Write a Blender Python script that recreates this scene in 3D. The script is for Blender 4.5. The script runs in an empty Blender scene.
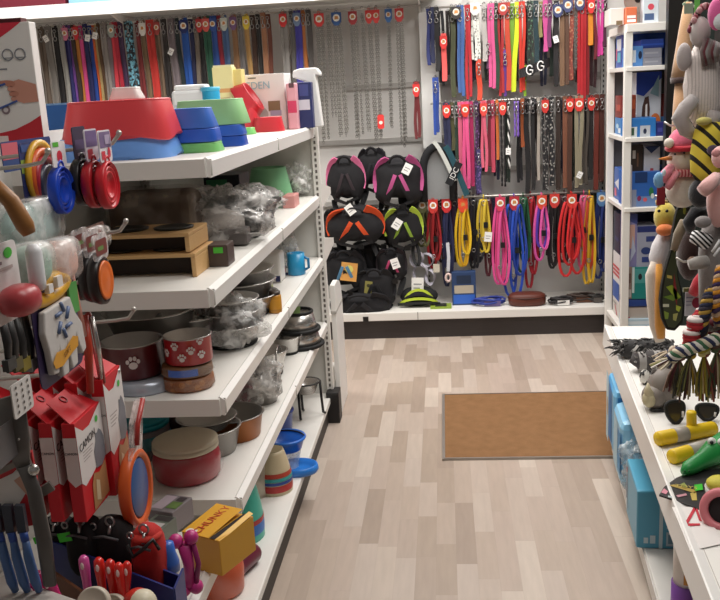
import bpy, math, random
from mathutils import Vector as V, Matrix as MX
rnd = random.Random(7)
S = bpy.context.scene
COL = S.collection
PI = math.pi

# ------------------------------------------------------------------ camera
F, CX, CY = 889.0, 360.0, 300.0
H = 1.5
CAM = V((0, 0, H))
_vf = V((442 - CX, -(87 - CY), -F)).normalized()
_vd = V((566 - CX, -(4100 - CY), -F)).normalized()
_z = -_vd
_z = (_z - _vf * _z.dot(_vf)).normalized()
_x = _vf.cross(_z)
ROT = MX((_x, _vf, _z))                      # world = ROT @ camera vector
VIEW = ROT @ V((0, 0, -1))
def ray(x, y): return ROT @ V((x - CX, -(y - CY), -F))
def on(x, y, z=0.0):                         # point of a horizontal surface seen at a pixel
    d = ray(x, y); return CAM + d * ((z - H) / d.z)
def at(x, y, Y):                             # point of an upright plane across the aisle
    d = ray(x, y); return CAM + d * (Y / d.y)
def mpp(p): return (p - CAM).dot(VIEW) / F   # metres per pixel at a point
cam = bpy.data.cameras.new('camera'); cam.lens = F / 720 * 36; cam.sensor_width = 36; cam.sensor_fit = 'HORIZONTAL'
cam.clip_start = 0.05
co = bpy.data.objects.new('camera', cam); COL.objects.link(co)
co.matrix_world = MX.Translation(CAM) @ ROT.to_4x4()
S.camera = co

# ------------------------------------------------------------------ materials
_mc = {}
def lin(c):
    if isinstance(c, str):
        c = [int(c[i:i + 2], 16) for i in (0, 2, 4)]
    r = []
    for q in c[:3]:
        q = q / 255
        r.append(q / 12.92 if q <= .04045 else ((q + .055) / 1.055) ** 2.4)
    return (r[0], r[1], r[2], 1)
def _new(name):
    m = bpy.data.materials.new(name); m.use_nodes = True
    nt = m.node_tree; b = nt.nodes['Principled BSDF']
    return m, nt, b
def N(nt, typ, **kw):
    n = nt.nodes.new(typ)
    for k, v in kw.items():
        if k in n.inputs.keys() and not hasattr(n, k): n.inputs[k].default_value = v
        else: setattr(n, k, v)
    return n
def mat(c, rough=.5, metal=0.0, kind='plain', sc=40.0, var=.12, c2=None, bump=0.0, coat=0.0):
    key = (str(c), rough, metal, kind, sc, var, str(c2), bump, coat)
    if key in _mc: return _mc[key]
    m, nt, b = _new('mat_%s_%s' % (kind, c if isinstance(c, str) else 'rgb'))
    L = nt.links.new
    b.inputs['Roughness'].default_value = rough
    b.inputs['Metallic'].default_value = metal
    if coat: b.inputs['Coat Weight'].default_value = coat
    A = lin(c)
    B = lin(c2) if c2 else tuple(max(0, q * (1 - var)) for q in A[:3]) + (1,)
    tc = N(nt, 'ShaderNodeTexCoord')
    fac = None
    if kind in ('stripe_x', 'stripe_y', 'stripe_z', 'stripe_d'):
        sep = N(nt, 'ShaderNodeSeparateXYZ'); L(tc.outputs['Object'], sep.inputs[0])
        if kind == 'stripe_d':
            ad = N(nt, 'ShaderNodeMath', operation='ADD'); L(sep.outputs['X'], ad.inputs[0]); L(sep.outputs['Z'], ad.inputs[1]); src = ad.outputs[0]
        else: src = sep.outputs[kind[-1].upper()]
        mu = N(nt, 'ShaderNodeMath', operation='MULTIPLY'); L(src, mu.inputs[0]); mu.inputs[1].default_value = sc
        fr = N(nt, 'ShaderNodeMath', operation='FRACT'); L(mu.outputs[0], fr.inputs[0])
        gt = N(nt, 'ShaderNodeMath', operation='GREATER_THAN'); L(fr.outputs[0], gt.inputs[0]); gt.inputs[1].default_value = var if c2 else .5
        fac = gt.outputs[0]
    elif kind in ('spots', 'marks'):
        vo = N(nt, 'ShaderNodeTexVoronoi'); vo.inputs['Scale'].default_value = sc
        L(tc.outputs['Object'], vo.inputs['Vector'])
        gt = N(nt, 'ShaderNodeMath', operation='LESS_THAN'); L(vo.outputs['Distance'], gt.inputs[0]); gt.inputs[1].default_value = .35
        fac = gt.outputs[0]
    elif kind == 'wood':
        mp = N(nt, 'ShaderNodeMapping'); mp.inputs['Scale'].default_value = (2, 30, 30); L(tc.outputs['Object'], mp.inputs['Vector'])
        no = N(nt, 'ShaderNodeTexNoise'); no.inputs['Scale'].default_value = 6; no.inputs['Detail'].default_value = 4; L(mp.outputs[0], no.inputs['Vector'])
        fac = no.outputs['Fac']
    else:
        no = N(nt, 'ShaderNodeTexNoise'); no.inputs['Scale'].default_value = sc; no.inputs['Detail'].default_value = 3
        L(tc.outputs['Object'], no.inputs['Vector'])
        fac = no.outputs['Fac']
        if kind == 'patch':
            cr = N(nt, 'ShaderNodeMath', operation='GREATER_THAN'); L(fac, cr.inputs[0]); cr.inputs[1].default_value = .52; fac = cr.outputs[0]
    mx = N(nt, 'ShaderNodeMix', data_type='RGBA')
    mx.inputs['A'].default_value = A; mx.inputs['B'].default_value = B
    mx.inputs[6].default_value = A; mx.inputs[7].default_value = B
    L(fac, mx.inputs[0]); L(mx.outputs[2], b.inputs['Base Color'])
    if bump or kind in ('fabric', 'plush'):
        n2 = N(nt, 'ShaderNodeTexNoise'); n2.inputs['Scale'].default_value = 900 if kind == 'fabric' else 260
        L(tc.outputs['Object'], n2.inputs['Vector'])
        bp = N(nt, 'ShaderNodeBump'); bp.inputs['Strength'].default_value = bump or (.3 if kind == 'fabric' else .7)
        bp.inputs['Distance'].default_value = .002
        L(n2.outputs['Fac'], bp.inputs['Height']); L(bp.outputs[0], b.inputs['Normal'])
        if kind == 'plush':
            b.inputs['Sheen Weight'].default_value = .4
    _mc[key] = m
    return m
def fab(c, **k): return mat(c, rough=.85, kind='fabric', sc=120, **k)
def nyl(c, **k): return mat(c, rough=.6, kind='fabric', sc=150, var=.2, **k)
def plush(c, **k): return mat(c, rough=.95, kind='plush', sc=30, var=.15, **k)
def plas(c, r=.3, **k): return mat(c, rough=r, sc=8, var=.05, **k)
def card_m(c): return mat(c, rough=.45, sc=12, var=.05)
def clear(tint='ffffff', amt=.28, rough=.15, noise=60.0):
    key = ('clear', tint, amt, rough, noise)
    if key in _mc: return _mc[key]
    m, nt, b = _new('clear_plastic'); L = nt.links.new
    out = nt.nodes['Material Output']
    b.inputs['Base Color'].default_value = lin(tint); b.inputs['Roughness'].default_value = rough
    tr = N(nt, 'ShaderNodeBsdfTransparent'); tr.inputs[0].default_value = (1, 1, 1, 1)
    mix = N(nt, 'ShaderNodeMixShader')
    tc = N(nt, 'ShaderNodeTexCoord'); no = N(nt, 'ShaderNodeTexNoise'); no.inputs['Scale'].default_value = noise; no.inputs['Detail'].default_value = 4
    L(tc.outputs['Object'], no.inputs['Vector'])
    mr = N(nt, 'ShaderNodeMapRange'); mr.inputs['From Min'].default_value = .4; mr.inputs['From Max'].default_value = .66
    mr.inputs['To Min'].default_value = amt * .25; mr.inputs['To Max'].default_value = min(1, amt * 2.4)
    L(no.outputs['Fac'], mr.inputs['Value']); L(mr.outputs[0], mix.inputs[0])
    bp = N(nt, 'ShaderNodeBump'); bp.inputs['Strength'].default_value = .6; bp.inputs['Distance'].default_value = .01
    L(no.outputs['Fac'], bp.inputs['Height']); L(bp.outputs[0], b.inputs['Normal'])
    L(tr.outputs[0], mix.inputs[1]); L(b.outputs[0], mix.inputs[2]); L(mix.outputs[0], out.inputs['Surface'])
    _mc[key] = m
    return m
STEEL = mat('cfccc8', rough=.27, metal=.85, sc=5, var=.1)
DSTEEL = mat('8e8a85', rough=.3, metal=.85, sc=5, var=.1)
CHROME = mat('a9a7a6', rough=.3, metal=.95)
CHAINM = mat('95928d', rough=.35, metal=.9)
WIRE = mat('cbc7c0', rough=.35, metal=.6)
WHITE = plas('f2f1ee', .4)
SHELF = mat('e9e6e0', rough=.45, sc=4, var=.04)
BLACK = plas('141315', .4)
RUBBER = mat('131313', rough=.7)
BFAB = fab('17161a')

# ------------------------------------------------------------------ mesh builder
class MB:
    def __init__(s): s.v = []; s.f = []; s.fm = []; s.fs = []; s.mats = []
    def mi(s, m):
        if m not in s.mats: s.mats.append(m)
        return s.mats.index(m)
    def add(s, vs, fs, m, smooth=False, M=None):
        o = len(s.v); k = s.mi(m)
        s.v += [tuple((M @ V(p)) if M else p) for p in vs]
        for f in fs: s.f.append([o + i for i in f]); s.fm.append(k); s.fs.append(smooth)
        return s
    def box(s, c, d, m, M=None):
        x, y, z = c; a, b, h = d[0] / 2, d[1] / 2, d[2] / 2
        vs = [(x + i * a, y + j * b, z + k * h) for k in (-1, 1) for j in (-1, 1) for i in (-1, 1)]
        fs = [(0, 2, 3, 1), (4, 5, 7, 6), (0, 1, 5, 4), (2, 6, 7, 3), (0, 4, 6, 2), (1, 3, 7, 5)]
        return s.add(vs, fs, m, False, M)
    def taper(s, c, d0, d1, h, m, M=None):           # frustum with rectangular ends
        x, y, z = c
        vs = [(x + i * d[0] / 2, y + j * d[1] / 2, z + k) for d, k in ((d0, 0), (d1, h)) for j in (-1, 1) for i in (-1, 1)]
        fs = [(0, 2, 3, 1), (4, 5, 7, 6), (0, 1, 5, 4), (2, 6, 7, 3), (0, 4, 6, 2), (1, 3, 7, 5)]
        return s.add(vs, fs, m, False, M)
    def prism(s, poly, y0, y1, m, M=None, smooth=False):  # polygon in XZ, swept along Y
        n = len(poly)
        vs = [(p[0], y0, p[1]) for p in poly] + [(p[0], y1, p[1]) for p in poly]
        fs = [tuple(range(n)), tuple(range(2 * n - 1, n - 1, -1))] + [(i, i + n, (i + 1) % n + n, (i + 1) % n) for i in range(n)]
        return s.add(vs, fs, m, smooth, M)
    def plate(s, poly, y, m, M=None):
        return s.add([(p[0], y, p[1]) for p in poly], [tuple(range(len(poly)))], m, False, M)
    def lathe(s, prof, m, n=28, M=None, p=2.0, sx=1.0, sy=1.0, wave=None, smooth=True, cap=False):
        vs = []; k = len(prof)
        for i in range(n):
            a = 2 * PI * i / n; ca, sa = math.cos(a), math.sin(a)
            if p != 2.0:
                q = (abs(ca) ** p + abs(sa) ** p) ** (-1 / p)
            else: q = 1
            for j, (r, z) in enumerate(prof):
                dz = wave(a, j) if wave else 0
                vs.append((r * q * ca * sx, r * q * sa * sy, z + dz))
        fs = []
        for i in range(n):
            i2 = (i + 1) % n
            for j in range(k - 1):
                fs.append((i * k + j, i2 * k + j, i2 * k + j + 1, i * k + j + 1))
        if prof[0][0] > 1e-6 and prof[0][1] < prof[-1][1] and prof[-1][0] < .01: fs.append(tuple(i * k for i in range(n - 1, -1, -1)))
        if cap and prof[-1][0] > 1e-6: fs.append(tuple(i * k + k - 1 for i in range(n)))
        return s.add(vs, fs, m, smooth, M)
    def ell(s, c, r, m, M=None, n=14, p=2.0):
        if not hasattr(r, '__len__'): r = (r, r, r)
        k = max(5, n // 2)
        prof = [(math.sin(PI * j / k), -math.cos(PI * j / k)) for j in range(k + 1)]
        prof[0] = (1e-7, -1); prof[-1] = (1e-7, 1)
        if p != 2: prof = [(math.copysign(abs(a) ** (2 / p), a), math.copysign(abs(b) ** (2 / p), b)) for a, b in prof]
        T_ = MX.Translation(c) @ MX.Diagonal((r[0], r[1], r[2], 1))
        return s.lathe(prof, m, n, (M @ T_) if M else T_, p)
    def tube(s, pts, r, m, n=7, closed=False, M=None, flat=1.0, side=None):
        pts = [V(p) for p in pts]; k = len(pts); vs = []
        rr = r if hasattr(r, '__len__') else [r] * k
        up = V(side) if side else None
        prev = None
        for i, p in enumerate(pts):
            a = pts[(i - 1) % k] if (closed or i > 0) else p
            b = pts[(i + 1) % k] if (closed or i < k - 1) else p
            t = (b - a)
            t = t.normalized() if t.length > 1e-9 else V((0, 0, 1))
            if up is not None: u = up - t * up.dot(t)
            else:
                ref = prev if prev is not None else (V((0, 0, 1)) if abs(t.z) < .9 else V((1, 0, 0)))
                u = ref - t * ref.dot(t)
            u = u.normalized() if u.length > 1e-6 else t.orthogonal().normalized()
            prev = u
            w = t.cross(u)
            for j in range(n):
                g = 2 * PI * j / n + PI / n
                vs.append(p + u * (rr[i] * math.cos(g)) + w * (rr[i] * flat * math.sin(g)))
        fs = []
        for i in range(k if closed else k - 1):
            i2 = (i + 1) % k
            for j in range(n):
                j2 = (j + 1) % n
                fs.append((i * n + j, i * n + j2, i2 * n + j2, i2 * n + j))
        if not closed:
            fs.append(tuple(range(n - 1, -1, -1))); fs.append(tuple((k - 1) * n + j for j in range(n)))
        return s.add(vs, fs, m, n > 4, M)
    def strap(s, pts, w, th, m, side=(1, 0, 0), closed=False, M=None):   # flat band; side = direction of its width
        pts = [V(p) for p in pts]; k = len(pts); vs = []
        for i, p in enumerate(pts):
            a = pts[(i - 1) % k] if (closed or i > 0) else p
            b = pts[(i + 1) % k] if (closed or i < k - 1) else p
            t = (b - a); t = t.normalized() if t.length > 1e-9 else V((0, 0, 1))
            u = V(side); u = (u - t * u.dot(t))
            u = u.normalized() if u.length > 1e-5 else t.orthogonal().normalized()
            q = t.cross(u)
            ww = w[i] if hasattr(w, '__len__') else w
            for du, dq in ((-1, -1), (1, -1), (1, 1), (-1, 1)):
                vs.append(p + u * (du * ww / 2) + q * (dq * th / 2))
        fs = []
        for i in range(k if closed else k - 1):
            i2 = (i + 1) % k
            for j in range(4):
                j2 = (j + 1) % 4
                fs.append((i * 4 + j, i * 4 + j2, i2 * 4 + j2, i2 * 4 + j))
        if not closed:
            fs.append((3, 2, 1, 0)); e = (k - 1) * 4; fs.append((e, e + 1, e + 2, e + 3))
        return s.add(vs, fs, m, False, M)
    def ring(s, c, R, r, m, M=None, n=16, k=6, axis='y', flat=1.0):
        pts = []
        for i in range(n):
            a = 2 * PI * i / n
            pts.append({'y': (c[0] + R * math.cos(a), c[1], c[2] + R * math.sin(a) * flat),
                        'z': (c[0] + R * math.cos(a), c[1] + R * math.sin(a) * flat, c[2]),
                        'x': (c[0], c[1] + R * math.cos(a), c[2] + R * math.sin(a) * flat)}[axis])
        return s.tube(pts, r, m, k, True, M)
    def build(s, name, parent=None, loc=None, rot=None, bevel=0, sub=0):
        me = bpy.data.meshes.new(name)
        me.from_pydata([tuple(p) for p in s.v], [], s.f); me.update()
        for m in s.mats: me.materials.append(m)
        me.polygons.foreach_set('material_index', s.fm); me.polygons.foreach_set('use_smooth', s.fs)
        o = bpy.data.objects.new(name, me); COL.objects.link(o)
        if parent: o.parent = parent
        if loc is not None: o.location = loc
        if rot is not None: o.rotation_euler = rot
        if bevel:
            b = o.modifiers.new('bevel', 'BEVEL'); b.width = bevel; b.segments = 2; b.limit_method = 'ANGLE'
        if sub:
            b = o.modifiers.new('sub', 'SUBSURF'); b.levels = sub; b.render_levels = sub
        return o

def tag(o, label, cat, group=None):
    o['label'] = label; o['category'] = cat
    if group: o['group'] = group
    return o
def T(name, label, cat, loc=(0, 0, 0), rz=0.0, group=None, rot=None):
    o = bpy.data.objects.new(name, None); COL.objects.link(o)
    o.empty_display_size = .02
    o.location = loc; o.rotation_euler = rot if rot else (0, 0, rz)
    return tag(o, label, cat, group)
def struct(o): o['kind'] = 'structure'; return o
def text(s, parent, x, z, y, size, m, name='lettering', tilt=0.0, label=None, rz=0.0, M=None, al='CENTER'):
    cu = bpy.data.curves.new(name, 'FONT'); cu.body = s; cu.size = size; cu.align_x = al; cu.align_y = 'CENTER'; cu.extrude = .0002
    o = bpy.data.objects.new(name, cu); COL.objects.link(o); cu.materials.append(m)
    o.parent = parent
    base = MX.Translation((x, y, z)) @ MX.Rotation(rz, 4, 'Z') @ MX.Rotation(PI / 2, 4, 'X') @ MX.Rotation(tilt, 4, 'Z')
    me = bpy.data.meshes.new_from_object(o); bpy.data.objects.remove(o); bpy.data.curves.remove(cu)
    o = bpy.data.objects.new(name, me); COL.objects.link(o); o.parent = parent
    if not me.materials: me.materials.append(m)
    o.matrix_local = (M @ base) if M else base
    return o
def arc(c, r, a0, a1, n, rz=None, y=0.0):
    rz = rz or r
    return [(c[0] + r * math.cos(a0 + (a1 - a0) * i / n), y, c[1] + rz * math.sin(a0 + (a1 - a0) * i / n)) for i in range(n + 1)]
def rrect(w, h, r, n=4, cx=0, cz=0):
    pts = []
    for sx, sz, a in ((1, 1, 0), (-1, 1, PI / 2), (-1, -1, PI), (1, -1, 3 * PI / 2)):
        for i in range(n + 1):
            g = a + PI / 2 * i / n
            pts.append((cx + sx * (w / 2 - r) + r * math.cos(g), cz + sz * (h / 2 - r) + r * math.sin(g)))
    return pts
def circ(cx, cz, r, n=18, rz=None): return [(cx + r * math.cos(2 * PI * i / n), cz + (rz or r) * math.sin(2 * PI * i / n)) for i in range(n)]
def RT(loc=(0, 0, 0), rx=0, ry=0, rz=0):
    return MX.Translation(loc) @ MX.Rotation(rz, 4, 'Z') @ MX.Rotation(ry, 4, 'Y') @ MX.Rotation(rx, 4, 'X')

def pbox(name, label, cat, rect, Y, depth, m, decals=(), zb=None, group=None, rz=0.0, bevel=.002, parts=None):
    """a carton whose front face stands in the upright plane Y"""
    x0, y0, x1, y1 = rect; xm, ym = (x0 + x1) / 2, (y0 + y1) / 2
    X0, X1 = at(x0, ym, Y).x, at(x1, ym, Y).x
    Z1, Z0 = at(xm, y0, Y).z, at(xm, y1, Y).z
    if zb is not None: Z0 = zb
    w, h = X1 - X0, Z1 - Z0
    t = T(name, label, cat, ((X0 + X1) / 2, Y, Z0), rz, group)
    MB().box((0, depth / 2, h / 2), (w, depth, h), m).build('carton', t, bevel=bevel)
    if decals:
        b = MB()
        for i, (poly, dm) in enumerate(decals):
            b.plate([((u - .5) * w, v * h) for u, v in poly], -.0006 - .0003 * i, dm)
        b.build('printed_front', t)
    t['_wh'] = 0
    del t['_wh']
    return t, w, h
def R4(a, b, c, d): return [(a, b), (c, b), (c, d), (a, d)]
# ------------------------------------------------------------------ room shell
YB = 5.72                                     # back wall
def floor_mat():
    m, nt, b = _new('wood_strip_floor'); L = nt.links.new
    tc = N(nt, 'ShaderNodeTexCoord'); sep = N(nt, 'ShaderNodeSeparateXYZ'); L(tc.outputs['Object'], sep.inputs[0])
    def M2(op, a, b_):
        n = N(nt, 'ShaderNodeMath', operation=op)
        for i, q in enumerate((a, b_)):
            if isinstance(q, (int, float)): n.inputs[i].default_value = q
            else: L(q, n.inputs[i])
        return n.outputs[0]
    sx = M2('DIVIDE', sep.outputs['X'], .066); ix = M2('FLOOR', sx, 0)
    wn = N(nt, 'ShaderNodeTexWhiteNoise', noise_dimensions='1D'); L(ix, wn.inputs['W'])
    ln = M2('ADD', M2('MULTIPLY', wn.outputs['Value'], .30), .26)
    sy = M2('DIVIDE', M2('ADD', sep.outputs['Y'], M2('MULTIPLY', wn.outputs['Value'], 9.7)), ln); iy = M2('FLOOR', sy, 0)
    cb = N(nt, 'ShaderNodeCombineXYZ'); L(ix, cb.inputs[0]); L(iy, cb.inputs[1])
    w2 = N(nt, 'ShaderNodeTexWhiteNoise', noise_dimensions='2D'); L(cb.outputs[0], w2.inputs['Vector'])
    cr = N(nt, 'ShaderNodeValToRGB'); L(w2.outputs['Value'], cr.inputs[0])
    r = cr.color_ramp; r.interpolation = 'CONSTANT'
    tones = ['aa998b', 'b5a497', 'bdaea1', 'b3a294', 'a99889', 'b9a99c', 'c5b7aa', 'b09f92', 'bbaca0', 'a49385']
    r.elements[0].color = lin(tones[0]); r.elements[1].position = .1; r.elements[1].color = lin(tones[1])
    for i in range(2, 10):
        e = r.elements.new(i / 10); e.color = lin(tones[i])
    mp = N(nt, 'ShaderNodeMapping'); mp.inputs['Scale'].default_value = (26, 3, 1); L(tc.outputs['Object'], mp.inputs['Vector'])
    ad = N(nt, 'ShaderNodeVectorMath', operation='ADD'); L(mp.outputs[0], ad.inputs[0])
    s2 = N(nt, 'ShaderNodeVectorMath', operation='SCALE'); L(w2.outputs['Color'], s2.inputs[0]); s2.inputs['Scale'].default_value = 40; L(s2.outputs[0], ad.inputs[1])
    no = N(nt, 'ShaderNodeTexNoise'); no.inputs['Scale'].default_value = 2.2; no.inputs['Detail'].default_value = 5; L(ad.outputs[0], no.inputs['Vector'])
    mr = N(nt, 'ShaderNodeMapRange'); mr.inputs['To Min'].default_value = .86; mr.inputs['To Max'].default_value = 1.1; L(no.outputs['Fac'], mr.inputs['Value'])
    mx = N(nt, 'ShaderNodeVectorMath', operation='SCALE'); L(cr.outputs[0], mx.inputs[0]); L(mr.outputs[0], mx.inputs['Scale'])
    # fine joints
    fx = M2('FRACT', sx, 0); fy = M2('FRACT', sy, 0)
    j = M2('MULTIPLY', M2('MAXIMUM', M2('LESS_THAN', fx, .012), M2('LESS_THAN', fy, .004)), .35)
    jm = N(nt, 'ShaderNodeMix', data_type='RGBA'); L(j, jm.inputs[0]); L(mx.outputs[0], jm.inputs[6]); jm.inputs[7].default_value = lin('93857a')
    L(jm.outputs[2], b.inputs['Base Color']); b.inputs['Roughness'].default_value = .42
    return m
struct(MB().box((-.5, 2.2, -.02), (7, 8.4, .04), floor_mat()).build('floor'))
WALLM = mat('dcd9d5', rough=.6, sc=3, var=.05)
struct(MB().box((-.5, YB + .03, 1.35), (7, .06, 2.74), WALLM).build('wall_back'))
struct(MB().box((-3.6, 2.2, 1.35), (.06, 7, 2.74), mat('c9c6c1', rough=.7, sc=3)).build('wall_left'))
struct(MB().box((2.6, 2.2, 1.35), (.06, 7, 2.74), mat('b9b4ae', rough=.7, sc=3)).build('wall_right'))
struct(MB().box((-.5, 2.2, 2.75), (7, 8.4, .06), mat('e8e6e2', rough=.8, sc=3)).build('ceiling'))
# horizontal seams of the steel wall panels
GREYM = mat('b7b3ae', rough=.5, sc=3)
for i, (z, x0, x1) in enumerate(((1.525, -.62, 1.3), (1.19, -.95, .1), (.98, .15, 1.3), (.8, -.95, 1.3))):
    struct(MB().box(((x0 + x1) / 2, YB - .008, z), (x1 - x0, .016, .03), GREYM).build('trim_%d' % (i + 1)))
for i, x in enumerate((-1.45, -.95, -.12, .155, .98)):
    b = MB(); b.box((x, YB - .014, 1.03), (.03, .028, 1.96), mat('cfccc7', rough=.45))
    for k in range(60): b.box((x, YB - .029, .12 + k * .031), (.007, .003, .016), BLACK)
    struct(b.build('trim_%d' % (i + 5)))

# low white shelf along the back wall on its dark plinth
t = T('wall_shelf', 'long low white shelf on a dark plinth under the collars and harnesses', 'shelf', (-.35, 5.28, 0))
MB().box((0, .22, .145), (3.4, .44, .05), SHELF).build('shelf_board', t, bevel=.003)
MB().box((0, .235, .06), (3.4, .41, .12), mat('3b3534', rough=.45, kind='wood', c2='2e2928')).build('plinth', t)
b = MB(); b.box((.16, -.0012, .145), (.004, .002, .05), mat('8f8a86')); b.build('joint', t)
# high shelf over the leashes
t = T('high_shelf', 'high white shelf over the row of hanging leashes', 'shelf', (-1.62, 5.2, 2.01))
MB().box((0, .25, .035), (3.2, .5, .03), SHELF).build('shelf_board', t, bevel=.003)
MB().box((0, -.006, .034), (3.2, .012, .07), plas('f7f6f4', .35)).build('price_strip', t)
for x in (-1.3, -.3, 1.5):
    MB().prism([(0, 0), (.46, 0), (.46, -.09)], -.004, .004, SHELF, M=RT((x, .03, .02), rz=PI / 2)).build('bracket', t)

# ------------------------------------------------------------------ gondola on the left
GX, GS, GY0, GY1 = -.575, -1.06, 2.05, 3.95
t = T('shelving_gondola', 'white metal shelving gondola holding bowls and feeders beside the aisle', 'shelving', (GS, GY0, 0))
PANEL = mat('d9d8d2', rough=.5, sc=3, var=.05)
MB().box((-.01, .42, .74), (.02, 2.96, 1.40), PANEL).build('back_panel', t)
b = MB(); b.box((.245, GY1 - GY0 + .012, .74), (.52, .024, 1.42), PANEL); b.build('end_panel', t)
def upright(x, y, name='slotted_upright'):
    b = MB(); b.box((x, y, .725), (.032, .03, 1.45), SHELF)
    o = b.build(name, t, bevel=.003)
    b = MB()
    for k in range(52): b.box((x, y - .0158, .12 + k * .0255), (.009, .002, .014), mat('6a655f', rough=.6))
    b.build('slot_row', o)
    return o
upright(.495, GY1 - GY0 - .008)
upright(.018, 1.0, 'slotted_upright')
LIP = plas('f4f2ee', .3); STRIP = clear('f3f1ee', .75, .25, 4)
def gshelf(z, y0, name='shelf_board'):
    L_ = GY1 - .005 - y0
    b = MB(); b.box((.243, y0 - GY0 + L_ / 2, z - .012), (.482, L_, .024), SHELF)
    o = b.build(name, t, bevel=.002)
    b = MB(); b.prism([(0, 0), (.0, -.042), (.016, -.046), (.02, -.006), (.006, .004)], -L_ / 2, L_ / 2, LIP, M=RT((.481, y0 - GY0 + L_ / 2, z)))
    b.build('price_strip', o)
    b = MB()
    b.box((.243, y0 - GY0 - .005, z - .022), (.49, .01, .044), SHELF); b.build('side_lip', o)
    for k in (0.005, L_ / 2, L_ - .006): MB().box((.494, y0 - GY0 + k, z - .021), (.014, .004, .04), plas('cbc8c2', .3)).build('strip_joint', o)
Z1, Z2, Z3, Z4, Z5 = 1.362, 1.058, .778, .475, .125
for z, y in ((Z1, 2.12), (Z2, 2.04), (Z3, 2.05), (Z4, 2.12)): gshelf(z, y)
MB().box((.245, .65, Z5 - .015), (.51, 2.5, .03), SHELF).build('shelf_board', t, bevel=.004)
MB().box((.235, .65, .05), (.5, 2.5, .1), mat('3b3531', rough=.6)).build('kick_plate', t)
MB().box((.51, GY1 - GY0 - .03, .075), (.06, .09, .15), mat('1b1a1b', rough=.5)).build('foot', t, bevel=.004)
MB().box((-.24, .9, 1.405), (.44, 2.1, .02), SHELF).build('far_top_shelf', t)
ZN = .452
fs_ = MB().box((.243, -.56, ZN - .012), (.482, .98, .024), SHELF).build('shelf_board', t)
MB().prism([(0, 0), (.0, -.042), (.016, -.046), (.02, -.006), (.006, .004)], -.49, .49, LIP, M=RT((.481, -.56, ZN))).build('price_strip', fs_)
# the next gondola, seen edge-on past the end panel
t = T('end_gondola', 'white shelf ends and rounded foot sticking out behind the slotted upright', 'shelving', (-.80, 4.0, 0))
for z in (1.05, .80):
    MB().prism([(0, .05), (.05, .05), (.35, .0), (.35, -.03), (.0, -.06)], -.24, .24, SHELF, M=RT((.0, 0, z), rz=PI / 2)).build('shelf_board', t)
b = MB(); b.prism([(0, 0), (.27, 0), (.27, .5), (.25, .57), (.2, .61), (.12, .63), (0, .63)], -.012, .012, WHITE, M=RT((.262, .012, .0), rz=PI / 2)); b.build('rounded_foot', t, bevel=.004)
b = MB(); b.box((.02, .17, .08), (.46, .3, .16), SHELF); b.build('base', t)
b = MB(); b.box((.262, .14, .5), (.026, .27, .012), mat('bbb7b1')); b.build('seam', t)

# ------------------------------------------------------------------ low shelf on the right, slightly turned
DR = V((.0735, 1, 0)).normalized(); RZ = -math.atan2(.0735, 1)
RP = V((.503, 1.6, 0))
def rs(s, d, z): return RP + DR * s + V((DR.y, -DR.x, 0)) * d + V((0, 0, z))     # along, deep, up
LN = 2.18; ZR, ZRB = .462, .095
t = T('display_shelf', 'white low shelf with a price strip, laden with dog toys', 'shelving', RP - DR * .6, RZ)
t.location = RP
def bb(x0, x1, y0, y1, z0, z1, m, name, par=None, bev=.002):
    return MB().box(((x0 + x1) / 2, (y0 + y1) / 2, (z0 + z1) / 2), (x1 - x0, y1 - y0, z1 - z0), m).build(name, par or t, bevel=bev)
o = bb(.0, .46, -.7, LN, ZR - .028, ZR, SHELF, 'shelf_board')
b = MB(); b.prism([(.0, .006), (.004, .008), (.026, .0), (.026, -.02), (.0, -.082), (-.006, -.08)], -.7, LN, LIP); b2 = b.build('price_strip', o, loc=(0, 0, ZR))
bb(.0275, .029, -.7, LN, ZR, ZR + .0012, mat('b5aea8'), 'strip_groove', o, 0)
LB = 1.80
o = bb(.0, .46, -.7, LB, .02, ZRB, SHELF, 'base_board', bev=.004)
bb(-.004, .0, -.7, LB, .05, .088, plas('dedad5', .35), 'base_strip', o, 0)
bb(.03, .46, -.7, LB, 0, .02, mat('35302e'), 'kick_plate', bev=0)
bb(.46, .48, -.7, LN + .25, 0, 1.95, mat('2b2725', rough=.6, sc=5), 'back_panel', bev=0)
bb(.46, .48, -.7, LN + .25, 0, 1.95, mat('2b2725', rough=.6, sc=5), 'back_panel', bev=0)
bb(.0, .46, LB - .012, LB, ZRB, ZR - .03, SHELF, 'end_panel')

# black framed glass partition behind the toys
w = struct(MB().box((1.125, 4.62, 1.35), (.06, .05, 2.7), mat('161412', rough=.4)).build('window_1'))
struct(MB().box((1.85, 4.64, 1.35), (1.4, .012, 2.7), mat('39423f', rough=.12, sc=2, var=.35)).build('window_2'))
struct(MB().box((1.80, 4.62, 2.05), (1.3, .04, .05), mat('1d1c1b', rough=.4)).build('trim_10'))

# tall open rack at the far end
UX0, UX1, UY0, UY1 = .925, 1.42, 4.73, 5.2
t = T('corner_rack', 'tall white open rack of training pads and pet care boxes', 'rack', (UX0, UY0, 0))
for x, y in ((.0, 0), (.0, UY1 - UY0), (.49, 0), (.49, UY1 - UY0)):
    MB().box((x + .012, y + .012, .86), (.04, .03, 1.72), SHELF).build('post', t, bevel=.003)
UZ = [gz_ for gz_ in (at(626, y, UY0).z for y in (24, 67, 138, 208, 331))]
for z, th in zip(UZ, (.04, .022, .022, .022, .03)):
    MB().box((.25, .24, z - th / 2), (.5, .5, th), SHELF).build('shelf_board', t, bevel=.002)
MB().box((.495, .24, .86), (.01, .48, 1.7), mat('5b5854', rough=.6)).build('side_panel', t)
MB().box((.25, .485, .86), (.5, .01, 1.7), mat('6b6a6c', rough=.6)).build('back_panel', t)

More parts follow.
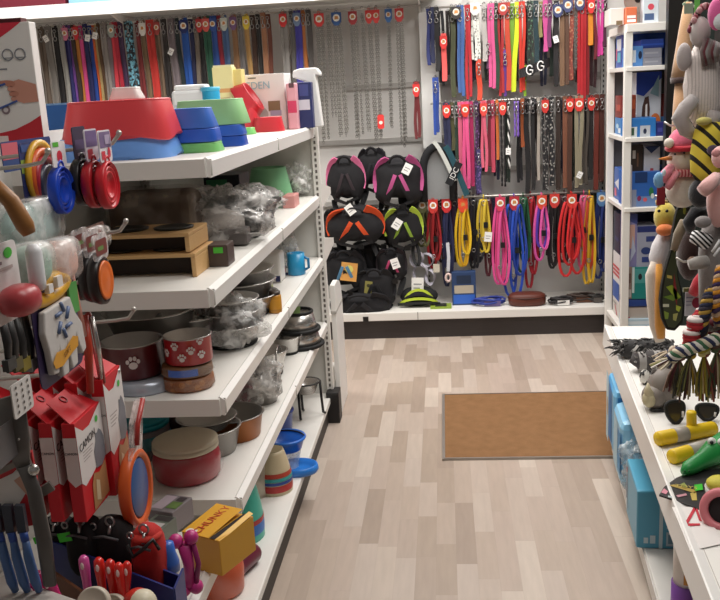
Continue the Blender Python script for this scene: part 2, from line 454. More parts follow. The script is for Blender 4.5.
# coir door mat set in a thin metal frame
MBX0, MBX1, MY0, MY1 = -.034, .80, 3.44, 4.22
t = T('door_mat', 'brown coir doormat in a thin metal frame on the wood floor', 'doormat', ((MBX0 + MBX1) / 2, (MY0 + MY1) / 2, 0))
mw, md = MBX1 - MBX0, MY1 - MY0
MB().box((0, 0, .004), (mw, md, .008), mat('8f6844', rough=.95, sc=22, c2='75522f', bump=.6)).build('coir_pile', t)
b = MB()
for x in (-1, 1): b.box((x * (mw / 2 + .006), 0, .005), (.012, md + .024, .01), mat('a8a29b', rough=.35, metal=.6))
for y in (-1, 1): b.box((0, y * (md / 2 + .004), .005), (mw, .008, .01), mat('a8a29b', rough=.35, metal=.6))
b.build('metal_frame', t)

# ------------------------------------------------------------------ light
def area(name, loc, size, sy, power, rot=(0, 0, 0), col=(1, .97, .93)):
    l = bpy.data.lights.new(name, 'AREA'); l.shape = 'RECTANGLE'; l.size = size; l.size_y = sy; l.energy = power; l.color = col
    o = bpy.data.objects.new(name, l); COL.objects.link(o); o.location = loc; o.rotation_euler = rot; return o
area('ceiling_light', (-.1, 4.55, 2.70), 2.6, .5, 66)
area('ceiling_light', (-2.1, 4.6, 2.70), 1.6, .4, 26)
area('ceiling_light', (.35, 3.1, 2.70), 1.2, .6, 34)
area('ceiling_light', (.35, 1.5, 2.70), 1.4, .6, 17)
wd = bpy.data.worlds.new('world'); S.world = wd; wd.use_nodes = True
bg = wd.node_tree.nodes['Background']; bg.inputs[0].default_value = (1, .96, .92, 1); bg.inputs[1].default_value = .13
S.view_settings.view_transform = 'Standard'
S.view_settings.look = 'None'
S.view_settings.exposure = 0.04
S.cycles.max_bounces = 8; S.cycles.transparent_max_bounces = 12
# ------------------------------------------------------------------ rails on the back wall
def rail(label, x0, x1, z, Y, group='hanging rails of the back wall'):
    X0, X1 = at(x0, 90, Y).x, at(x1, 90, Y).x
    t = T('hanging_rail', label, 'rail', (X0, Y, z), 0, group)
    MB().tube([(0, 0, 0), (X1 - X0, 0, 0)], .007, WIRE, 6).build('bar', t)
    for f in (.03, .97):
        MB().box(((X1 - X0) * f, (YB - .02 - Y) / 2, 0), (.008, YB - .02 - Y, .012), WIRE).build('bracket', t)
YL = 5.50
RZ1L, RZ1R, RZ2, RZ3 = 1.985, 1.955, 1.405, .835
rail('steel rail high on the wall carrying the leashes behind the bowls', -30, 316, RZ1L, YL)
rail('steel rail high on the wall carrying the silver chain leads', 318, 426, 1.975, YL)
rail('steel rail at the top carrying the bright nylon leashes and collars', 428, 606, RZ1R, YL)
rail('steel rail at mid height carrying leads with red cards', 430, 606, RZ2, YL)
rail('steel rail low on the wall carrying the looped harnesses', 412, 606, RZ3, YL)

C = dict(red='c3202c', navy='23265e', blue='2f55a8', black='1b191b', brown='5a4334', tan='b08b5c', grey='8d8a88', silver='b9b9bb',
         purple='5b3a86', pink='e0508f', coral='ee5a55', orange='d9642c', green='2c6b45', lime='8db034', neon='cfe02c', olive='5d5f38',
         plum='6c3558', teal='1f5560', yellow='e9c21f', cream='ded9c8', maroon='7c2227', mauve='94868c', khaki='9a917c', magenta='d93d9c', charcoal='3a3738', camo='6f7048')

def hook_clip(b, z, y=-.012, sc=1.0):
    b.ring((0, y, z), .009 * sc, .0025 * sc, CHROME, n=10, k=5)
    b.tube([(0, y, z - .008 * sc), (0, y, z - .035 * sc)], .0042 * sc, CHROME, 6)
    b.ring((0, y, z - .045 * sc), .010 * sc, .0028 * sc, CHROME, n=10, k=5, flat=1.3)

def hdr_card(t, z, c, y=-.024, w=.046, h=.075, face='f3efe6'):
    b = MB(); b.prism([(-w / 2, z - h * .7), (-w * .2, z - h), (w * .2, z - h), (w / 2, z - h * .7), (w / 2, z), (-w / 2, z)], y, y + .004, card_m(c))
    b.ring((0, y, z + .004), .007, .002, card_m(c), n=8, k=4)
    o = b.build('header_card', t)
    b = MB(); b.plate(circ(0, z - h * .42, w * .36, 12), y - .0008, card_m(face)); b.plate([(-w * .2, z - h * .55), (w * .22, z - h * .5), (w * .16, z - h * .3), (-w * .14, z - h * .28)], y - .0014, card_m('c98a4a' if c != 'b98a4a' else '333333'))
    b.build('printed_badge', o)
def price_tag(t, x, z, y=-.03, rot=.4, s=.04, name='price_tag', c='f4f3f0'):
    M = RT((x, y, z), ry=rot)
    b = MB(); b.box((0, 0, 0), (s * .75, .0015, s), card_m(c), M)
    b.plate([(-s * .25, s * .05), (s * .25, s * .05), (s * .25, s * .12), (-s * .25, s * .12)], -.0012, card_m('8f8f92'), M)
    b.plate([(-s * .25, -s * .2), (s * .15, -s * .2), (s * .15, -s * .13), (-s * .25, -s * .13)], -.0012, card_m('8f8f92'), M)
    return b.build(name, t)

def leash_parts(t, w, h, c, c2=None, card=None, pat=None, slant=0.0, tag_=None, kind='strap', clip=True, face='f3efe6'):
    """hangs from its root, downwards"""
    m = {'dots': mat(c, rough=.6, kind='spots', sc=60, c2=c2 or 'e8e8e8'), 'wave': mat(c, rough=.6, kind='patch', sc=55, c2=c2 or '8fc6d8'),
         'stripe': mat(c, rough=.6, kind='stripe_z', sc=45, c2=c2 or 'dddddd', var=.5), None: nyl(c)}[pat]
    m2 = nyl(c2) if (c2 and not pat) else m
    if kind == 'chain': m = m2 = CHROME
    n = max(1, min(4, round(w / .02)))
    if kind == 'chain': n = max(2, min(4, round(w / .013)))
    sw = w / n
    b = MB()
    for k in range(n):
        x = (k - (n - 1) / 2) * sw
        hh = h * (1 - .07 * rnd.random()); y = -.008 * (k % 2) - .004
        mm = m if k % 2 == 0 else m2
        sway = rnd.uniform(-.006, .006)
        if kind == 'chain':
            L_ = .015; rj = rnd.random(); cnt = int(hh / L_ / .8)
            for i in range(cnt):
                z = -.03 - i * L_ * .8; xx = x + sway * i / cnt * 2 + .0
                b.ring((xx + rj * .002, y, z - rj * .006), .0062, .0028, CHAINM, n=7, k=4, axis='y' if i % 2 else 'x', flat=1.55)
        elif kind == 'rope':
            for q in (0, 1):
                pts = []; cnt = int(hh / .012)
                for i in range(cnt + 1):
                    a = i * 1.0 + q * PI
                    pts.append((x + sw * .16 * math.cos(a), y + sw * .16 * math.sin(a), -.01 - hh * i / cnt))
                b.tube(pts, sw * .24, nyl(c if q else (c2 or c)), 5)
        else:
            pts = [(x + slant * h * (i / 7) ** 1.3 + sway * math.sin(i * .9), y - .003 * math.sin(i), .004 - hh * i / 7) for i in range(8)]
            b.strap(pts, sw * (.93 if n > 1 else .95), .0025, mm)
            # folded loop at the end
            e = pts[-1]; b.tube([(e[0] - sw * .4, e[1], e[2]), (e[0] + sw * .4, e[1], e[2])], .004, mm, 6)
            pts2 = [(p[0] + sw * .12, p[1] + .008, p[2] * .96) for p in pts]
            b.strap(pts2, sw * .9, .0025, mm)
    b.build('chain' if kind == 'chain' else 'strap', t)
    b = MB()
    b.tube([(-.008, .0, -.004), (-.006, -.008, .010), (0, -.004, .014), (.006, .004, .010), (.008, .002, -.004)], .0028, CHROME, 5)
    if clip: hook_clip(b, -.028, -.016)
    b.build('snap_hook', t)
    if card: hdr_card(t, -.012, card, w=max(.042, min(.06, w * 1.1)), face=face)
    if tag_: price_tag(t, rnd.uniform(-.01, .01), -tag_, rot=rnd.uniform(-.6, .6))

def leash(px, y0, y1, w, label, c, Y=YL, zt=None, cat='leash', name='dog_leash', group=None, **k):
    ym = (y0 + y1) / 2
    X = at(px, ym, Y).x; z1 = at(px, y1, Y).z; z0 = zt if zt else at(px, y0, Y).z
    t = T(name, label, cat, (X, Y, z0), 0, group)
    leash_parts(t, w * mpp(V((X, Y, z0))), z0 - z1, C.get(c, c), C.get(k.pop('c2', None), None) if k.get('c2') in C else k.pop('c2', None), **k)
    return t

# ------------------------------------------------------------------ leashes behind the gondola top
ROW_L = [
 (38, 'dark brown leather leash', 'dark brown', '4a3c33', 7, {}), (46, 'taupe leather leash', 'taupe', '6b5c50', 6, {}), (53, 'grey leash with a white tag', 'grey tagged', '7d7873', 7, dict(tag_=.07)),
 (60, 'black leash', 'black', 'black', 6, {}), (66, 'light grey leash', 'light grey', '9a9893', 5, {}), (70.5, 'navy leash with a pink card', 'navy', '2b2a68', 6, dict(card='d77a98')),
 (74.5, 'violet leash', 'violet', '7a4a9a', 3, {}), (77.5, 'dark brown thin leash', 'thin brown', '3b2c25', 4, {}), (81, 'ochre leash with a red card', 'ochre', 'c07a35', 4, dict(card='d03038')),
 (85, 'hot pink leash', 'hot pink', 'dc4d8c', 4, {}), (90, 'midnight blue leash', 'midnight blue', '1f2258', 5, {}), (94.5, 'royal blue leash with a white tag', 'royal blue', '2a4a9c', 4, dict(tag_=.08)),
 (98, 'orange thin leash', 'orange', 'orange', 3, {}), (102, 'tan and brown leash with a white tag', 'tan', 'b29a68', 6, dict(c2='5b4028', tag_=.07)), (108, 'warm grey leash', 'warm grey', '8f8782', 6, {}),
 (112.5, 'mauve leash', 'mauve', 'mauve', 4, {}), (116.5, 'scarlet leash with a grey and white card', 'scarlet', 'd83e4c', 4, dict(card='9aa39c')), (120.5, 'crimson leash', 'crimson', 'b3243a', 4, {}),
 (125, 'dark purple leash', 'dark purple', '473052', 5, {}), (133, 'black leash with turquoise lettering pattern', 'turquoise patterned', '23262e', 9, dict(pat='wave', c2='79b7cc')),
 (142, 'dark red leash', 'dark red', '7c2a2c', 5, {}), (147.5, 'brown leash with a white card', 'card brown', '7b6248', 5, dict(card='e9e6e1')), (154.5, 'bright red leash', 'bright red', 'c5322b', 8, {}),
 (161.5, 'brown leash with a floral red top', 'floral topped', '7a6552', 5, dict(card='b14a45')), (168, 'charcoal leash', 'charcoal', '2d2827', 6, {}), (175.5, 'mauve grey leash with a pink bow', 'bowed', '776c70', 7, dict(tag_=.19)),
 (181.5, 'black and teal leash', 'teal edged', '1e2a2d', 4, dict(c2='2a6f78')), (188.5, 'bright blue leash with a white card', 'bright blue', '2458ae', 8, dict(card='23306e')), (194.5, 'dark navy leash', 'dark navy', '1d2047', 4, {}),
 (199, 'grey brown leash', 'grey brown', '72675d', 4, {}), (204, 'black leash with a red card', 'red carded black', 'black', 5, dict(card='c33a3c')), (210.5, 'dark green leash with a white card', 'dark green', '1f5540', 7, dict(card='d65d55')),
 (217.5, 'steel blue leash with a pale card', 'steel blue', '2c519c', 7, dict(card='3a59a6')), (223, 'burgundy leash', 'burgundy', '8e1f33', 4, {}), (228.5, 'denim blue leash with a green card', 'denim blue', '4a6794', 6, dict(card='cfd6cf')),
 (237.5, 'cinnamon leash', 'cinnamon', '8c6746', 6, dict(card='7a5a86')), (243.5, 'ash grey leash', 'ash grey', '757170', 5, {}), (250.5, 'golden tan leash with a yellow card', 'golden tan', 'b48c54', 5, dict(card='e0c93f')),
 (256, 'dark coffee leash', 'coffee', '42291d', 5, {}), (261.5, 'black leather leash', 'leather black', '211d1c', 4, {}), (266.5, 'copper brown leash', 'copper', '9c6b4d', 5, {}), (271.5, 'rust brown leash', 'rust', '6e3b2c', 4, {}),
 (287, 'grey leash with a red card', 'red carded grey', '87837f', 7, dict(card='cf2f30')), (294.5, 'slim dark grey leash', 'slim grey', '5d5a58', 4, {}), (300.5, 'indigo leash with a pale blue card', 'indigo', '3b3596', 7, dict(card='7389ab')),
 (306.5, 'amber leash', 'amber', 'b56b33', 4, {}), (311.5, 'sooty grey leash', 'sooty grey', '4c4745', 5, {}),
]
ROW_L = [(29, 'pitch black leash', 'pitch black', '16151a', 6, {})] + ROW_L
for i, (px, d, s_, c, w, k) in enumerate(ROW_L):
    a = ROW_L[i - 1][2] if i else 'big white box'; b_ = ROW_L[i + 1][2] if i + 1 < len(ROW_L) else 'chain'
    leash(px, 28, 112 + rnd.uniform(-2, 3), w, '%s, between %s and %s ones behind bowls' % (d.replace(' with a ', ' with '), a, b_), c, zt=RZ1L, Y=YL + rnd.uniform(-.012, .006), group='leashes hanging behind the gondola', **k)

# ------------------------------------------------------------------ chain leads
CH = [(323, 140, 9, 'cf3230', 'silver chain lead with a red card beside the white spray bottle'), (331, 118, 4, None, 'thin silver chain lead next to the double chain with the red card'),
      (340, 137, 9, '27538f', 'silver chain lead with a blue card, first of the two blue carded ones'), (356, 136, 8, 'a62c31', 'silver chain lead with a dark red card between blue and red cards'),
      (365, 128, 3, None, 'single thin silver chain lead beside the dark red card'), (372, 139, 4, 'd23632', 'smooth silver chain lead with a red card, beside the one with a low red tag'),
      (379, 137, 5, 'd93a36', 'silver chain lead with a red card on top and a red tag low down'), (391, 128, 3, '2f64a6', 'fine silver chain lead under a tall blue card'),
      (402, 145, 8, 'cc3a3a', 'heavy silver chain lead with a red card beside the bare wall panel')]
for px, yb, w, cd, lb in CH:
    t = leash(px, 17, yb, w, lb, 'silver', zt=1.975, kind='chain', card=cd, group='chain leads on the back wall', name='chain_lead', cat='chain lead', clip=False)
    if 'low down' in lb:
        b = MB(); b.prism(rrect(.04, .085, .012, cz=-.66), -.026, -.02, card_m('d93a36')); b.plate(circ(0, -.665, .011), -.027, card_m('f6e6d8')); b.build('red_tag', t)
for px in (352, 369): 
    pass
t = leash(417, 78, 141, 6, 'maroon leather collar lead with a red card under the bare panel', '6f2327', zt=at(417, 82, YL).z, card='c9302f', name='dog_leash', group=None)
t = pbox('hanging_board', 'blank white hanging board beside the heavy chain lead', 'board', (421, 12, 440, 148), YL + .1, .008, WHITE)[0]

# ------------------------------------------------------------------ top row, coloured leashes
TR = [
 (430.5, 8, 66, 8, 'navy nylon collar bundle with steel rings at the end of the rail', '2a3470', dict(c2='1c2248', clip=True)),
 (437, 8, 72, 5, 'black nylon leash between the navy bundle and the coral strap', 'black', {}),
 (444, 34, 84, 5, 'coral red flat strap with a red card, beside the leafy camouflage top', 'ee5f5c', dict(card='d6322f')),
 (453, 16, 98, 5, 'olive green leash with leafy camouflage top', '45492f', dict(c2='6d6a40')),
 (461, 28, 97, 7, 'denim blue wide leash between olive and red leashes', '3f639f', {}),
 (468.5, 24, 100, 6, 'deep red leash beside the wide denim blue one', 'b6202d', {}),
 (475.5, 17, 62, 9, 'white and grey spotted padded collar hanging over an orange leash', 'dcdcd4', dict(pat='dots', c2='8b8d88')),
 (479, 60, 101, 5, 'orange red leash under the white spotted collar', 'd84a30', {}),
 (484.5, 22, 62, 5, 'pale grey leash between the spotted collar and the pink strap', 'b7b2ae', {}),
 (488, 40, 70, 4, 'aubergine leash tucked behind the pale grey one', '5b3050', {}),
 (491.5, 5, 92, 7, 'bubblegum pink long strap beside the dark green leash', 'd9578f', {}),
 (496.5, 12, 92, 4, 'bottle green leash between pink and red straps', '1f3d2c', {}),
 (501, 10, 98, 6, 'red long leash beside the bottle green one', 'a92428', {}),
 (505, 50, 97, 3, 'purple thin leash between two red ones', '5d3388', {}),
 (508, 12, 97, 5, 'brick orange leash beside the apple green strap', 'c3452b', {}),
 (512, 5, 85, 5, 'apple green strap between brick orange and neon yellow ones', '75a02f', {}),
 (517.5, 5, 95, 5, 'neon yellow slanting strap crossing the red one', 'd3e225', dict(slant=-.05)),
 (522, 5, 95, 6, 'flame red strap beside the neon yellow one', 'cc3420', {}),
 (525, 66, 97, 3, 'lime green strap end under the flame red one', '9ccb3a', {}),
 (530, 12, 78, 6, 'black leash with green dotted pattern beside the flame red strap', '1e2520', dict(pat='dots', c2='4f7358')),
 (536, 18, 70, 5, 'dark petrol leash between the dotted black and khaki ones', '18343b', {}),
 (540.5, 10, 38, 4, 'khaki short lead above the white patterned collars', '8d8250', {}),
 (545.5, 8, 53, 5, 'magenta pink thin lead beside the short khaki one', 'cb4f93', {}),
 (549.5, 12, 48, 4, 'plum thin lead between the magenta one and the white tag', '6f2c5f', {}),
 (556, 10, 92, 5, 'black lead with a white tag beside the plum one', '201b1d', dict(tag_=.22)),
 (562, 15, 88, 5, 'hazel leather leash with a brass ring, beside the white tag', '7b5c44', {}),
 (567, 15, 86, 4, 'walnut leather leash beside the hazel one', '5a3d2d', {}),
 (571, 18, 82, 5, 'reddish brown spotted leash beside the grey chain', '8a3f34', dict(pat='dots', c2='b77a5c')),
 (575.5, 18, 70, 3, 'short grey chain between the spotted and wide red leashes', 'silver', dict(kind='chain', clip=False)),
 (581.5, 14, 104, 9, 'bright red wide leash, the broadest on the top rail', 'b51722', {}),
 (587, 16, 100, 4, 'dark cherry leash beside the broadest red one', '8a1019', {}),
 (590.5, 8, 46, 5, 'amber orange short collar over the dark cherry leash', 'e08a23', dict(card='cf2f2f')),
 (595, 25, 60, 3, 'wine red thin collar between amber and magenta ones', '6d1526', {}),
 (600, 5, 58, 6, 'vivid magenta strap beside the tall white rack', 'd6409a', {}),
 (604.5, 8, 50, 4, 'dark plum strap nearest the tall white rack', '4a1836', {}),
]
for i, (px, y0, y1, w, lb, c, k) in enumerate(TR):
    z0 = RZ1R if y0 < 30 else None
    leash(px, y0, y1, w, lb, c, zt=z0, Y=YL - .006 * (i % 3), group='leashes on the top rail', **k)
YBK = YL + .06
for row, zt_, y1, items in ((TR, RZ1R, 84, (441, 449, 457, 473, 487, 499, 515, 527, 543, 552, 565, 578, 593)), (None, RZ2, 176, (450, 463, 480, 495, 506, 519, 535, 548, 561, 574, 588, 598)), (None, RZ3, 262, (429, 452, 470, 492, 508, 536, 548, 560, 577, 594))):
    for j, px in enumerate(items):
        w_ = ('black', 'brownish', 'dark wine', 'dark navy', 'dark green')[j % 5]; c_ = ('17151a', '2a1e1a', '3a141c', '1a1d38', '18281f')[j % 5]
        rn = {RZ1R: 'top', RZ2: 'middle', RZ3: 'low'}[zt_]
        nb = ('first', 'second', 'third')[j // 5]
        leash(px, 10, y1 + rnd.uniform(-8, 8), 6, '%s lead at the back of the %s rail, %s such one from the bowls' % (w_, rn, nb), c_, zt=zt_ - .02, Y=YBK, group='dark leads at the back of the %s rail' % rn, clip=False)
for px, py, lb in ((529, 70, 'black collar with a white curled emblem under the green dotted leash'), (540, 66, 'black collar with a white curled emblem under the khaki lead')):
    p = at(px, py, YL - .05); t = T('dog_collar', lb, 'collar', p, 0, 'collars with curled emblems')
    MB().strap([(.055 * math.cos(a) , .03 * math.sin(a), .02 * math.cos(a)) for a in [i * PI / 10 for i in range(20)]], .05, .003, nyl('18171a'), side=(0, 0, 1), closed=True).build('band', t)
    b = MB(); b.tube(arc((0, 0), .018, .5, 5.3, 12, rz=.026, y=-.036), .0042, WHITE, 5); b.tube([(.0, -.036, 0), (.018, -.036, -.002), (.016, -.036, -.02)], .004, WHITE, 5); b.build('emblem', t)
HD = [(456, 12, '2e2a28'), (475, 8, 'd8d6d2'), (503, 8, 'a33030'), (558, 10, '38406a'), (568, 5, '444a72'), (580, 3, '3b3f66')]
for px, py, c in HD:
    p = at(px, py, YL - .04); lbs = {456: 'dark round top card over the denim blue leash', 475: 'pale grey top card over the white spotted collar', 503: 'red top card over the red long leash', 558: 'blue grey top card above the black lead with white tag', 568: 'blue grey top card above the walnut leash', 580: 'blue grey top card above the broadest red leash'}
    t = T('header_card', lbs[px], 'card', p, 0, 'top cards of the upper rail')
    t.name = 'product_card'
    hdr_card(t, .03, c, y=0, w=.055, h=.07, face='d9d4c8')

# ------------------------------------------------------------------ second row
R2 = [
 (436, 78, 136, 6, 'cobalt blue folded leash beside the bare white panel', '2b4fa8', dict(c2='23408e'), .02),
 (447, 102, 158, 7, 'navy lead under a red card with a white badge', '262a4c', dict(card='d5352e'), 0),
 (452.5, 104, 152, 4, 'moss green lead between the navy and pink bunches', '4c4a2c', {}, 0),
 (457, 104, 160, 4, 'forest green lead beside the bright pink bunch', '22382a', {}, 0),
 (460.5, 106, 182, 4, 'rose pink narrow lead at the edge of the pink bunch', 'd4607f', {}, .01),
 (466, 106, 190, 7, 'bright pink lead bunch with a red card', 'e6568f', dict(card='d33a2e'), .02),
 (472, 112, 188, 4, 'raspberry lead at the edge of the pink bunch', 'b3275f', {}, .0),
 (477, 110, 198, 4, 'dark violet lead between raspberry and salmon ones', '3a2042', dict(pat='dots', c2='7a4f8a'), 0),
 (484, 105, 172, 6, 'salmon pink looped lead with a slanted red card', 'd8607a', dict(card='d8453f'), .03),
 (489.5, 118, 170, 4, 'dark cherry lead between the salmon and ruby ones', '7a1e30', {}, 0),
 (493, 116, 175, 4, 'ruby pink lead beside the orange one', 'c94a62', {}, 0),
 (497.5, 118, 160, 3, 'tangerine thin lead beside the black twisted rope', 'd1702f', {}, 0),
 (503, 102, 190, 6, 'black twisted rope lead with a red card', '1c1a1c', dict(kind='rope', c2='2e2b2d', card='d13a33'), .02),
 (509, 112, 168, 4, 'black and white dotted slip lead beside the twisted rope', '1a1a1a', dict(kind='rope', c2='e9e9e4', tag_=.3), .03),
 (516.5, 111, 137, 6, 'violet knotted lead over the dotted slip lead', '8460c0', dict(kind='rope'), .03),
 (522.5, 112, 150, 4, 'burnt orange ball lead beside the violet knot', '9a4c20', {}, 0),
 (527, 106, 197, 5, 'black long leather lead under a black buckle', '151315', {}, .0),
 (533, 108, 195, 4, 'black lead with white edge line beside the buckle', '1d1b1c', dict(c2='b5b0aa'), .0),
 (538.5, 118, 186, 3, 'pale beige cord beside the studded black leads', 'aaa196', {}, 0),
 (545, 112, 192, 6, 'black studded lead with a red oval sticker', '191719', dict(pat='dots', c2='8f8c88', card='c5352f'), .015),
 (551.5, 112, 190, 5, 'black studded lead with a white oval sticker', '17161a', dict(pat='dots', c2='9a9790'), .015),
 (558, 105, 190, 5, 'espresso brown lead between studded and copper ones', '33241d', {}, 0),
 (565, 104, 192, 5, 'copper brown lead with brass clips', '7a4a34', {}, 0),
 (569.5, 102, 196, 5, 'chestnut lead with a red card', '4e2f22', dict(card='cf352c'), .01),
 (578.5, 104, 188, 8, 'stone khaki wide lead with a red card and white tag', '8f8770', dict(card='d23a32', tag_=.46), .02),
 (585, 108, 186, 6, 'dark taupe lead beside the khaki one', '514942', {}, 0),
 (590.5, 106, 184, 5, 'black smooth lead between taupe and russet ones', '1f1b1b', dict(card='cf3b34'), 0),
 (596, 104, 190, 5, 'russet lead beside the mahogany one', '6f2a1e', {}, 0),
 (601.5, 106, 186, 5, 'mahogany lead beside the tall white rack', '4d241b', {}, 0),
]
for i, (px, y0, y1, w, lb, c, k, dy) in enumerate(R2):
    leash(px, y0, y1, w, lb, c, zt=(RZ2 if y0 > 98 else None), Y=YL - .004 - dy, group='leads on the middle rail', **k)
t = T('buckle', 'large black buckle over the long black leather lead', 'buckle', at(531, 105, YL - .06))
b = MB(); b.tube([(-.026, 0, -.03), (.026, 0, -.03), (.026, 0, .03), (-.026, 0, .03)], .006, mat('222024', rough=.3, metal=.6), 6, True); b.build('frame', t)
b = MB(); b.tube([(0, -.005, -.03), (0, -.006, .03)], .004, CHROME, 6); b.tube([(-.026, -.002, 0), (.026, -.002, 0)], .004, BLACK, 6); b.build('pin', t)

# ------------------------------------------------------------------ third row, looped harnesses
def harness(px, y0, y1, w, label, c, c2=None, card=None, dy=0.0, tag_=None, loops=3, group='harnesses on the low rail', name='dog_harness', cat='harness', face='f3efe6', zt=True):
    Y = YL - dy; X = at(px, (y0 + y1) / 2, Y).x
    z0 = RZ3 if zt else at(px, y0, Y).z
    z1 = at(px, y1, Y).z; h = z0 - z1
    ww = w * mpp(V((X, Y, z0)))
    t = T(name, label, cat, (X, Y, z0), 0, group)
    c = C.get(c, c); c2 = C.get(c2, c2) or c
    top = -.05 if card else -.015
    for k in range(loops):
        b = MB()
        f = rnd.uniform(.75, 1.0) if k else 1.0
        hl = (h + top) * f; wl = ww * rnd.uniform(.3, .5) if k else ww * .5
        x0 = (k - (loops - 1) / 2) * ww * .22
        cx, cz = x0, top - hl / 2
        pts = []
        for i in range(22):
            a = 2 * PI * i / 22
            r = 1 + .08 * math.sin(3 * a + k)
            pts.append((cx + wl * math.cos(a) * r * (.55 + .45 * (1 - math.sin(a)) / 1.4), -.012 * k + .008 * math.sin(2 * a), cz + hl / 2 * math.sin(a)))
        b.strap(pts, .016, .0035, nyl(c if k % 2 == 0 else c2), side=(0, 0, 1) if False else (.9, -.4, .1), closed=True)
        b.tube(pts, .0075, nyl(c if k % 2 == 0 else c2), 5, True, flat=.45)
        b.build('strap_loop', t)
    b = MB(); b.ring((0, -.03, top - .02), .014, .003, CHROME, n=12, k=5); b.build('metal_ring', t); MB().box((ww * .15, -.03, top - h * .45), (.026, .012, .034), plas('1b1b1d')).build('buckle', t); b = MB(); b.ring((-ww * .1, -.03, top - h * .7), .011, .003, CHROME, n=10, k=5)
    b.build('metal_ring', t)
    b = MB(); b.tube([(0, 0, top), (0, -.002, .004), (0, .006, .012), (0, .012, .0)], .004, nyl(c), 5); b.build('hang_loop', t)
    if card: hdr_card(t, .0, card, y=-.035, w=.058, h=.085, face=face)
    if tag_: price_tag(t, tag_[0], tag_[1], y=-.05, rot=.1, s=.06)
    return t
harness(423, 197, 246, 11, 'camouflage green harness with a mixed green card', 'camo', '4a4a30', '7b7c55')
harness(434, 196, 268, 10, 'dark red braided lead with a red and white card', 'a01f24', '7c1a20', 'cf3b36', dy=.03, name='dog_leash', cat='leash', face='ffffff')
harness(442, 210, 262, 7, 'black and red harness behind the dark red braided lead', '2a1a1c', '6d1e26')
t = harness(447.5, 196, 286, 8, 'navy harness with a pale strap hanging out under a red card', '23264a', '2e3560', 'ce3134', dy=.02)
MB().strap([(0, -.04, -.27), (.004, -.045, -.36), (-.002, -.042, -.45)], .02, .004, fab('cdd0d8')).build('pale_strap', t)
b = MB(); b.ring((-.002, -.042, -.49), .016, .008, fab('e3c9c4'), n=12, k=6, flat=1.5); b.build('handle_end', t)
harness(455.5, 212, 262, 6, 'dark plum harness between the navy and yellow ones', '2c1c34', '4a2a4f')
harness(463.5, 196, 266, 12, 'yellow looped rope lead under a plain orange red card', 'e8bf22', 'd9a417', 'd9472c', dy=.04, name='dog_leash', cat='leash', face='e2562f')
harness(474, 205, 268, 8, 'black harness between the two yellow ones', '1a191d', '262433')
harness(484, 200, 252, 10, 'yellow thin lead with a white price tag', 'e0c33b', 'c7a62e', None, dy=.03, tag_=(.022, -.24), name='dog_leash', cat='leash')
harness(489, 215, 276, 6, 'dark wine harness behind the white price tag', '5b1d2b', '3a1b22')
t = harness(500.5, 194, 284, 12, 'hot pink harness with a pink card, between wine and blue ones', 'e8549a', 'd8407f', 'cf3f5c', dy=.05)
t = harness(514.5, 196, 296, 15, 'royal blue large harness with a red top, longest on the rail', '2450c0', '1e3f9e', 'b3303a', dy=.04, loops=4)
harness(523.5, 200, 272, 11, 'dark green harness beside the royal blue one', '1f5a3a', '174a30', dy=.01)
harness(531, 226, 288, 9, 'crimson harness half hidden behind the dark green one', 'b3202f', '8e1a26', dy=-.02)
harness(541.5, 196, 260, 11, 'pink and purple crossed harness under a red card', 'ea5fb0', '5a3ab0', 'd84a34', dy=.04)
harness(554, 196, 268, 9, 'black plain harness under a red card', '191719', '241f22', 'cf3f38')
harness(564, 205, 262, 8, 'dark maroon harness behind the red looped one', '4e1a22', '2c1519')
harness(571, 194, 276, 16, 'scarlet wide looped harness under a red card', 'd8262a', 'c01f22', 'd33b30', dy=.05, loops=4)
harness(583.5, 196, 268, 8, 'rose harness between scarlet and yellow ones', 'd85a80', 'b8405f', dy=.02)
harness(589, 206, 284, 9, 'yellow and red checked harness beside the navy one', 'ddb024', 'c94a2a', dy=.04)
harness(600.5, 194, 278, 10, 'navy blue harness with a light blue card beside the tall white rack', '22357c', '1a2a66', '5a86b8', dy=.02)
harness(480, 225, 262, 7, 'slate harness low between the two yellow leads', '2e3440', '20242e', zt=False)
for px, y0, y1, c, lb in ((459, 120, 198, '33243a', 'dark aubergine lead with speckles above the orange red card'), ):
    leash(px + 20, 150, 196, 5, 'speckled blue violet lead above the yellow thin one', '3d3566', Y=YL - .01, pat='dots', c2='8a6fb0')

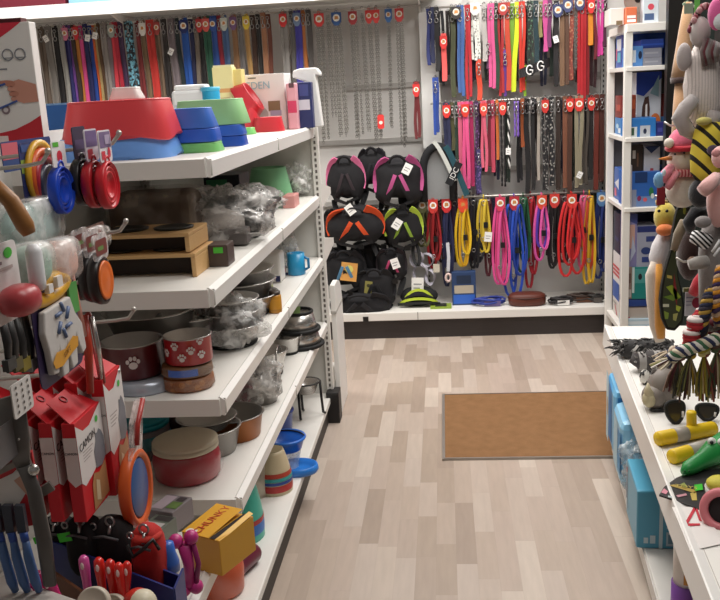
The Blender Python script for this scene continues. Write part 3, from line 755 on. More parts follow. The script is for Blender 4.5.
# ------------------------------------------------------------------ padded harness vests
def vest(px, py, w, h, label, trim, body='17161a', kind='saddle', seed=0, tag_=None, logo=None, rz=0.0, trim2=None, Y=None, group='padded harness vests'):
    Y = Y or YL - .02
    p = at(px, py, Y); k = mpp(p); W, Hh = w * k, h * k
    t = T('harness_vest', label, 'harness vest', p, rz, group)
    m = fab(body)
    # saddle: a thick arched pad, closed front
    b = MB(); pts = []
    n = 16
    out = [(W * .5 * math.copysign(abs(math.cos(a)) ** .75, math.cos(a)), Hh * .5 * math.copysign(abs(math.sin(a)) ** .8, math.sin(a)) - (Hh * .06 * abs(math.cos(a * 2)))) for a in [2 * PI * i / 28 for i in range(28)]]
    rv = random.Random(int(px * 7 + py)); ph = rv.uniform(0, 6)
    out = [(x * (1 + .07 * math.sin(3 * i * .45 + ph)), z * (1 + .06 * math.sin(2 * i * .45 + ph)) + (Hh * .20 if (abs(x) < W * .2 and z < 0) else 0)) for i, (x, z) in enumerate(out)]
    vs = []; rings = [(.78, .0), (.98, .02), (1.0, .05), (.93, .085), (.7, .11), (.35, .118)]
    for s_, d in rings: vs += [(x * s_, -d * W / .24, z * s_) for x, z in out]
    vs.append((0, -.12 * W / .24, 0)); N_ = len(out); fs = []
    for r in range(len(rings) - 1):
        for i in range(N_): fs.append((r * N_ + i, (r + 1) * N_ + i, (r + 1) * N_ + (i + 1) % N_, r * N_ + (i + 1) % N_))
    e = (len(rings) - 1) * N_
    for i in range(N_): fs.append((e + i, len(vs) - 1, e + (i + 1) % N_))
    fs.append(tuple(range(N_)))
    b.add(vs, fs, m, True); b.build('padded_body', t)
    D_ = -.118 * W / .24
    tm = fab(trim); tm2 = fab(trim2 or trim)
    for sgn in (-1, 1):
        b = MB()
        b.strap([(sgn * W * (.12 + .33 * math.sin(a)), D_ * (1.02 - .42 * math.sin(a) ** 2), Hh * .44 * math.cos(a)) for a in [.25 + i * .22 for i in range(9)]], W * .15, .008, tm, side=(1, 0, .3))
        b.build('trim_band', t)
        b = MB()
        b.strap([(sgn * W * (.05 + .2 * i / 6), D_ * (1.06 - .2 * (i / 6) ** 2), Hh * (.12 - .07 * i - .0 * i)) for i in range(7)], W * .075, .006, tm2, side=(1, 0, .4))
        b.build('side_strap', t)
    b = MB(); b.tube([(W * .16 * math.cos(a), D_ * 1.02 - .014 * math.sin(a), Hh * (.33 + .13 * math.sin(a))) for a in [PI * i / 8 for i in range(9)]], .009, m, 6, flat=.6); b.build('handle', t)
    b = MB(); b.strap([(-W * .3, D_ * .8, -Hh * .38), (0, D_ * 1.05, -Hh * .46), (W * .3, D_ * .8, -Hh * .36)], .02, .004, nyl('0f0f12'), side=(0, 0, 1)); b.box((W * .1, D_ * 1.08, -Hh * .45), (.034, .014, .03), plas('0d0d0f')); b.build('belly_strap', t)
    for sgn in (-1, 1):
        b = MB(); lx = sgn * W * .3; ll = Hh * rv.uniform(.3, .5)
        b.strap([(lx + .02 * math.cos(a + ph), -.05 + .02 * math.sin(a), -Hh * .42 - ll * .5 + ll * .5 * math.sin(a)) for a in [2 * PI * i / 14 for i in range(14)]], .02, .004, nyl('121216'), side=(1, .3, 0), closed=True)
        b.build('hanging_loop', t)
    if tag_: price_tag(t, tag_[0] * W, tag_[1] * Hh, y=D_ - .02, rot=tag_[2], s=.065)
    if logo:
        b = MB(); M = RT((logo[0] * W, D_ * .98 - .004, logo[1] * Hh), ry=.15)
        b.plate([(-logo[2] * W, -logo[3] * Hh), (logo[2] * W, -logo[3] * Hh), (logo[2] * W, logo[3] * Hh), (-logo[2] * W, logo[3] * Hh)], 0, card_m(logo[4]), M)
        b.plate(circ(0, logo[3] * Hh * .3, logo[2] * W * .5, 10), -.001, card_m(logo[5]), M)
        b.build('picture_label', t)
    return t
vest(347, 178, 38, 50, 'black harness vest with a light pink top band, beside the slotted upright', 'ee7fae', trim2='3a3035')
vest(399, 179, 48, 54, 'black harness vest with magenta bands and a white tag', 'c65a94', tag_=(.2, .22, .5))
vest(357, 223, 56, 42, 'black harness vest with bright orange bands', 'e8582a', trim2='e8582a', tag_=(-.05, .42, -.6))
vest(404, 225, 38, 44, 'black harness vest with neon lime bands', 'bcd84a', tag_=(-.15, .1, .6), trim2='8fb03a')
vest(347, 268, 40, 46, 'black bulky harness vest with an orange and yellow picture label', '26262b', logo=(.1, .0, .2, .2, 'e6a85a', 'efe27a'), trim2='5d90b5')
vest(376, 285, 40, 44, 'black plain harness vest with a small yellowish label, beside the bulky one', '1c1c20', logo=(-.15, .05, .09, .14, '8f8a4a', '3a3a22'))
vest(392, 262, 30, 36, 'black harness vest with pink piping and a square white tag', '2a2228', trim2='c64a78', tag_=(.14, .05, -.3))
vest(362, 300, 58, 26, 'black folded harness vest lying low on the white shelf', '1d1b1f', trim2='2a2a2e')
vest(373, 168, 30, 46, 'plain black harness vest squeezed between the two pink banded ones', '25242a', Y=YL + .06)
vest(381, 226, 30, 40, 'plain black harness vest squeezed between the orange and lime banded ones', '222127', Y=YL + .06)
vest(335, 228, 22, 44, 'plain black harness vest half hidden by the slotted upright', '232228', Y=YL + .07)
vest(412, 196, 26, 34, 'plain black harness vest under the arched grey one', '201f26', Y=YL + .07)
vest(366, 256, 30, 36, 'plain black harness vest in the shade below the orange banded one', '1f1e24', Y=YL + .07)
# grey and teal vest with an arched opening
p = at(438, 174, YL - .03)
t = T('harness_vest', 'grey lined arched harness vest with teal edging beside the magenta one', 'harness vest', p, 0, 'padded harness vests')
b = MB(); b.prism([(-.085, -.15)] + arc((0, .0), .085, PI, 0, 12, rz=.15)[0:0] + [(x, z) for x, _, z in arc((0, .02), .085, PI, 0, 12, rz=.14)] + [(.085, -.15)], -.03, .02, fab('8b8d8e')); b.build('lining', t)
b = MB(); b.tube([(-.09, -.03, -.16)] + arc((0, .02), .09, PI, 0, 12, rz=.15, y=-.04) + [(.09, -.03, -.16)], .026, fab('15171b'), 8); b.build('padded_arch', t)
b = MB(); b.strap([(.05 + .12 * i / 8, -.06, .17 - .30 * (i / 8) ** 1.2) for i in range(9)], .035, .01, fab('1d4a55')); b.build('teal_band', t)
b = MB(); b.strap([(-.02 + .12 * i / 8, -.068, .2 - .24 * (i / 8) ** 1.3) for i in range(9)], .024, .008, fab('c9ccc6')); b.build('reflective_band', t)
b = MB(); b.strap([(.06, -.075, -.06), (.13, -.075, .07)], .045, .004, fab('15171b')); b.build('name_patch', t)
text('IDC', t, .098, .005, -.08, .045, card_m('d8d8d6'), tilt=1.07)
# pale strap harness with tag
p = at(422, 268, YL - .04)
t = T('dog_harness', 'pale grey strap harness with a long white tag above the lime edged one', 'harness', p)
for dx, dz, r, sx in ((-.03, .06, .045, .9), (.03, .05, .04, 1.1), (-.01, -.03, .06, .7), (.05, -.06, .045, .6)):
    b = MB(); b.strap([(dx + r * sx * math.cos(a), -.02 * math.sin(2 * a), dz + r * math.sin(a)) for a in [2 * PI * i / 18 for i in range(18)]], .022, .005, fab('bdbac6'), side=(.5, 1, .3), closed=True); b.build('strap_loop', t)
price_tag(t, -.03, -.10, y=-.05, rot=.05, s=.10)
b = MB(); b.box((.09, -.02, .0), (.04, .02, .05), plas('c9c4b4')); b.build('buckle', t)
# items lying on the low wall shelf
ZS = .17
def lie(px, py): return on(px, py, ZS)
def belly(label, px, py, w, h, d, c, c2, group=None, n=4):
    p = on(px, py, ZS); k = mpp(p); p = V((p.x, p.y + d / 2, ZS))
    t = T('folded_harness', label, 'harness', p, 0, group); W, Hh = w * k, h * k
    b = MB(); b.ell((0, 0, Hh * .42), (W * .46, d * .5, Hh * .42), fab(c), n=18); b.build('padded_body', t)
    b = MB()
    for i in range(n):
        f = (i + .5) / n
        b.strap([(W * .5 * math.cos(a) * (1.0 - .1 * i), -d * .53 * (.6 + .4 * math.sin(a)), Hh * (.12 + f * .75 * math.sin(a))) for a in [PI * j / 12 for j in range(13)]], .016, .004, nyl(c2 if i % 2 else c), side=(0, 0, 1))
    b.build('edge_band', t)
    return t
belly('black harness with lime edging folded on the white wall shelf', 419, 308, 42, 24, .14, '1b1c1e', 'c7dc3c')
t = T('flat_package', 'green and black flat package lying beside the lime edged harness', 'package', on(441, 309, ZS)); MB().box((0, .05, .006), (.13, .1, .012), card_m('8ba33a')).build('card', t); MB().box((.0, .05, .014), (.07, .07, .006), card_m('2a2a26')).build('window', t)
t, w, h = pbox('blue_carton', 'dark blue upright pack with a pale photo front, on the wall shelf', 'pack', (452, 272, 476, 307), 5.42, .06, card_m('27406a'), [(R4(.05, .05, .95, .32), card_m('2d62c0')), (R4(.1, .36, .9, .6), card_m('b5aa98')), (R4(.2, .65, .8, .9), card_m('1b2c46'))], zb=ZS)
def coil(label, px, py, c, c2, w, cat='leash', name='coiled_leash'):
    p = on(px, py, ZS); k = mpp(p); R_ = w * k / 2
    t = T(name, label, cat, V((p.x, p.y + R_ * .4, ZS)))
    b = MB(); pts = []
    for i in range(70):
        a = i * .45; r = R_ * (.45 + .5 * abs(math.sin(i * .31)))
        pts.append((r * math.cos(a), r * .45 * math.sin(a), .012 + .035 * i / 70 + .006 * math.sin(i)))
    b.tube(pts, .007, nyl(c), 5, flat=.6); b.build('strap', t)
    b = MB(); b.box((R_ * .2, -R_ * .3, .02), (R_ * .9, .02, .03), card_m(c2)); b.build('card_sleeve', t)
coil('royal blue harness straps coiled on the wall shelf beside the dark blue pack', 489, 307, '2d3f9c', '6a5a8a', 36, 'harness', 'coiled_harness')
# brown bed-like pouch
p = on(528, 307, ZS); t = T('leather_pouch', 'reddish brown rounded pouch lying flat on the wall shelf', 'pouch', V((p.x, p.y + .06, ZS)))
b = MB(); b.lathe([(.001, 0), (.095, .0), (.112, .012), (.115, .04), (.108, .066), (.09, .075), (.001, .078)], mat('5e2a1c', rough=.5, sc=9, bump=.1), 30, p=2.6, sy=.55); b.build('body', t)
b = MB(); b.tube([(.117 * math.cos(a), .065 * math.sin(a), .052) for a in [2 * PI * i / 26 for i in range(26)]], .003, mat('3c1a12'), 5, True); b.build('zip_seam', t)
coil('black and white patterned harness lying beside the brown pouch', 561, 306, '2a2628', 'eeece8', 26, 'harness', 'coiled_harness')
coil('brown and black muzzle straps heaped under the tall rack', 581, 303, '3b2a22', '6a3e26', 34, 'muzzle', 'dog_muzzle')
coil('dark grey collar coil at the end of the wall shelf', 596, 303, '33302f', '57504c', 18, 'collar', 'coiled_collar')
# boxes on the high shelf
for nm, lb, r, c, d in (('burgundy_box', 'burgundy storage box with gold print on the high shelf', (-40, -30, 64, 13), '6d1a2c', [(R4(.45, .45, .6, .5), card_m('b7995a')), (R4(.62, .6, .7, .66), card_m('b7995a'))]),
                        ('light_blue_box', 'light blue storage box on the high shelf', (67, -30, 150, 6), '8ab9d6', [(R4(.1, .5, .9, .56), card_m('eef3f5'))]),
                        ('pale_box', 'pale grey white box on the high shelf, beside the light blue one', (152, -30, 236, 1), 'cfd6dc', [(R4(.1, .3, .9, .5), card_m('7a9fc4'))])):
    pbox(nm, lb, 'storage box', r, 5.24, .34, plas(c, .5), d, zb=2.06)
# ------------------------------------------------------------------ goods on the left gondola
def stand(px, py, z, w):                      # centre of a round thing whose front foot shows at a pixel
    p = on(px, py, z); k = mpp(p); R_ = w * k / 2
    d = V((p.x, p.y, 0)).normalized()
    return V((p.x + d.x * R_, p.y + d.y * R_, z)), R_, k
def bowl_prof(r0, r1, h, lip=.006, th=.004, depth=.75):
    return [(r0 * .96, 0), (r0, .004), (r1, h - lip), (r1 + lip * .8, h - lip * .4), (r1 + lip * .3, h), (r1 - th, h - .003), (r0 * .8, h * (1 - depth)), (.001, h * (1 - depth) - .002)]
def steel_bowl(px, py, z, w, h, label, outer=None, r0f=.8, band=None, paws=None, base=None, group=None, depth=.8, name='steel_bowl', rim=None, loc=None):
    c, R_, k = stand(px, py, z, w) if not loc else (V(loc), w * mpp(V(loc)) / 2, mpp(V(loc)))
    t = T(name, label, 'pet bowl', c, 0, group); Hh = h * k
    m = outer or STEEL
    lipr = .05 * R_
    b = MB(); b.lathe([(R_ * r0f * .96, 0), (R_ * r0f, .003), (R_ * .97, Hh * .93), (R_, Hh * .96), (R_ * .98, Hh * .97)], m, 36); b.build('outer_body', t)
    b = MB(); b.lathe([(R_ * 1.0, Hh * .95), (R_ * 1.03, Hh * .975), (R_ * 1.0, Hh), (R_ * .93, Hh * .985), (R_ * r0f * .85, Hh * (1 - depth)), (.001, Hh * (1 - depth) - .001)], rim or STEEL, 36); b.build('steel_insert', t)
    if band:
        b = MB(); b.lathe([(R_ * r0f * 1.0, -.001), (R_ * r0f * 1.07, .004), (R_ * (r0f + .03) * 1.05, Hh * .13), (R_ * r0f, Hh * .15)], band, 36); b.build('rubber_base', t)
    if paws:
        b = MB()
        for a, f, s in paws:
            rr = R_ * (r0f + (.97 - r0f) * f) + .0012
            cx, cy = rr * math.sin(a), -rr * math.cos(a)
            M = RT((cx, cy, Hh * f), rz=a, rx=-math.atan2(R_ * (.97 - r0f), Hh))
            b.plate(circ(0, -s * .15, s * .36, 10, s * .3), -.0006, card_m('efe6e2'), M)
            for dx, dz in ((-.42, .18), (-.16, .42), (.16, .42), (.42, .18)):
                b.plate(circ(dx * s, dz * s, s * .15, 8, s * .2), -.0006, card_m('efe6e2'), M)
        b.build('paw_print', t)
    if base: base(t, R_, Hh)
    return t, R_, Hh
def tub(px, py, z, w, h, label, m, p=4.0, topf=.84, sy=.72, wave=0.0, th=.0035, name='plastic_bowl', zoff=0.0, rz=0.0, group=None, hollow=True, rim=None, loc=None, rot=None):
    """wide-footed plastic bowl, a rounded square seen from above"""
    c, R_, k = stand(px, py, z, w) if not loc else (V(loc), w * mpp(V(loc)) / 2, mpp(V(loc))); Hh = h * k
    if not loc: c = V((c.x, c.y - R_ * (1 - sy), z + zoff))
    t = T(name, label, 'pet bowl', c, rz, group, rot)
    wv = (lambda a, j: (wave * math.sin(a * 4 + .7) if j < 2 else 0)) if wave else None
    b = MB(); b.lathe([(R_, 0), (R_ * 1.01, .004), (R_ * (topf + .01), Hh - .004), (R_ * topf, Hh), (R_ * (topf - .06), Hh - .001), (R_ * (topf - .12), Hh * .35), (.001, Hh * .33)], m, 48, p=p, sy=sy, wave=wv)
    b.build('bowl_body', t, bevel=0)
    b = MB(); b.lathe([(R_ * (topf + .005), Hh - .003), (R_ * (topf + .02), Hh), (R_ * (topf - .02), Hh + .003), (R_ * (topf - .06), Hh)], rim or m, 48, p=p, sy=sy); b.build('rim', t)
    return t, R_, Hh
RED = plas('e2484e', .38); RBLUE = plas('2f5fc4', .38); RGREEN = plas('7cc473', .4); SKY = plas('6f9fe6', .38)

# --- top shelf
t0, R0, H0 = tub(128, 160, Z1, 122, 22, 'wide light blue plastic bowl under the big red bowl on the top shelf', SKY, wave=.006, topf=.9)
c0 = t0.location
tub(126, 150, Z1, 110, 36, 'big red plastic bowl with a wavy lower edge on the top shelf', RED, wave=.008, topf=.85, loc=(c0.x + .012, c0.y - .004, Z1 + H0 - .004))
# white bowl standing on the red one
t, _, _ = tub(138, 104, Z1, 32, 11, 'small white upturned plastic bowl on top of the big red bowl', plas('f3f2ee', .4), topf=.78, loc=(c0.x + .025, c0.y + .02, Z1 + H0 - .002 + 36 * mpp(c0)), p=6)
# blue / green stack
c, R_, k = stand(196, 152, Z1, 56)
tA, RA, HA = tub(197, 153, Z1, 58, 9, 'flat green plastic bowl at the bottom of the blue stack by the shelf edge', RGREEN, topf=.93)
cA = tA.location; kA = mpp(cA)
tub(0, 0, Z1, 56, 11, 'narrow blue plastic bowl in the middle of the stack on the green one', RBLUE, topf=.94, loc=(cA.x - .003, cA.y, Z1 + HA + .006)) if 0 else None
def stack(base_xy, items, k):
    z = Z1
    for w, h, m, lb, tf, dx in items:
        z0 = z + .003
        R_ = w * k / 2; Hh = h * k
        t = T('plastic_bowl', lb, 'pet bowl', (base_xy[0] + dx, base_xy[1], z0))
        b = MB(); b.lathe([(R_, 0), (R_ * 1.01, .003), (R_ * (tf + .01), Hh - .003), (R_ * tf, Hh), (R_ * (tf - .07), Hh - .001), (R_ * (tf - .12), Hh * .4), (.001, Hh * .38)], m, 44, p=4.2, sy=.72); b.build('bowl_body', t)
        b = MB(); b.lathe([(R_ * (tf + .004), Hh - .003), (R_ * (tf + .018), Hh), (R_ * (tf - .02), Hh + .002), (R_ * (tf - .07), Hh)], m, 44, p=4.2, sy=.72); b.build('rim', t)
        z = z0 + Hh
stack((cA.x, cA.y), [], kA)
zz = Z1 + HA + .004
for w, h, m, lb, tf in ((56, 12, RBLUE, 'low blue plastic bowl between the flat green one and the taller blue one', .95), (52, 19, plas('4374cf', .36), 'taller blue plastic bowl topping the stack beside the big red bowl', .8)):
    R_ = w * kA / 2; Hh = h * kA
    t = T('plastic_bowl', lb, 'pet bowl', (cA.x - .004, cA.y, zz))
    MB().lathe([(R_, 0), (R_ * 1.01, .003), (R_ * (tf + .01), Hh - .003), (R_ * tf, Hh), (R_ * (tf - .07), Hh - .001), (R_ * (tf - .12), Hh * .4), (.001, Hh * .38)], m, 44, p=4.2, sy=.72).build('bowl_body', t)
    MB().lathe([(R_ * (tf + .004), Hh - .003), (R_ * (tf + .018), Hh), (R_ * (tf - .02), Hh + .002), (R_ * (tf - .07), Hh)], m, 44, p=4.2, sy=.72).build('rim', t)
    zz += Hh + .003
c, R_, k = stand(222, 148, Z1, 52); c = V((c.x, c.y + .02, Z1)); zz = Z1
for w, h, m, lb, tf, dx in ((50, 10, plas('2a57b8', .38), 'deep blue low plastic bowl under the pale green one', .95, 0), (50, 10, plas('3a68c8', .38), 'second deep blue plastic bowl directly under the pale green one', .93, -.002), (76, 25, plas('a3d99a', .4), 'wide pale green plastic bowl topping the deep blue pair', .84, -.035)):
    R_ = w * k / 2; Hh = h * k
    t = T('plastic_bowl', lb, 'pet bowl', (c.x + dx, c.y + (.0 if w < 60 else .03), zz))
    MB().lathe([(R_, 0), (R_ * 1.01, .003), (R_ * (tf + .01), Hh - .003), (R_ * tf, Hh), (R_ * (tf - .07), Hh - .001), (R_ * (tf - .12), Hh * .4), (.001, Hh * .38)], m, 44, p=4.2, sy=.68).build('bowl_body', t)
    MB().lathe([(R_ * (tf + .004), Hh - .003), (R_ * (tf + .018), Hh), (R_ * (tf - .02), Hh + .002), (R_ * (tf - .07), Hh)], m, 44, p=4.2, sy=.68).build('rim', t)
    zz += Hh + .003
tub(244, 135, Z1, 26, 6, 'small flat green plastic dish beside the deep blue pair', RGREEN, topf=.9)
# red bowls
tR, RR, HR = tub(243, 133, Z1, 40, 28, 'red square plastic bowl standing behind the small green dish', plas('d6404a', .38), topf=.86)
cR = tR.location
tub(248, 110, Z1, 40, 13, 'red plastic bowl leaning tilted against the white carton', plas('c9333d', .36), loc=(cR.x + .012, cR.y + .02, Z1 + HR + .0), rot=(0, 1.0, 0), topf=.8, p=2.6, sy=.95)
tub(270, 132, Z1, 32, 14, 'small red round plastic bowl before the white carton', plas('cc323c', .36), topf=.85, p=3)
# cartons and jugs behind
pbox('blue_carton', 'flat blue carton behind the big white box', 'carton', (38, 103, 84, 131), 2.7, .16, card_m('2f66ae'), [(circ(.7, .5, .05, 10, .12), card_m('cfd8e6')), (R4(0, .94, 1, 1), card_m('7aa3d2'))], zb=1.417)
def jug(px0, y0, px1, y1, Y, label):
    t, w, h = pbox('white_tub', label, 'tub', (px0, y0 + 7, px1, y1), Y, .09, plas('eeeff0', .35), [(R4(.1, .25, .45, .7), card_m('b9cbe2')), (R4(.5, .2, .92, .65), card_m('d5dcea'))], zb=Z1 + .001, bevel=.012)
    MB().box((0, .045, h + .008), (w * .86, .075, .022), plas('f6f6f6', .35)).build('lid', t, bevel=.008)
jug(171, 83, 208, 104, 3.3, 'white plastic tub with a pale blue label behind the bowls')
t = T('cyan_tin', 'small cyan tin beside the white tub', 'tin', (at(208, 95, 3.28).x, 3.32, Z1))
hh = at(208, 87, 3.28).z - Z1
MB().lathe([(.033, 0), (.034, .004), (.034, hh - .006), (.032, hh), (.001, hh)], plas('2fa3cf', .35), 24).build('body', t)
MB().lathe([(.0345, hh - .014), (.036, hh - .012), (.036, hh), (.001, hh + .001)], plas('4bb8dd', .3), 24).build('lid', t)
t, w, h = pbox('yellow_carton', 'tall cream yellow carton with faint orange writing behind the bowls', 'carton', (213, 67, 233, 101), 3.62, .07, card_m('efe4a6'), [(R4(.1, .62, .9, .68), card_m('e3a86a')), (R4(.2, .5, .8, .54), card_m('e0b98a'))], zb=Z1)
MB().box((0, .035, h + .004), (w * .9, .06, .008), card_m('f3ecc0')).build('top_flap', t)
pbox('yellow_carton', 'narrow darker yellow carton beside the cream one', 'carton', (233.5, 69, 242, 101), 3.64, .07, card_m('e6d488'), [(R4(.2, .4, .8, .46), card_m('d6b070'))], zb=Z1)
pbox('violet_pack', 'small violet blue pack peeking over the leaning red bowl', 'pack', (231, 84, 246, 100), 3.75, .05, card_m('4a4a9a'), [(R4(.1, .1, .9, .3), card_m('6f6fb8'))], zb=Z1)
t, w, h = pbox('white_carton', 'big white carton with a small brown picture on the top shelf', 'carton', (245, 74, 286, 125), 3.74, .10, card_m('efedea'), [(R4(.56, .34, .86, .52), card_m('8c7a5c')), (R4(.6, .26, .88, .35), card_m('b0aac0')), (circ(.42, .28, .13, 14, .13), card_m('b9b4ae')), (R4(.1, .93, .3, .95), card_m('6a6a6a'))], zb=Z1, rz=-.12)
text('EDEN', t, -w * .16, h * .8, -.003, .042, card_m('9ac3d2'))
text('EDEN', t, -w * .05, h * .8, -.0035, .0001, card_m('9ac3d2')) if 0 else None
t, w, h = pbox('pink_pack', 'tall pink and white bottle pack beside the white carton', 'pack', (287, 83, 297, 124), 3.7, .05, card_m('e7aab4'), [(R4(.05, .36, .95, .62), card_m('d8456a')), (R4(.3, .9, .8, 1), card_m('6a4a50'))], zb=Z1, bevel=.006)
t, w, h = pbox('navy_pack', 'navy blue pack with a white label at the end of the top shelf', 'pack', (297, 82, 312, 124), 3.76, .06, card_m('2c3568'), [(R4(.1, .4, .85, .62), card_m('d9dae4')), (R4(.2, .7, .8, .95), card_m('46508c'))], zb=Z1, bevel=.004)
# white trigger-shaped dispenser at the end
p = at(306, 100, 3.82); t = T('white_dispenser', 'white hooded plastic dispenser standing at the end of the top shelf', 'dispenser', (p.x, 3.86, Z1))
k = mpp(p); b = MB(); hz = at(306, 68, 3.82).z - Z1
b.prism([(-.055, hz - .035), (-.05, hz - .008), (-.02, hz), (.05, hz), (.066, hz - .02), (.066, hz - .035), (.045, hz - .03), (.05, hz - .1), (.062, .0), (.012, .0), (.012, hz - .06)], -.03, .03, WHITE); b.build('body', t, bevel=.006)
b = MB(); b.prism([(.004, hz - .05), (.011, hz - .06), (.011, hz - .2), (.002, hz - .19)], -.01, .01, BLACK); b.build('trigger', t)

# --- second shelf: wooden feeders and wrapped goods
OAK = mat('d3ad7a', rough=.5, kind='wood', c2='c2975f'); DARKTOP = mat('191715', rough=.35)
def feeder2(label, X0, X1, Y, depth, z0, h):
    t = T('feeder_stand', label, 'feeder', ((X0 + X1) / 2, Y, z0)); w = X1 - X0
    MB().box((0, depth / 2, h - .005), (w, depth, .010), OAK).build('top_board', t, bevel=.002)
    for sx in (-1, 1): MB().box((sx * (w / 2 - .006), depth / 2, (h - .010) / 2), (.012, depth, h - .0105), OAK).build('side_board', t, bevel=.002)
    MB().box((0, depth * .3, h * .42), (w - .03, .012, h * .74), mat('2a1d14', rough=.7)).build('shade_panel', t)  # added dark sheet, stands in for the shaded open space under the top
    for sx in (-.24, .24):
        b = MB(); b.lathe([(w * .2, .0), (w * .21, .005), (w * .18, .007), (w * .15, .001), (.001, .0005)], DARKTOP, 28, M=RT((sx * w, depth * .5, h))); b.build('bowl_insert', t)
    return t
YF = 2.19
Xa, Xb = at(84, 270, YF).x, at(196, 266, YF).x
feeder2('lower wooden double feeder stand with dark bowls on the second shelf', Xa, Xb, YF, .19, Z2, .062)
Xa, Xb = at(92, 240, YF).x, at(189, 241, YF).x
feeder2('upper wooden double feeder stand stacked on the lower one', Xa, Xb, YF + .002, .185, Z2 + .065, .05)
# brown cushion pack at the back
p = at(148, 203, 2.55); t = T('brown_pack', 'long brown pack in clear film behind the wooden feeders', 'pack', (p.x, 2.62, Z2))
hz = at(148, 184, 2.62).z - Z2; w = 88 * mpp(p)
MB().box((0, 0, hz * .45), (w, .16, hz * .9), fab('4b382c')).build('cushion', t, bevel=.03)
MB().box((0, 0, hz * .47), (w + .012, .175, hz * .96), clear('c8b8a8', .22, .15, 12)).build('film', t, bevel=.02)
# black flat boxes and wrapped fountain
p = at(205, 195, 2.75); t = T('black_tray', 'black plastic litter scoop tray lying behind the crumpled wrap', 'tray', (p.x, 2.9, Z2))
b = MB(); b.taper((0, 0, 0), (.30, .22), (.36, .26), .09, plas('1a1b1c', .35)); b.build('body', t, bevel=.012)
b = MB(); b.box((0, 0, .097), (.38, .28, .014), plas('232526', .3)); b.build('rim', t, bevel=.004)
p = at(222, 188, 3.1); t = T('dark_green_box', 'dark box with a small green stripe beside the mint bowl', 'carton', (p.x, 3.1, Z2))
MB().box((0, .08, .09), (.13, .16, .18), card_m('20262a')).build('carton', t, bevel=.003)
MB().plate(R4(-.055, .14, .02, .165), -.0012, card_m('3f8a5a')).build('printed_front', t)
# crumpled film bags
def crumple(label, pts_c, rad, tint='e8e6e2', amt=.3, seed=1, core=None, name='film_bag', cat='bag', group=None, fl=1.0):
    r = random.Random(seed)
    t = T(name, label, cat, pts_c, 0, group)
    b = MB(); n, k = 40, 22
    vs = []; 
    for j in range(k + 1):
        th = PI * j / k
        for i in range(n):
            a = 2 * PI * i / n
            q = 1 + r.uniform(-.13, .13) + .12 * math.sin(3 * a + th * 5 + seed) * (1 if 0 < j < k else 0)
            vs.append((rad[0] * q * math.sin(th) * math.cos(a), rad[1] * q * math.sin(th) * math.sin(a), max(.002, rad[2] * (1 - q * math.cos(th) * .98 * fl))))
    fs = [(j * n + i, j * n + (i + 1) % n, (j + 1) * n + (i + 1) % n, (j + 1) * n + i) for j in range(k) for i in range(n)]
    b.add(vs, fs, clear(tint, amt * .85, .1, 26), True); b.build('crumpled_film', t)
    if core: core(t)
    return t
def core_items(cs):
    def f(t):
        for i, (kind, c, loc, s) in enumerate(cs):
            b = MB()
            if kind == 'e': b.ell(loc, s, fab(c), n=14)
            elif kind == 'b': b.box(loc, s, plas(c, .4))
            elif kind == 'c': b.lathe([(s[0], 0), (s[0] * 1.1, s[2] * .5), (s[0], s[2]), (.001, s[2])], plas(c, .35) if c != 'steel' else DSTEEL, 24, M=RT(loc))
            b.build('wrapped_item', t, bevel=.004 if kind == 'b' else 0)
    return f
p = on(212, 252, Z2); crumple('large crumpled clear bag with a taupe cushion beside the wooden feeders', (p.x - .01, p.y + .17, Z2), (.17, .15, .085), 'dedad6', .35, 3, core_items([('e', 'b3aaa3', (-.02, .0, .06), (.1, .1, .05)), ('b', '6a6462', (.05, -.06, .03), (.1, .06, .05))]))
p = on(238, 232, Z2); crumple('crumpled clear bag holding dark rubber parts near the shelf edge', (p.x - .01, p.y + .15, Z2), (.13, .17, .07), 'efeeec', .4, 5, core_items([('e', 'aaa4a0', (0, -.02, .06), (.08, .12, .045)), ('b', '232326', (.06, .02, .06), (.02, .1, .02))]))
p = on(262, 212, Z2); crumple('crumpled clear bag with grey contents below the mint bowl', (p.x - .03, p.y + .14, Z2), (.10, .12, .036), 'f2f2f0', .4, 8, core_items([('e', 'b5b1ae', (0, 0, .05), (.08, .1, .04))]))
t = T('price_sticker', 'small bright green price sticker on a dark package beside the feeders', 'sticker', at(219, 254, 2.3))
t.name = 'dark_package'; p = on(216, 270, Z2); t.location = (p.x - .01, p.y + .05, Z2); t['label'] = 'dark brown package with a bright green price sticker beside the feeders'; t['category'] = 'package'
MB().box((0, .03, .03), (.07, .08, .06), card_m('4a3c36')).build('carton', t, bevel=.003)
MB().box((0.01, -.0105, .046), (.026, .001, .016), card_m('49c23a')).build('price_sticker', t)
# mint bowl
c, R_, k = stand(272, 201, Z2, 48)
t, _, _ = tub(271, 203, Z2, 48, 33, 'mint green cone shaped plastic bowl on the second shelf', plas('86c493', .45), topf=.72, p=2.2, sy=1.0)
p = on(302, 198, Z2); crumple('clear bag of small pale parts beside the mint bowl', (p.x - .03, p.y + .1, Z2), (.07, .1, .075), 'f0efec', .5, 11, core_items([('e', 'a9a49c', (0, 0, .05), (.04, .05, .04))]))
t = T('pink_blue_package', 'small package with pink and lilac print at the shelf edge under the mint bowl', 'package', (on(293, 207, Z2).x - .01, on(293, 207, Z2).y + .02, Z2))
MB().box((0, 0, .025), (.05, .12, .05), card_m('d99a94')).build('carton', t, bevel=.004); MB().box((-.026, 0, .02), (.004, .1, .03), card_m('8f8fc2')).build('side_label', t)

# --- third shelf: bowls
MAROON = mat('6a1a20', rough=.35, sc=6, coat=.3)
def dish_base(t, R_, Hh): pass
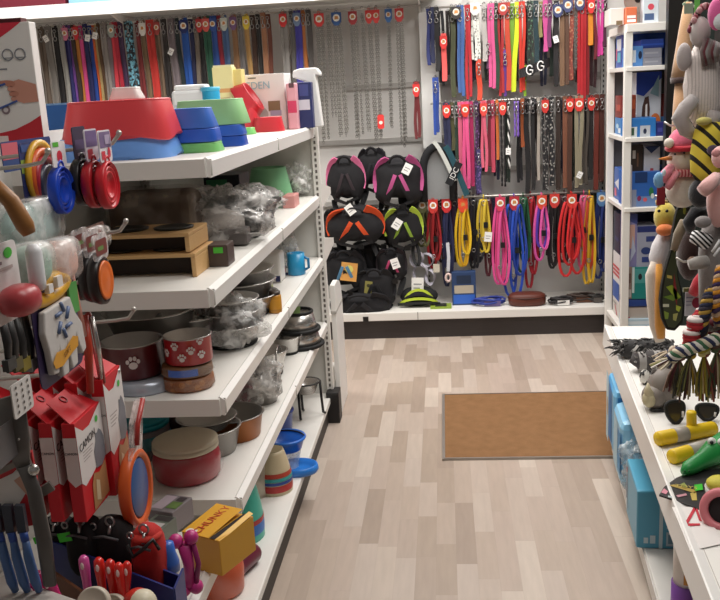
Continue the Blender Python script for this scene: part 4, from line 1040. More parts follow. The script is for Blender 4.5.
# iridescent dish under the maroon bowl
c, R_, k = stand(146, 397, Z3, 66)
t = T('clear_dish', 'bluish clear wrapped dish under the maroon paw bowl', 'pet bowl', c)
MB().lathe([(R_ * .95, 0), (R_, .006), (R_ * .9, .03), (R_ * .8, .034), (.001, .03)], mat('9aa6b8', rough=.25, metal=.3, sc=16, c2='c9cfd8'), 32).build('dish', t)
steel_bowl(128, 384, Z3, 62, 34, 'maroon steel bowl with one big pale paw print on the third shelf', MAROON, .97, paws=[(.34, .5, .032)], loc=(c.x - .03, c.y + .02, Z3 + .036))
tb, Rb, Hb = steel_bowl(148, 372, Z3, 92, 34, 'wide shallow steel bowl behind the maroon one', DSTEEL, .72, loc=(c.x - .06, c.y + .27, Z3 + .05), band=RUBBER)
steel_bowl(190, 372, Z3, 66, 36, 'dark rimmed steel bowl stacked behind the red paw bowl', DSTEEL, .75, loc=(c.x + .03, c.y + .36, Z3), band=RUBBER)
t2, R2_, H2_ = steel_bowl(148, 372, Z3, 88, 20, 'low steel bowl carrying the wide shallow one', DSTEEL, .85, loc=(c.x - .06, c.y + .27, Z3), band=RUBBER)
# red paw bowl stack
c, R_, k = stand(190, 394, Z3, 54)
tB = T('wicker_dish', 'brown weave dish in clear film at the bottom of the red bowl stack', 'pet bowl', c)
MB().lathe([(R_ * .9, 0), (R_, .008), (R_ * .96, .032), (R_ * .85, .036), (.001, .03)], mat('8a4f26', rough=.5, kind='spots', sc=40, c2='a86a36'), 32).build('dish', tB)
MB().lathe([(R_ * .95, .001), (R_ * 1.05, .01), (R_ * 1.0, .034)], clear('e6dccf', .08, .08, 20), 24).build('film', tB)
tC = T('wicker_dish', 'brown dish with a blue paper label, in the middle of the red bowl stack', 'pet bowl', c + V((0, 0, .038)))
MB().lathe([(R_ * .92, 0), (R_ * .98, .006), (R_ * .93, .026), (R_ * .85, .03), (.001, .026)], mat('7c5534', rough=.5, sc=20), 32).build('dish', tC)
b = MB(); rr = R_ * .985
b.add([(rr * math.sin(a), -rr * math.cos(a), z) for a in [-.5 + i * .17 for i in range(8)] for z in (.006, .024)], [(2 * i, 2 * i + 2, 2 * i + 3, 2 * i + 1) for i in range(7)], card_m('3d6ed0')); b.build('paper_label', tC)
MB().lathe([(R_ * .97, .001), (R_ * 1.06, .01), (R_ * 1.02, .028)], clear('eeeae4', .08, .08, 20), 24).build('film', tC)
steel_bowl(189, 366, Z3, 48, 27, 'bright red steel bowl with small white paw prints topping the stack', mat('b8161e', rough=.35, sc=6, coat=.3), .98, paws=[(-.75, .45, .02), (-.28, .72, .02), (.0, .3, .02), (.38, .55, .02), (.82, .35, .02), (.8, .85, .018)], loc=(c.x + .008, c.y, Z3 + .071))
# wrapped steel bowls behind
def nested(px, py, z, w, hs, lbs, rf=.75, film=False):
    c, R_, k = stand(px, py, z, w); zz = z
    for i, (h, lb) in enumerate(zip(hs, lbs)):
        t, _, Hh = steel_bowl(px, py, z, w * (1 - .03 * i), h, lb, STEEL if i % 2 == 0 else DSTEEL, rf, band=RUBBER, loc=(c.x, c.y, zz))
        zz += Hh * .62
    return c, R_, zz
c, R_, zz = nested(232, 352, Z3, 66, (22, 22, 20), ('lowest steel bowl of the film wrapped stack beside the red paw bowl', 'middle steel bowl of the film wrapped stack beside the red paw bowl', 'uppermost steel bowl of the film wrapped stack beside the red paw bowl'))
crumple('crumpled clear film over the steel bowls beside the red paw bowl', (c.x + .01, c.y - .02, Z3 + .002), (R_ * 1.15, R_ * 1.15, .075), 'f0efec', .38, 21, name='film_bag')
c, R_, zz = nested(240, 322, Z3, 80, (20, 22, 20), ('lowest big steel bowl at the back of the third shelf', 'middle big steel bowl at the back of the third shelf', 'uppermost big steel bowl with a dark rim at the back of the third shelf'))
# small jars
def jar(px, py, z, w, h, label, c, lid, lab=None, name='jar'):
    ce, R_, k = stand(px, py, z, w); Hh = h * k
    t = T(name, label, 'jar', ce)
    MB().lathe([(R_ * .9, 0), (R_, .004), (R_, Hh * .8), (R_ * .8, Hh * .86), (.001, Hh * .87)], plas(c, .3), 22).build('body', t)
    MB().lathe([(R_ * .85, Hh * .85), (R_ * .88, Hh * .86), (R_ * .88, Hh), (.001, Hh)], plas(lid, .4), 22).build('lid', t)
    if lab: MB().lathe([(R_ * 1.01, Hh * .2), (R_ * 1.015, Hh * .22), (R_ * 1.015, Hh * .65), (R_ * 1.01, Hh * .67)], card_m(lab), 22).build('paper_label', t)
jar(276, 314, Z3, 13, 22, 'small amber jar with a dark lid at the edge of the third shelf', 'c2862c', '3a2c22', 'd9992f')
jar(268, 300, Z3, 12, 20, 'small olive green jar behind the amber one', '8e9a58', '5a6638', 'a3ad62')
t, w, h = pbox('brown_package', 'brown and cream package standing behind the big steel bowls', 'package', (228, 262, 256, 290), 3.2, .08, card_m('6b4a34'), [(R4(.1, .2, .6, .8), card_m('a06a3c')), (R4(.65, .1, .95, .6), card_m('c9b48e'))], zb=Z3)
pbox('white_jug', 'white plastic canister beside the blue cup on the third shelf', 'canister', (258, 254, 281, 292), 3.4, .1, plas('e6e2dc', .4), [(R4(.75, .05, .95, .25), card_m('2b2f5a'))], zb=Z3, bevel=.01)
p = on(262, 268, Z3); crumple('small crumpled clear bag above the white canister', (at(272, 262, 3.5).x, 3.62, Z3), (.08, .08, .13), 'efefee', .3, 33)
c, R_, k = stand(297, 276, Z3, 18); t = T('blue_cup', 'bright turquoise blue cup at the far end of the third shelf', 'cup', c)
Hh = 22 * k; MB().lathe([(R_ * .9, 0), (R_, .004), (R_ * .98, Hh), (R_ * .88, Hh), (R_ * .8, .01), (.001, .008)], plas('2b96c8', .3), 26).build('body', t)
b = MB(); b.tube([(R_ * .9, 0, Hh * .8), (R_ * 1.4, 0, Hh * .7), (R_ * 1.4, 0, Hh * .3), (R_ * .95, 0, Hh * .2)], .006, plas('2276a8', .3), 6); b.build('handle', t)
t, w, h = pbox('red_navy_pack', 'tiny red and navy pack leaning on the turquoise cup', 'pack', (282, 268, 290, 284), 3.55, .04, card_m('e8e4de'), [(R4(0, .5, .5, 1), card_m('c8404a')), (R4(.1, .05, .8, .4), card_m('2b2f55'))], zb=Z3)

# --- fourth shelf
def round_tub(px, py, z, w, h, label, body, lid, film=True, name='food_container', lab=None):
    c, R_, k = stand(px, py, z, w); Hh = h * k
    t = T(name, label, 'container', c)
    MB().lathe([(R_ * .85, 0), (R_ * .95, .008), (R_, Hh * .5), (R_ * .93, Hh * .78), (.001, Hh * .78)], body, 32).build('body', t)
    MB().lathe([(R_ * .93, Hh * .76), (R_ * .97, Hh * .78), (R_ * .97, Hh * .87), (R_ * .93, Hh * .885), (R_ * .96, Hh * .9), (R_ * .96, Hh * .97), (R_ * .9, Hh), (.001, Hh * .99)], lid, 32).build('lid', t)
    if lab: MB().lathe([(R_ * 1.005, Hh * .3), (R_ * 1.01, Hh * .5), (R_ * .985, Hh * .62)], lab, 32).build('band', t)
    if film: MB().lathe([(R_ * .95, .002), (R_ * 1.06, .02), (R_ * 1.08, Hh * .5), (R_ * 1.0, Hh * .75)], clear('f6f0ee', .05, .05, 18), 22).build('film', t)
    return t
round_tub(190, 489, Z4, 70, 41, 'red food container with a beige lid in clear film on the fourth shelf', mat('b31d30', rough=.35, sc=10, c2='9a1626', coat=.4), plas('d6c9b0', .45))
round_tub(147, 464, Z4, 56, 42, 'teal lidded container with reddish contents beside the orange brush', mat('7a3a3e', rough=.4, sc=20, c2='3a7a80'), plas('1d8f9c', .4), lab=plas('3f8f96', .4))
c, R_, k = stand(212, 462, Z4, 64)
tt, Rr, Hh = steel_bowl(214, 462, Z4, 62, 28, 'dark steel bowl in film behind the red container', DSTEEL, .78, band=None)
steel_bowl(208, 456, Z4, 60, 12, 'steel dish resting tilted in the dark steel bowl', STEEL, .7, loc=(tt.location.x - .01, tt.location.y + .0, Z4 + Hh * .93))
COPPER = mat('a5642c', rough=.35, metal=.55, sc=8, c2='8a4c1e')
steel_bowl(236, 446, Z4, 62, 25, 'copper sided oval steel bowl on the fourth shelf', COPPER, .86, rim=DSTEEL)
t = round_tub(178, 445, Z4, 50, 40, 'dark lidded container at the back behind the red one', mat('4a2f30', rough=.5, sc=12), plas('3f3a3a', .4), film=False)
# clear bags with steel parts, further along
c, R_, k = stand(262, 412, Z4, 46)
steel_bowl(262, 408, Z4, 44, 20, 'steel bowl in a crumpled clear bag beyond the copper bowl', DSTEEL, .75)
crumple('crumpled clear bag with pinkish card beyond the copper bowl', (c.x - .02, c.y + .02, Z4 + .002), (R_ * 1.2, R_ * 1.2, .085), 'efece8', .36, 41, core_items([('b', '8a5f64', (-.05, -.02, .05), (.08, .05, .07))]))
c, R_, k = stand(270, 378, Z4, 40)
steel_bowl(270, 380, Z4, 40, 26, 'shiny steel bowl with an open handle on the fourth shelf', STEEL, .65, band=RUBBER)
b_ = steel_bowl(276, 372, Z4, 30, 18, 'smaller shiny steel bowl behind the handled one', STEEL, .65, band=RUBBER, loc=(c.x + .03, c.y + .25, Z4))
t = T('wire_hoop', 'steel wire hoop leaning by the shiny steel bowl', 'hoop', (c.x + .05, c.y - .05, Z4)); b = MB(); b.ring((0, 0, .06), .055, .0035, STEEL, n=24, axis='x'); b.build('hoop', t)
c, R_, k = stand(300, 352, Z4, 50); zz = Z4
for i, (w, h, lb) in enumerate(((48, 22, 'lower black rimmed steel cone bowl at the far end of the fourth shelf'), (42, 20, 'upper black rimmed steel cone bowl at the far end of the fourth shelf'))):
    R2 = w * k / 2; H2 = h * k
    t = T('cone_bowl', lb, 'pet bowl', (c.x, c.y, zz))
    MB().lathe([(R2 * .98, .0), (R2 * .74, H2), (R2 * .68, H2), (R2 * .6, H2 * .4), (.001, H2 * .38)], STEEL, 32).build('outer_body', t)
    b = MB(); b.ring((0, 0, .008), R2 * 1.0, .009, RUBBER, n=32, k=8, axis='z'); b.build('rubber_base', t)
    b = MB(); b.ring((0, 0, H2), R2 * .72, .006, RUBBER, n=32, k=8, axis='z'); b.build('rubber_rim', t)
    zz += H2 * .72
t = T('price_card', 'small green and white price card on the upper cone bowl', 'card', (c.x - .01, c.y - .02, zz + .02)); MB().box((0, 0, .012), (.05, .002, .035), card_m('8fae6a'), RT(rx=-.6)).build('card', t)
t.name = 'price_card'

# --- base shelf
def elevated_stand(label, px, py, w):
    c, R_, k = stand(px, py, Z5, w); t = T('bowl_stand', label, 'bowl stand', c)
    for sx, z in ((-1, .13), (1, .16)):
        o = (sx * R_ * .55, .02 * sx, 0)
        b = MB(); b.ring((o[0], o[1], z), R_ * .5, .004, BLACK, n=22, k=5, axis='z'); b.build('ring', t)
        b = MB(); b.lathe([(R_ * .3, z - .05), (R_ * .46, z), (R_ * .5, z + .004), (R_ * .42, z - .002), (.001, z - .044)], STEEL, 24, M=RT((o[0], o[1], 0))); b.build('bowl', t)
        for a in (.3, 2.2, 4.2):
            b = MB(); x, y = o[0] + R_ * .5 * math.cos(a), o[1] + R_ * .5 * math.sin(a)
            b.tube([(x, y, z), (x * 1.02, y, z * .5), (x * 1.05, y * 1.05, .012), (x * 1.12, y * 1.2, .006)], .006, BLACK, 6); b.build('leg', t)
    return t
elevated_stand('black iron stand with two raised steel bowls on the base shelf', 294, 428, 56)
p = on(294, 414, Z5)
# blue bucket feeder and blue tray
def cup(label, px, py, z, w, h, c, name='blue_bowl', tf=1.15, cat='pet bowl', inner=None, bail=False):
    ce, R_, k = stand(px, py, z, w); Hh = h * k; t = T(name, label, cat, ce); R_ /= tf if tf > 1 else 1
    MB().lathe([(R_ * .95, 0), (R_, .004), (R_ * tf, Hh - .006), (R_ * tf * 1.04, Hh), (R_ * tf * .97, Hh), (R_ * .92, .02), (.001, .018)], plas(c, .3), 30).build('body', t)
    if inner: MB().lathe([(R_ * tf * .965, Hh - .004), (R_ * .9, .03), (.001, .03)], plas(inner, .4), 30).build('inner_wall', t)
    b = MB(); b.ring((0, 0, Hh), R_ * tf * 1.01, .006, plas(c, .3), n=30, k=6, axis='z'); b.build('rim', t)
    if bail:
        b = MB(); b.tube([(R_ * tf * 1.05 * math.cos(a), -.2 * R_ * math.sin(a), Hh + R_ * .4 * math.sin(a)) for a in [PI * i / 10 for i in range(11)]], .003, BLACK, 5); b.build('bail_handle', t)
    return t, ce, R_, Hh
# clear hopper body with blue tray
ce, R_, k = stand(292, 476, Z5, 40)
t = T('gravity_feeder', 'cobalt blue and clear gravity feeder with a wire bail on the base shelf', 'feeder', ce)
b = MB(); b.lathe([(R_ * .8, 0), (R_ * .86, .01), (R_ * .82, .028), (R_ * .74, .03), (R_ * .7, .012), (.001, .01)], plas('2f7fd8', .3), 30, sx=1.25, M=RT((.03, -.03, 0))); b.build('tray', t)
b = MB(); b.lathe([(R_ * .62, .01), (R_ * .7, .05), (R_ * .8, .085)], clear('dfe6ea', .5, .15, 10), 26, M=RT((-.015, 0, 0))); b.build('clear_body', t)
b = MB(); b.lathe([(R_ * .8, .08), (R_ * .98, .12), (R_ * 1.0, .125), (R_ * .95, .125), (R_ * .75, .09), (.001, .088)], plas('1f62c4', .3), 30, M=RT((-.015, 0, 0))); b.ring((-.015, 0, .124), R_ * .99, .006, plas('2a6fd0', .3), n=30, k=6, axis='z'); b.build('blue_bowl', t)
b = MB(); b.tube([(-.015 + R_ * 1.0 * math.cos(a), .3 * R_ * math.sin(a), .125 + R_ * .25 * math.sin(a)) for a in [PI * i / 10 for i in range(11)]], .003, BLACK, 5); b.build('bail_handle', t)
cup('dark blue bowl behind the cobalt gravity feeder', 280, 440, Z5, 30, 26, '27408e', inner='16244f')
# beige tumbler with red and teal stripes
def striped(label, px, py, w, h, base, bands, name, topc=None, tf=.6):
    ce, R_, k = stand(px, py, Z5, w); Hh = h * k; t = T(name, label, 'pet bowl', ce)
    r = lambda f: R_ * (1 - (1 - tf) * max(0, f - .3) ** 1.6 / .56) if f > .3 else R_
    prof = [(r(i / 12), Hh * i / 12) for i in range(13)]
    MB().lathe([(R_ * .9, 0)] + prof + [(r(1) * .9, Hh), (r(1) * .85, Hh * .7), (.001, Hh * .68)], base, 32).build('body', t)
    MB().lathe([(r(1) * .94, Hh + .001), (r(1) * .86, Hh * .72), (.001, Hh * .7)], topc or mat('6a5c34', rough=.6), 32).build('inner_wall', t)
    for f0, f1, c in bands:
        MB().lathe([(r(f0) + .001, Hh * f0), (r((f0 + f1) / 2) + .0016, Hh * (f0 + f1) / 2), (r(f1) + .001, Hh * f1)], plas(c, .4), 32).build('colour_band', t)
    return t
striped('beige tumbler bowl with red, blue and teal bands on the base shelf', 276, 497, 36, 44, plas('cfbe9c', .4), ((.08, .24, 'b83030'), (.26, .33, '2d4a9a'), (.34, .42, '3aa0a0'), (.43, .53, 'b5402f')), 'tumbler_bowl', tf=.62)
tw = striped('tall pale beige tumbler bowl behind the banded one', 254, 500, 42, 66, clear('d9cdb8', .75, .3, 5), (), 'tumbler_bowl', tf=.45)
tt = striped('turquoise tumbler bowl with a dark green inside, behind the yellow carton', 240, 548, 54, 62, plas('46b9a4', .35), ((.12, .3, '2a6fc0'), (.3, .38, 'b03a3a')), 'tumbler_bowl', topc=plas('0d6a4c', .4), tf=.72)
# patterned lower bag & maroon bottle

p = on(256, 540, Z5); t, = (T('striped_bag', 'cream bag with fine brown lines under the turquoise tumbler', 'bag', V((p.x - .05, p.y + .04, Z5))),)
MB().box((0, 0, .045), (.1, .12, .09), mat('d3cbb4', rough=.5, kind='stripe_z', sc=70, c2='8c7a5c', var=.6)).build('bag', t, bevel=.02)
p = on(243, 588, Z5); t = T('maroon_bottle', 'maroon bottle lying on its side with a green cap under the yellow carton', 'bottle', V((p.x - .03, p.y + .06, Z5 + .032)), 0, None, (PI / 2 * 1.0, 0, -.35))
MB().lathe([(.001, -.1), (.026, -.1), (.03, -.09), (.03, .04), (.02, .07), (.001, .07)], plas('6b1f36', .35), 24).build('body', t)
MB().lathe([(.001, .07), (.022, .07), (.024, .075), (.024, .098), (.001, .1)], plas('2fa26a', .35), 24).build('cap', t)
p = on(224, 600, Z5); t = round_tub(222, 604, Z5, 52, 50, 'clear bag wrapped orange container on the base shelf under the yellow carton', plas('cf5a34', .4), clear('efeceb', .5, .15, 14), name='food_container')
t, w, h = pbox('small_carton', 'small dark blue carton with orange print beside the turquoise tumbler', 'carton', (222, 536, 240, 552), 2.55, .06, card_m('2a5ab0'), [(R4(.2, .2, .8, .7), card_m('c8643a'))])
t.location.z = Z5; 
# ------------------------------------------------------------------ carded goods hanging on hooks beside the camera, facing the aisle
def gx(x, y, X): d = ray(x, y); return CAM + d * (X / d.x)
def hookx(label, tip, Y, group='wire display hooks of the near bay', slope=.06, curl=True):
    p = at(tip[0], tip[1], Y); L_ = p.x + 1.045
    t = T('display_hook', label, 'display hook', (-1.045, Y, p.z - .02 - L_ * slope), 0, group)
    b = MB(); pts = [(L_ * i / 8, 0, L_ * i / 8 * slope) for i in range(8)] + [(L_ * .96, 0, L_ * slope + .002), (L_, 0, L_ * slope + .02)]
    b.tube(pts, .0042, WIRE, 6); b.build('wire_arm', t)
    b = MB(); b.ell((L_, 0, L_ * slope + .022), .006, WIRE, n=10); b.build('ball_tip', t)
    b = MB(); b.box((.002, 0, -.005), (.006, .03, .05), WIRE); b.build('back_plate', t)
    return t
def fx(name, label, cat, px0, px1, pt, pb, X, group=None, turn=0.0):
    pm = (px0 + px1) / 2
    a, b_ = gx(px0, (pt + pb) / 2, X), gx(px1, (pt + pb) / 2, X)
    w = b_.y - a.y; Yc = (a.y + b_.y) / 2
    zt, zb = at(pm, pt, Yc).z, at(pm, pb, Yc).z
    t = T(name, label, cat, (X, Yc, zt), PI / 2 + turn, group)
    return t, w, zt - zb
def cardpart(t, w, h, z0=0.0, c='eeeae6', deco=(), y=0.0, th=.002, name='backing_card', x=0.0):
    b = MB(); b.prism(rrect(w, h, min(w, h) * .1, cx=x, cz=z0 - h / 2), y, y + th, card_m(c)); o = b.build(name, t)
    if deco:
        b = MB()
        for i, (poly, dc) in enumerate(deco): b.plate([(x + (u - .5) * w, z0 - h + v * h) for u, v in poly], y - .0006 - .0003 * i, card_m(dc))
        b.build('printed_front', o)
    return o
# hooks
hookx('wire hook with the red and black collapsible bowls', (119, 134), 1.74)
hookx('lower wire hook beside the navy rainbow card', (48, 152), 1.58)
hookx('wire hook over the orange faced discs', (126, 222), 1.80)
hookx('short dark hook at the pastel pouches', (24, 236), 1.50)
hookx('wire hook poking out below the pink pouch', (84, 273), 1.62)
hookx('wire hook over the red handled trimmer', (134, 310), 1.84)
hookx('wire hook in front of the white glove pack', (36, 337), 1.45)
hookx('wire hook under the white glove pack', (74, 362), 1.50)
hookx('wire hook holding the red boxed gloves', (118, 372), 1.72)

# collapsible bowls
def coll_bowl(label, px0, px1, dt, db, X, ct, c, card_c, deco, group=None, tilt=0.0):
    t, w, h = fx('collapsible_bowl', label, 'collapsible bowl', px0, px1, dt, db, X, group)
    R_ = h / 2; m = plas(c, .35)
    M = RT((0, 0, -R_), rx=PI / 2)
    b = MB(); b.lathe([(R_ * .9, -.012), (R_, -.008), (R_, .006), (R_ * .93, .010), (R_ * .88, .004), (R_ * .8, .002), (R_ * .76, .007), (R_ * .7, .007), (R_ * .64, .001), (R_ * .58, .006), (R_ * .5, .006), (R_ * .46, .001), (.001, .001)], m, 40, M=M, sx=.92); b.build('ribbed_body', t)
    b = MB(); b.ring((0, -.003, -.003), .012, .0035, m, n=12, k=5); b.build('hang_tab', t)
    hc = (db - dt) / 48 * .062 * ct
    cardpart(t, R_ * 1.35, hc, hc * .98 - .0, card_c, deco, y=-.004)
    return t
coll_bowl('front red collapsible bowl with a white and purple header card', 96, 119, 161, 209, -.66, .98, 'cf2630', 'e9e3e8', [(R4(.05, .45, .95, .95), '7d6a92'), (R4(.1, .08, .4, .35), 'd83a4a'), (circ(.72, .28, .12, 12, .17), 'd8344a'), (R4(.45, .55, .85, .85), 'b9a9c6')])
coll_bowl('red collapsible bowl hanging between the front red one and the black one', 83, 105, 160, 208, -.685, .98, 'b8202b', 'ddd6de', [(R4(.05, .45, .95, .95), '6f5c88'), (R4(.1, .08, .5, .38), 'c93648')])
coll_bowl('black collapsible bowl behind the two red ones', 73, 92, 158, 206, -.71, 1.0, '1d1c20', '3a2f48', [(R4(.1, .3, .9, .6), '5a4a72'), (R4(.2, .1, .8, .2), 'a89aa8')])
coll_bowl('royal blue collapsible bowl with a small white and red card', 53, 70, 166, 214, -.72, .75, '1f49c4', 'eee8ea', [(circ(.5, .4, .2, 12, .25), 'd6344a'), (R4(.1, .8, .5, .98), '5cb83a')])
# rainbow card
t, w, h = fx('carded_bowls', 'navy card with nested rainbow coloured bowls beside the royal blue one', 'carded bowl', 22, 55, 141, 206, -.80)
t.name = 'carded_bowl'
cardpart(t, w, h, 0, '26356e', [(R4(.0, .55, .35, .75), '8aa24a'), (R4(.45, .76, .78, .92), '48c03a'), (R4(.05, .86, .9, .97), '31508f')])
for i, (c, r, dz) in enumerate((('e0a92c', .46, -.50), ('d8602a', .40, -.56), ('b02a3c', .34, -.62), ('2c3046', .30, -.70))):
    b = MB(); R_ = r * w; b.lathe([(R_, -.0), (R_, .008 + .004 * i), (R_ * .85, .010 + .004 * i), (R_ * .8, .004 + .004 * i), (.001, .003 + .004 * i)], plas(c, .35), 30, M=RT((0.02 * w, -.001, dz * h), rx=PI / 2)); b.build('nested_ring', t)
# blue card lying behind the hook at the shelf end
t, w, h = fx('hang_card', 'dark blue and pink card strip hanging under the tall white box', 'card', 2, 52, 139, 168, -.93)
cardpart(t, w, h, 0, '2c4478', [(R4(.0, .4, .3, .95), 'c9606a'), (R4(.35, .55, .9, .8), '5a6a9a')])
# tall white product box with a hand on it
p0, p1 = at(-56, 80, 2.06), at(24, 80, 2.06); zt = at(20, 19, 2.06).z
t = T('white_box', 'tall white box with red curves and a printed hand on the top shelf', 'box', ((p0.x + p1.x) / 2, 2.125, Z1), -.0)
w = p1.x - p0.x; h = zt - Z1
MB().box((0, .018, h / 2), (w, .036, h), card_m('efece8')).build('carton', t, bevel=.002)
b = MB()
W2, y_ = w / 2, -.0008
b.plate([(-W2, h), (W2 * .8, h), (W2 * .55, h * .955), (W2 * .2, h * .90), (-.1 * W2, h * .875), (-W2, h * .86)], y_, card_m('d9364a'))
b.plate([(-W2, 0), (W2, 0), (W2, h * .36), (W2 * .7, h * .315), (W2 * .3, h * .27), (-.1 * W2, h * .25), (-W2, h * .24)], y_, card_m('cf2a38'))
b.plate(circ(W2 * .12, h * .41, .011), y_ - .0005, card_m('8c7a80')); b.plate(circ(W2 * .12, h * .41, .006), y_ - .001, card_m('d9d0d2'))
b.plate(R4(0, h * .685, W2 * .3, h * .695), y_, card_m('8c8f96')); b.plate(R4(-.02, h * .605, W2 * .22, h * .612), y_, card_m('a4a6ab'))
b.build('printed_front', t)
b = MB()   # printed hand: palm and four fingers holding a blue line
sk = card_m('d79a86'); sk2 = card_m('c98874')
b.plate([(W2 * .35, h * .60), (W2 * .55, h * .615), (W2 * .98, h * .575), (W2 * .995, h * .455), (W2 * .6, h * .45), (W2 * .42, h * .47)], y_ - .0004, sk)
for i in range(4): b.plate(circ(W2 * (.33 + .03 * i), h * (.585 - .034 * i), W2 * .13, 12, h * .02), y_ - .0008, sk if i % 2 else sk2)
b.plate(circ(W2 * .22, h * .60, W2 * .2, 12, h * .013), y_ - .001, sk2)
b.build('printed_hand', t)
b = MB(); b.tube([(-W2 * .5, y_ - .001, h * .5), (-.1 * W2, y_ - .001, h * .565), (W2 * .2, y_ - .001, h * .59)], .003, card_m('3f5aa0'), 4); b.tube([(-W2 * .5, y_ - .001, h * .41), (0, y_ - .001, h * .425), (W2 * .45, y_ - .001, h * .468)], .003, card_m('3f5aa0'), 4); b.build('printed_line', t)
b = MB()
for cx in (.36, .68): b.ring((W2 * cx, y_, h * .785), .013, .0014, card_m('7c8088'), n=20, k=4); b.tube([(W2 * cx - .012, y_, h * .765), (W2 * cx + .014, y_, h * .765)], .0012, card_m('9a9da3'), 4)
b.build('printed_icon', t)
text('M', t, W2 * .03, h * .785, -.0012, .028, card_m('33343a'))
MB().box((-.01, .018, h + .005), (w * .9, .032, .01), card_m('5b1f24')).build('dark_lid', t)

# wooden brush and pouches
t, w, h = fx('wooden_brush', 'brush with a light wooden handle hanging aslant before the white pouch', 'brush', -8, 28, 176, 222, -.60, turn=-PI / 2 + .35)
b = MB(); b.tube([(-w * .2, 0, -.008), (w * .0, 0, -.035), (w * .14, -.004, -.07), (w * .18, -.004, -.082)], [.010, .012, .013, .009], mat('a9743f', rough=.45, kind='wood', c2='96632f'), 12); b.build('wooden_handle', t)
b = MB(); b.tube([(-w * .2, 0, -.008), (-w * .32, 0, .01), (-w * .42, 0, .03)], [.007, .006, .012], STEEL, 8); b.build('metal_neck', t)
def pouch(label, px0, px1, pt, pb, X, c, c2, name='pouch', amt=.55):
    t, w, h = fx(name, label, 'pouch', px0, px1, pt, pb, X)
    b = MB(); b.ell((0, 0, -h * .55), (w * .46, .028, h * .42), mat(c, rough=.5, sc=10, c2=c2), n=20, p=3); b.build('contents', t)
    b = MB(); b.ell((0, 0, -h * .52), (w * .5, .034, h * .48), clear('f4f4f2', amt, .12, 16), n=20, p=4); b.build('clear_film', t)
    return t, w, h
pouch('white and pale aqua film pouch under the wooden brush', 4, 56, 196, 248, -.76, 'cfe0de', 'a8cfc9', amt=.4)
pouch('pale green film pouch on the yellow ring', 17, 42, 240, 286, -.66, '8fb3a2', 'a9c7b6', amt=.3)
pouch('pale pink film pouch on the yellow ring', 40, 70, 236, 283, -.67, 'd8a69a', 'e3beb0', amt=.3)
t, w, h = fx('yellow_ring', 'yellow oval ring toy under the pastel pouches', 'toy', 22, 68, 280, 298, -.655)
b = MB(); b.ring((0, 0, -h * .5), w * .42, .012, plas('e0a81f', .4), n=30, k=8, flat=.22); b.build('ring', t)
b = MB(); b.box((w * .1, -.014, -h * .2), (.02, .008, .018), plas('ece6e0')); b.box((-w * .12, -.014, -h * .35), (.016, .008, .014), plas('f0ece8')); b.build('white_knot', t)
# film tops and discs with orange faces
def disc(label, px0, px1, pt, pb, X, face, ct=1.0):
    t, w, h = fx('disc_toy', label, 'disc toy', px0, px1, pt, pb, X)
    R_ = h / 2
    b = MB(); b.lathe([(R_ * .93, -.016), (R_, -.006), (R_ * .98, .004), (R_ * .84, .006), (R_ * .82, .003), (.001, .003)], plas('1f1413', .35), 36, M=RT((0, 0, -R_), rx=PI / 2), sx=.9); b.build('dark_rim', t)
    if face:
        b = MB(); b.lathe([(R_ * .82, .004), (R_ * .78, .009), (R_ * .66, .006), (R_ * .4, .008), (.001, .0085)], plas(face, .4), 36, M=RT((0, 0, -R_), rx=PI / 2), sx=.9); b.build('bright_face', t)
    o = MB().prism(rrect(R_ * 1.5, .05, .012, cz=.018), -.004, .0, clear('efe8e6', .45, .1, 30)).build('film_header', t)
    b = MB(); b.plate(rrect(R_ * 1.2, .03, .006, cz=.018), -.005, card_m('7a3a34')); b.plate(R4(-R_ * .4, .012, R_ * .2, .02), -.0055, card_m('6a8a4a')); b.build('paper_strip', o)
    return t
disc('orange faced dark disc toy hanging at the front of its hook', 92, 113, 256, 304, -.66, 'e8722a')
disc('dark disc toy with a film header just behind the orange faced one', 84, 104, 252, 302, -.69, None)
disc('dark disc toy second behind the orange faced one', 72, 94, 250, 300, -.725, '4a2018')
b = None
t, w, h = fx('crumpled_header', 'clear crumpled film header with brown print above the dark discs', 'package', 66, 106, 228, 256, -.75)
t.name = 'film_package'
cardpart(t, w, h, 0, '6a4a40', [(R4(.1, .2, .5, .7), '93a07a'), (R4(.55, .1, .9, .8), '8a5a50')]); b = MB(); b.ell((0, -.01, -h / 2), (w * .5, .014, h * .5), clear('f4efec', .4, .1, 30), n=18, p=3); b.build('film', t)
# white card with a green dot, red pot and white bottle
t, w, h = fx('carded_pot', 'white card with a green sticker and a red pot beside the dark combs', 'carded pot', -14, 21, 244, 322, -.62)
cardpart(t, w, h, 0, 'e4dfdd', [(circ(.72, .86, .13, 14, .07), '46b83a'), (R4(.1, .74, .5, .78), '7a6a70'), (R4(.1, .66, .8, .7), 'b9a9a6')])
b = MB(); b.ell((0, -.02, -h * .72), (w * .36, .026, h * .2), plas('b8454a', .35), n=18, p=2.6); b.build('red_pot', t)
b = MB(); b.lathe([(.001, 0), (.011, 0), (.012, .01), (.012, .055), (.007, .065), (.001, .066)], plas('e9e9ec', .3), 16, M=RT((w * .4, -.03, -h * .66))); b.build('white_bottle', t)
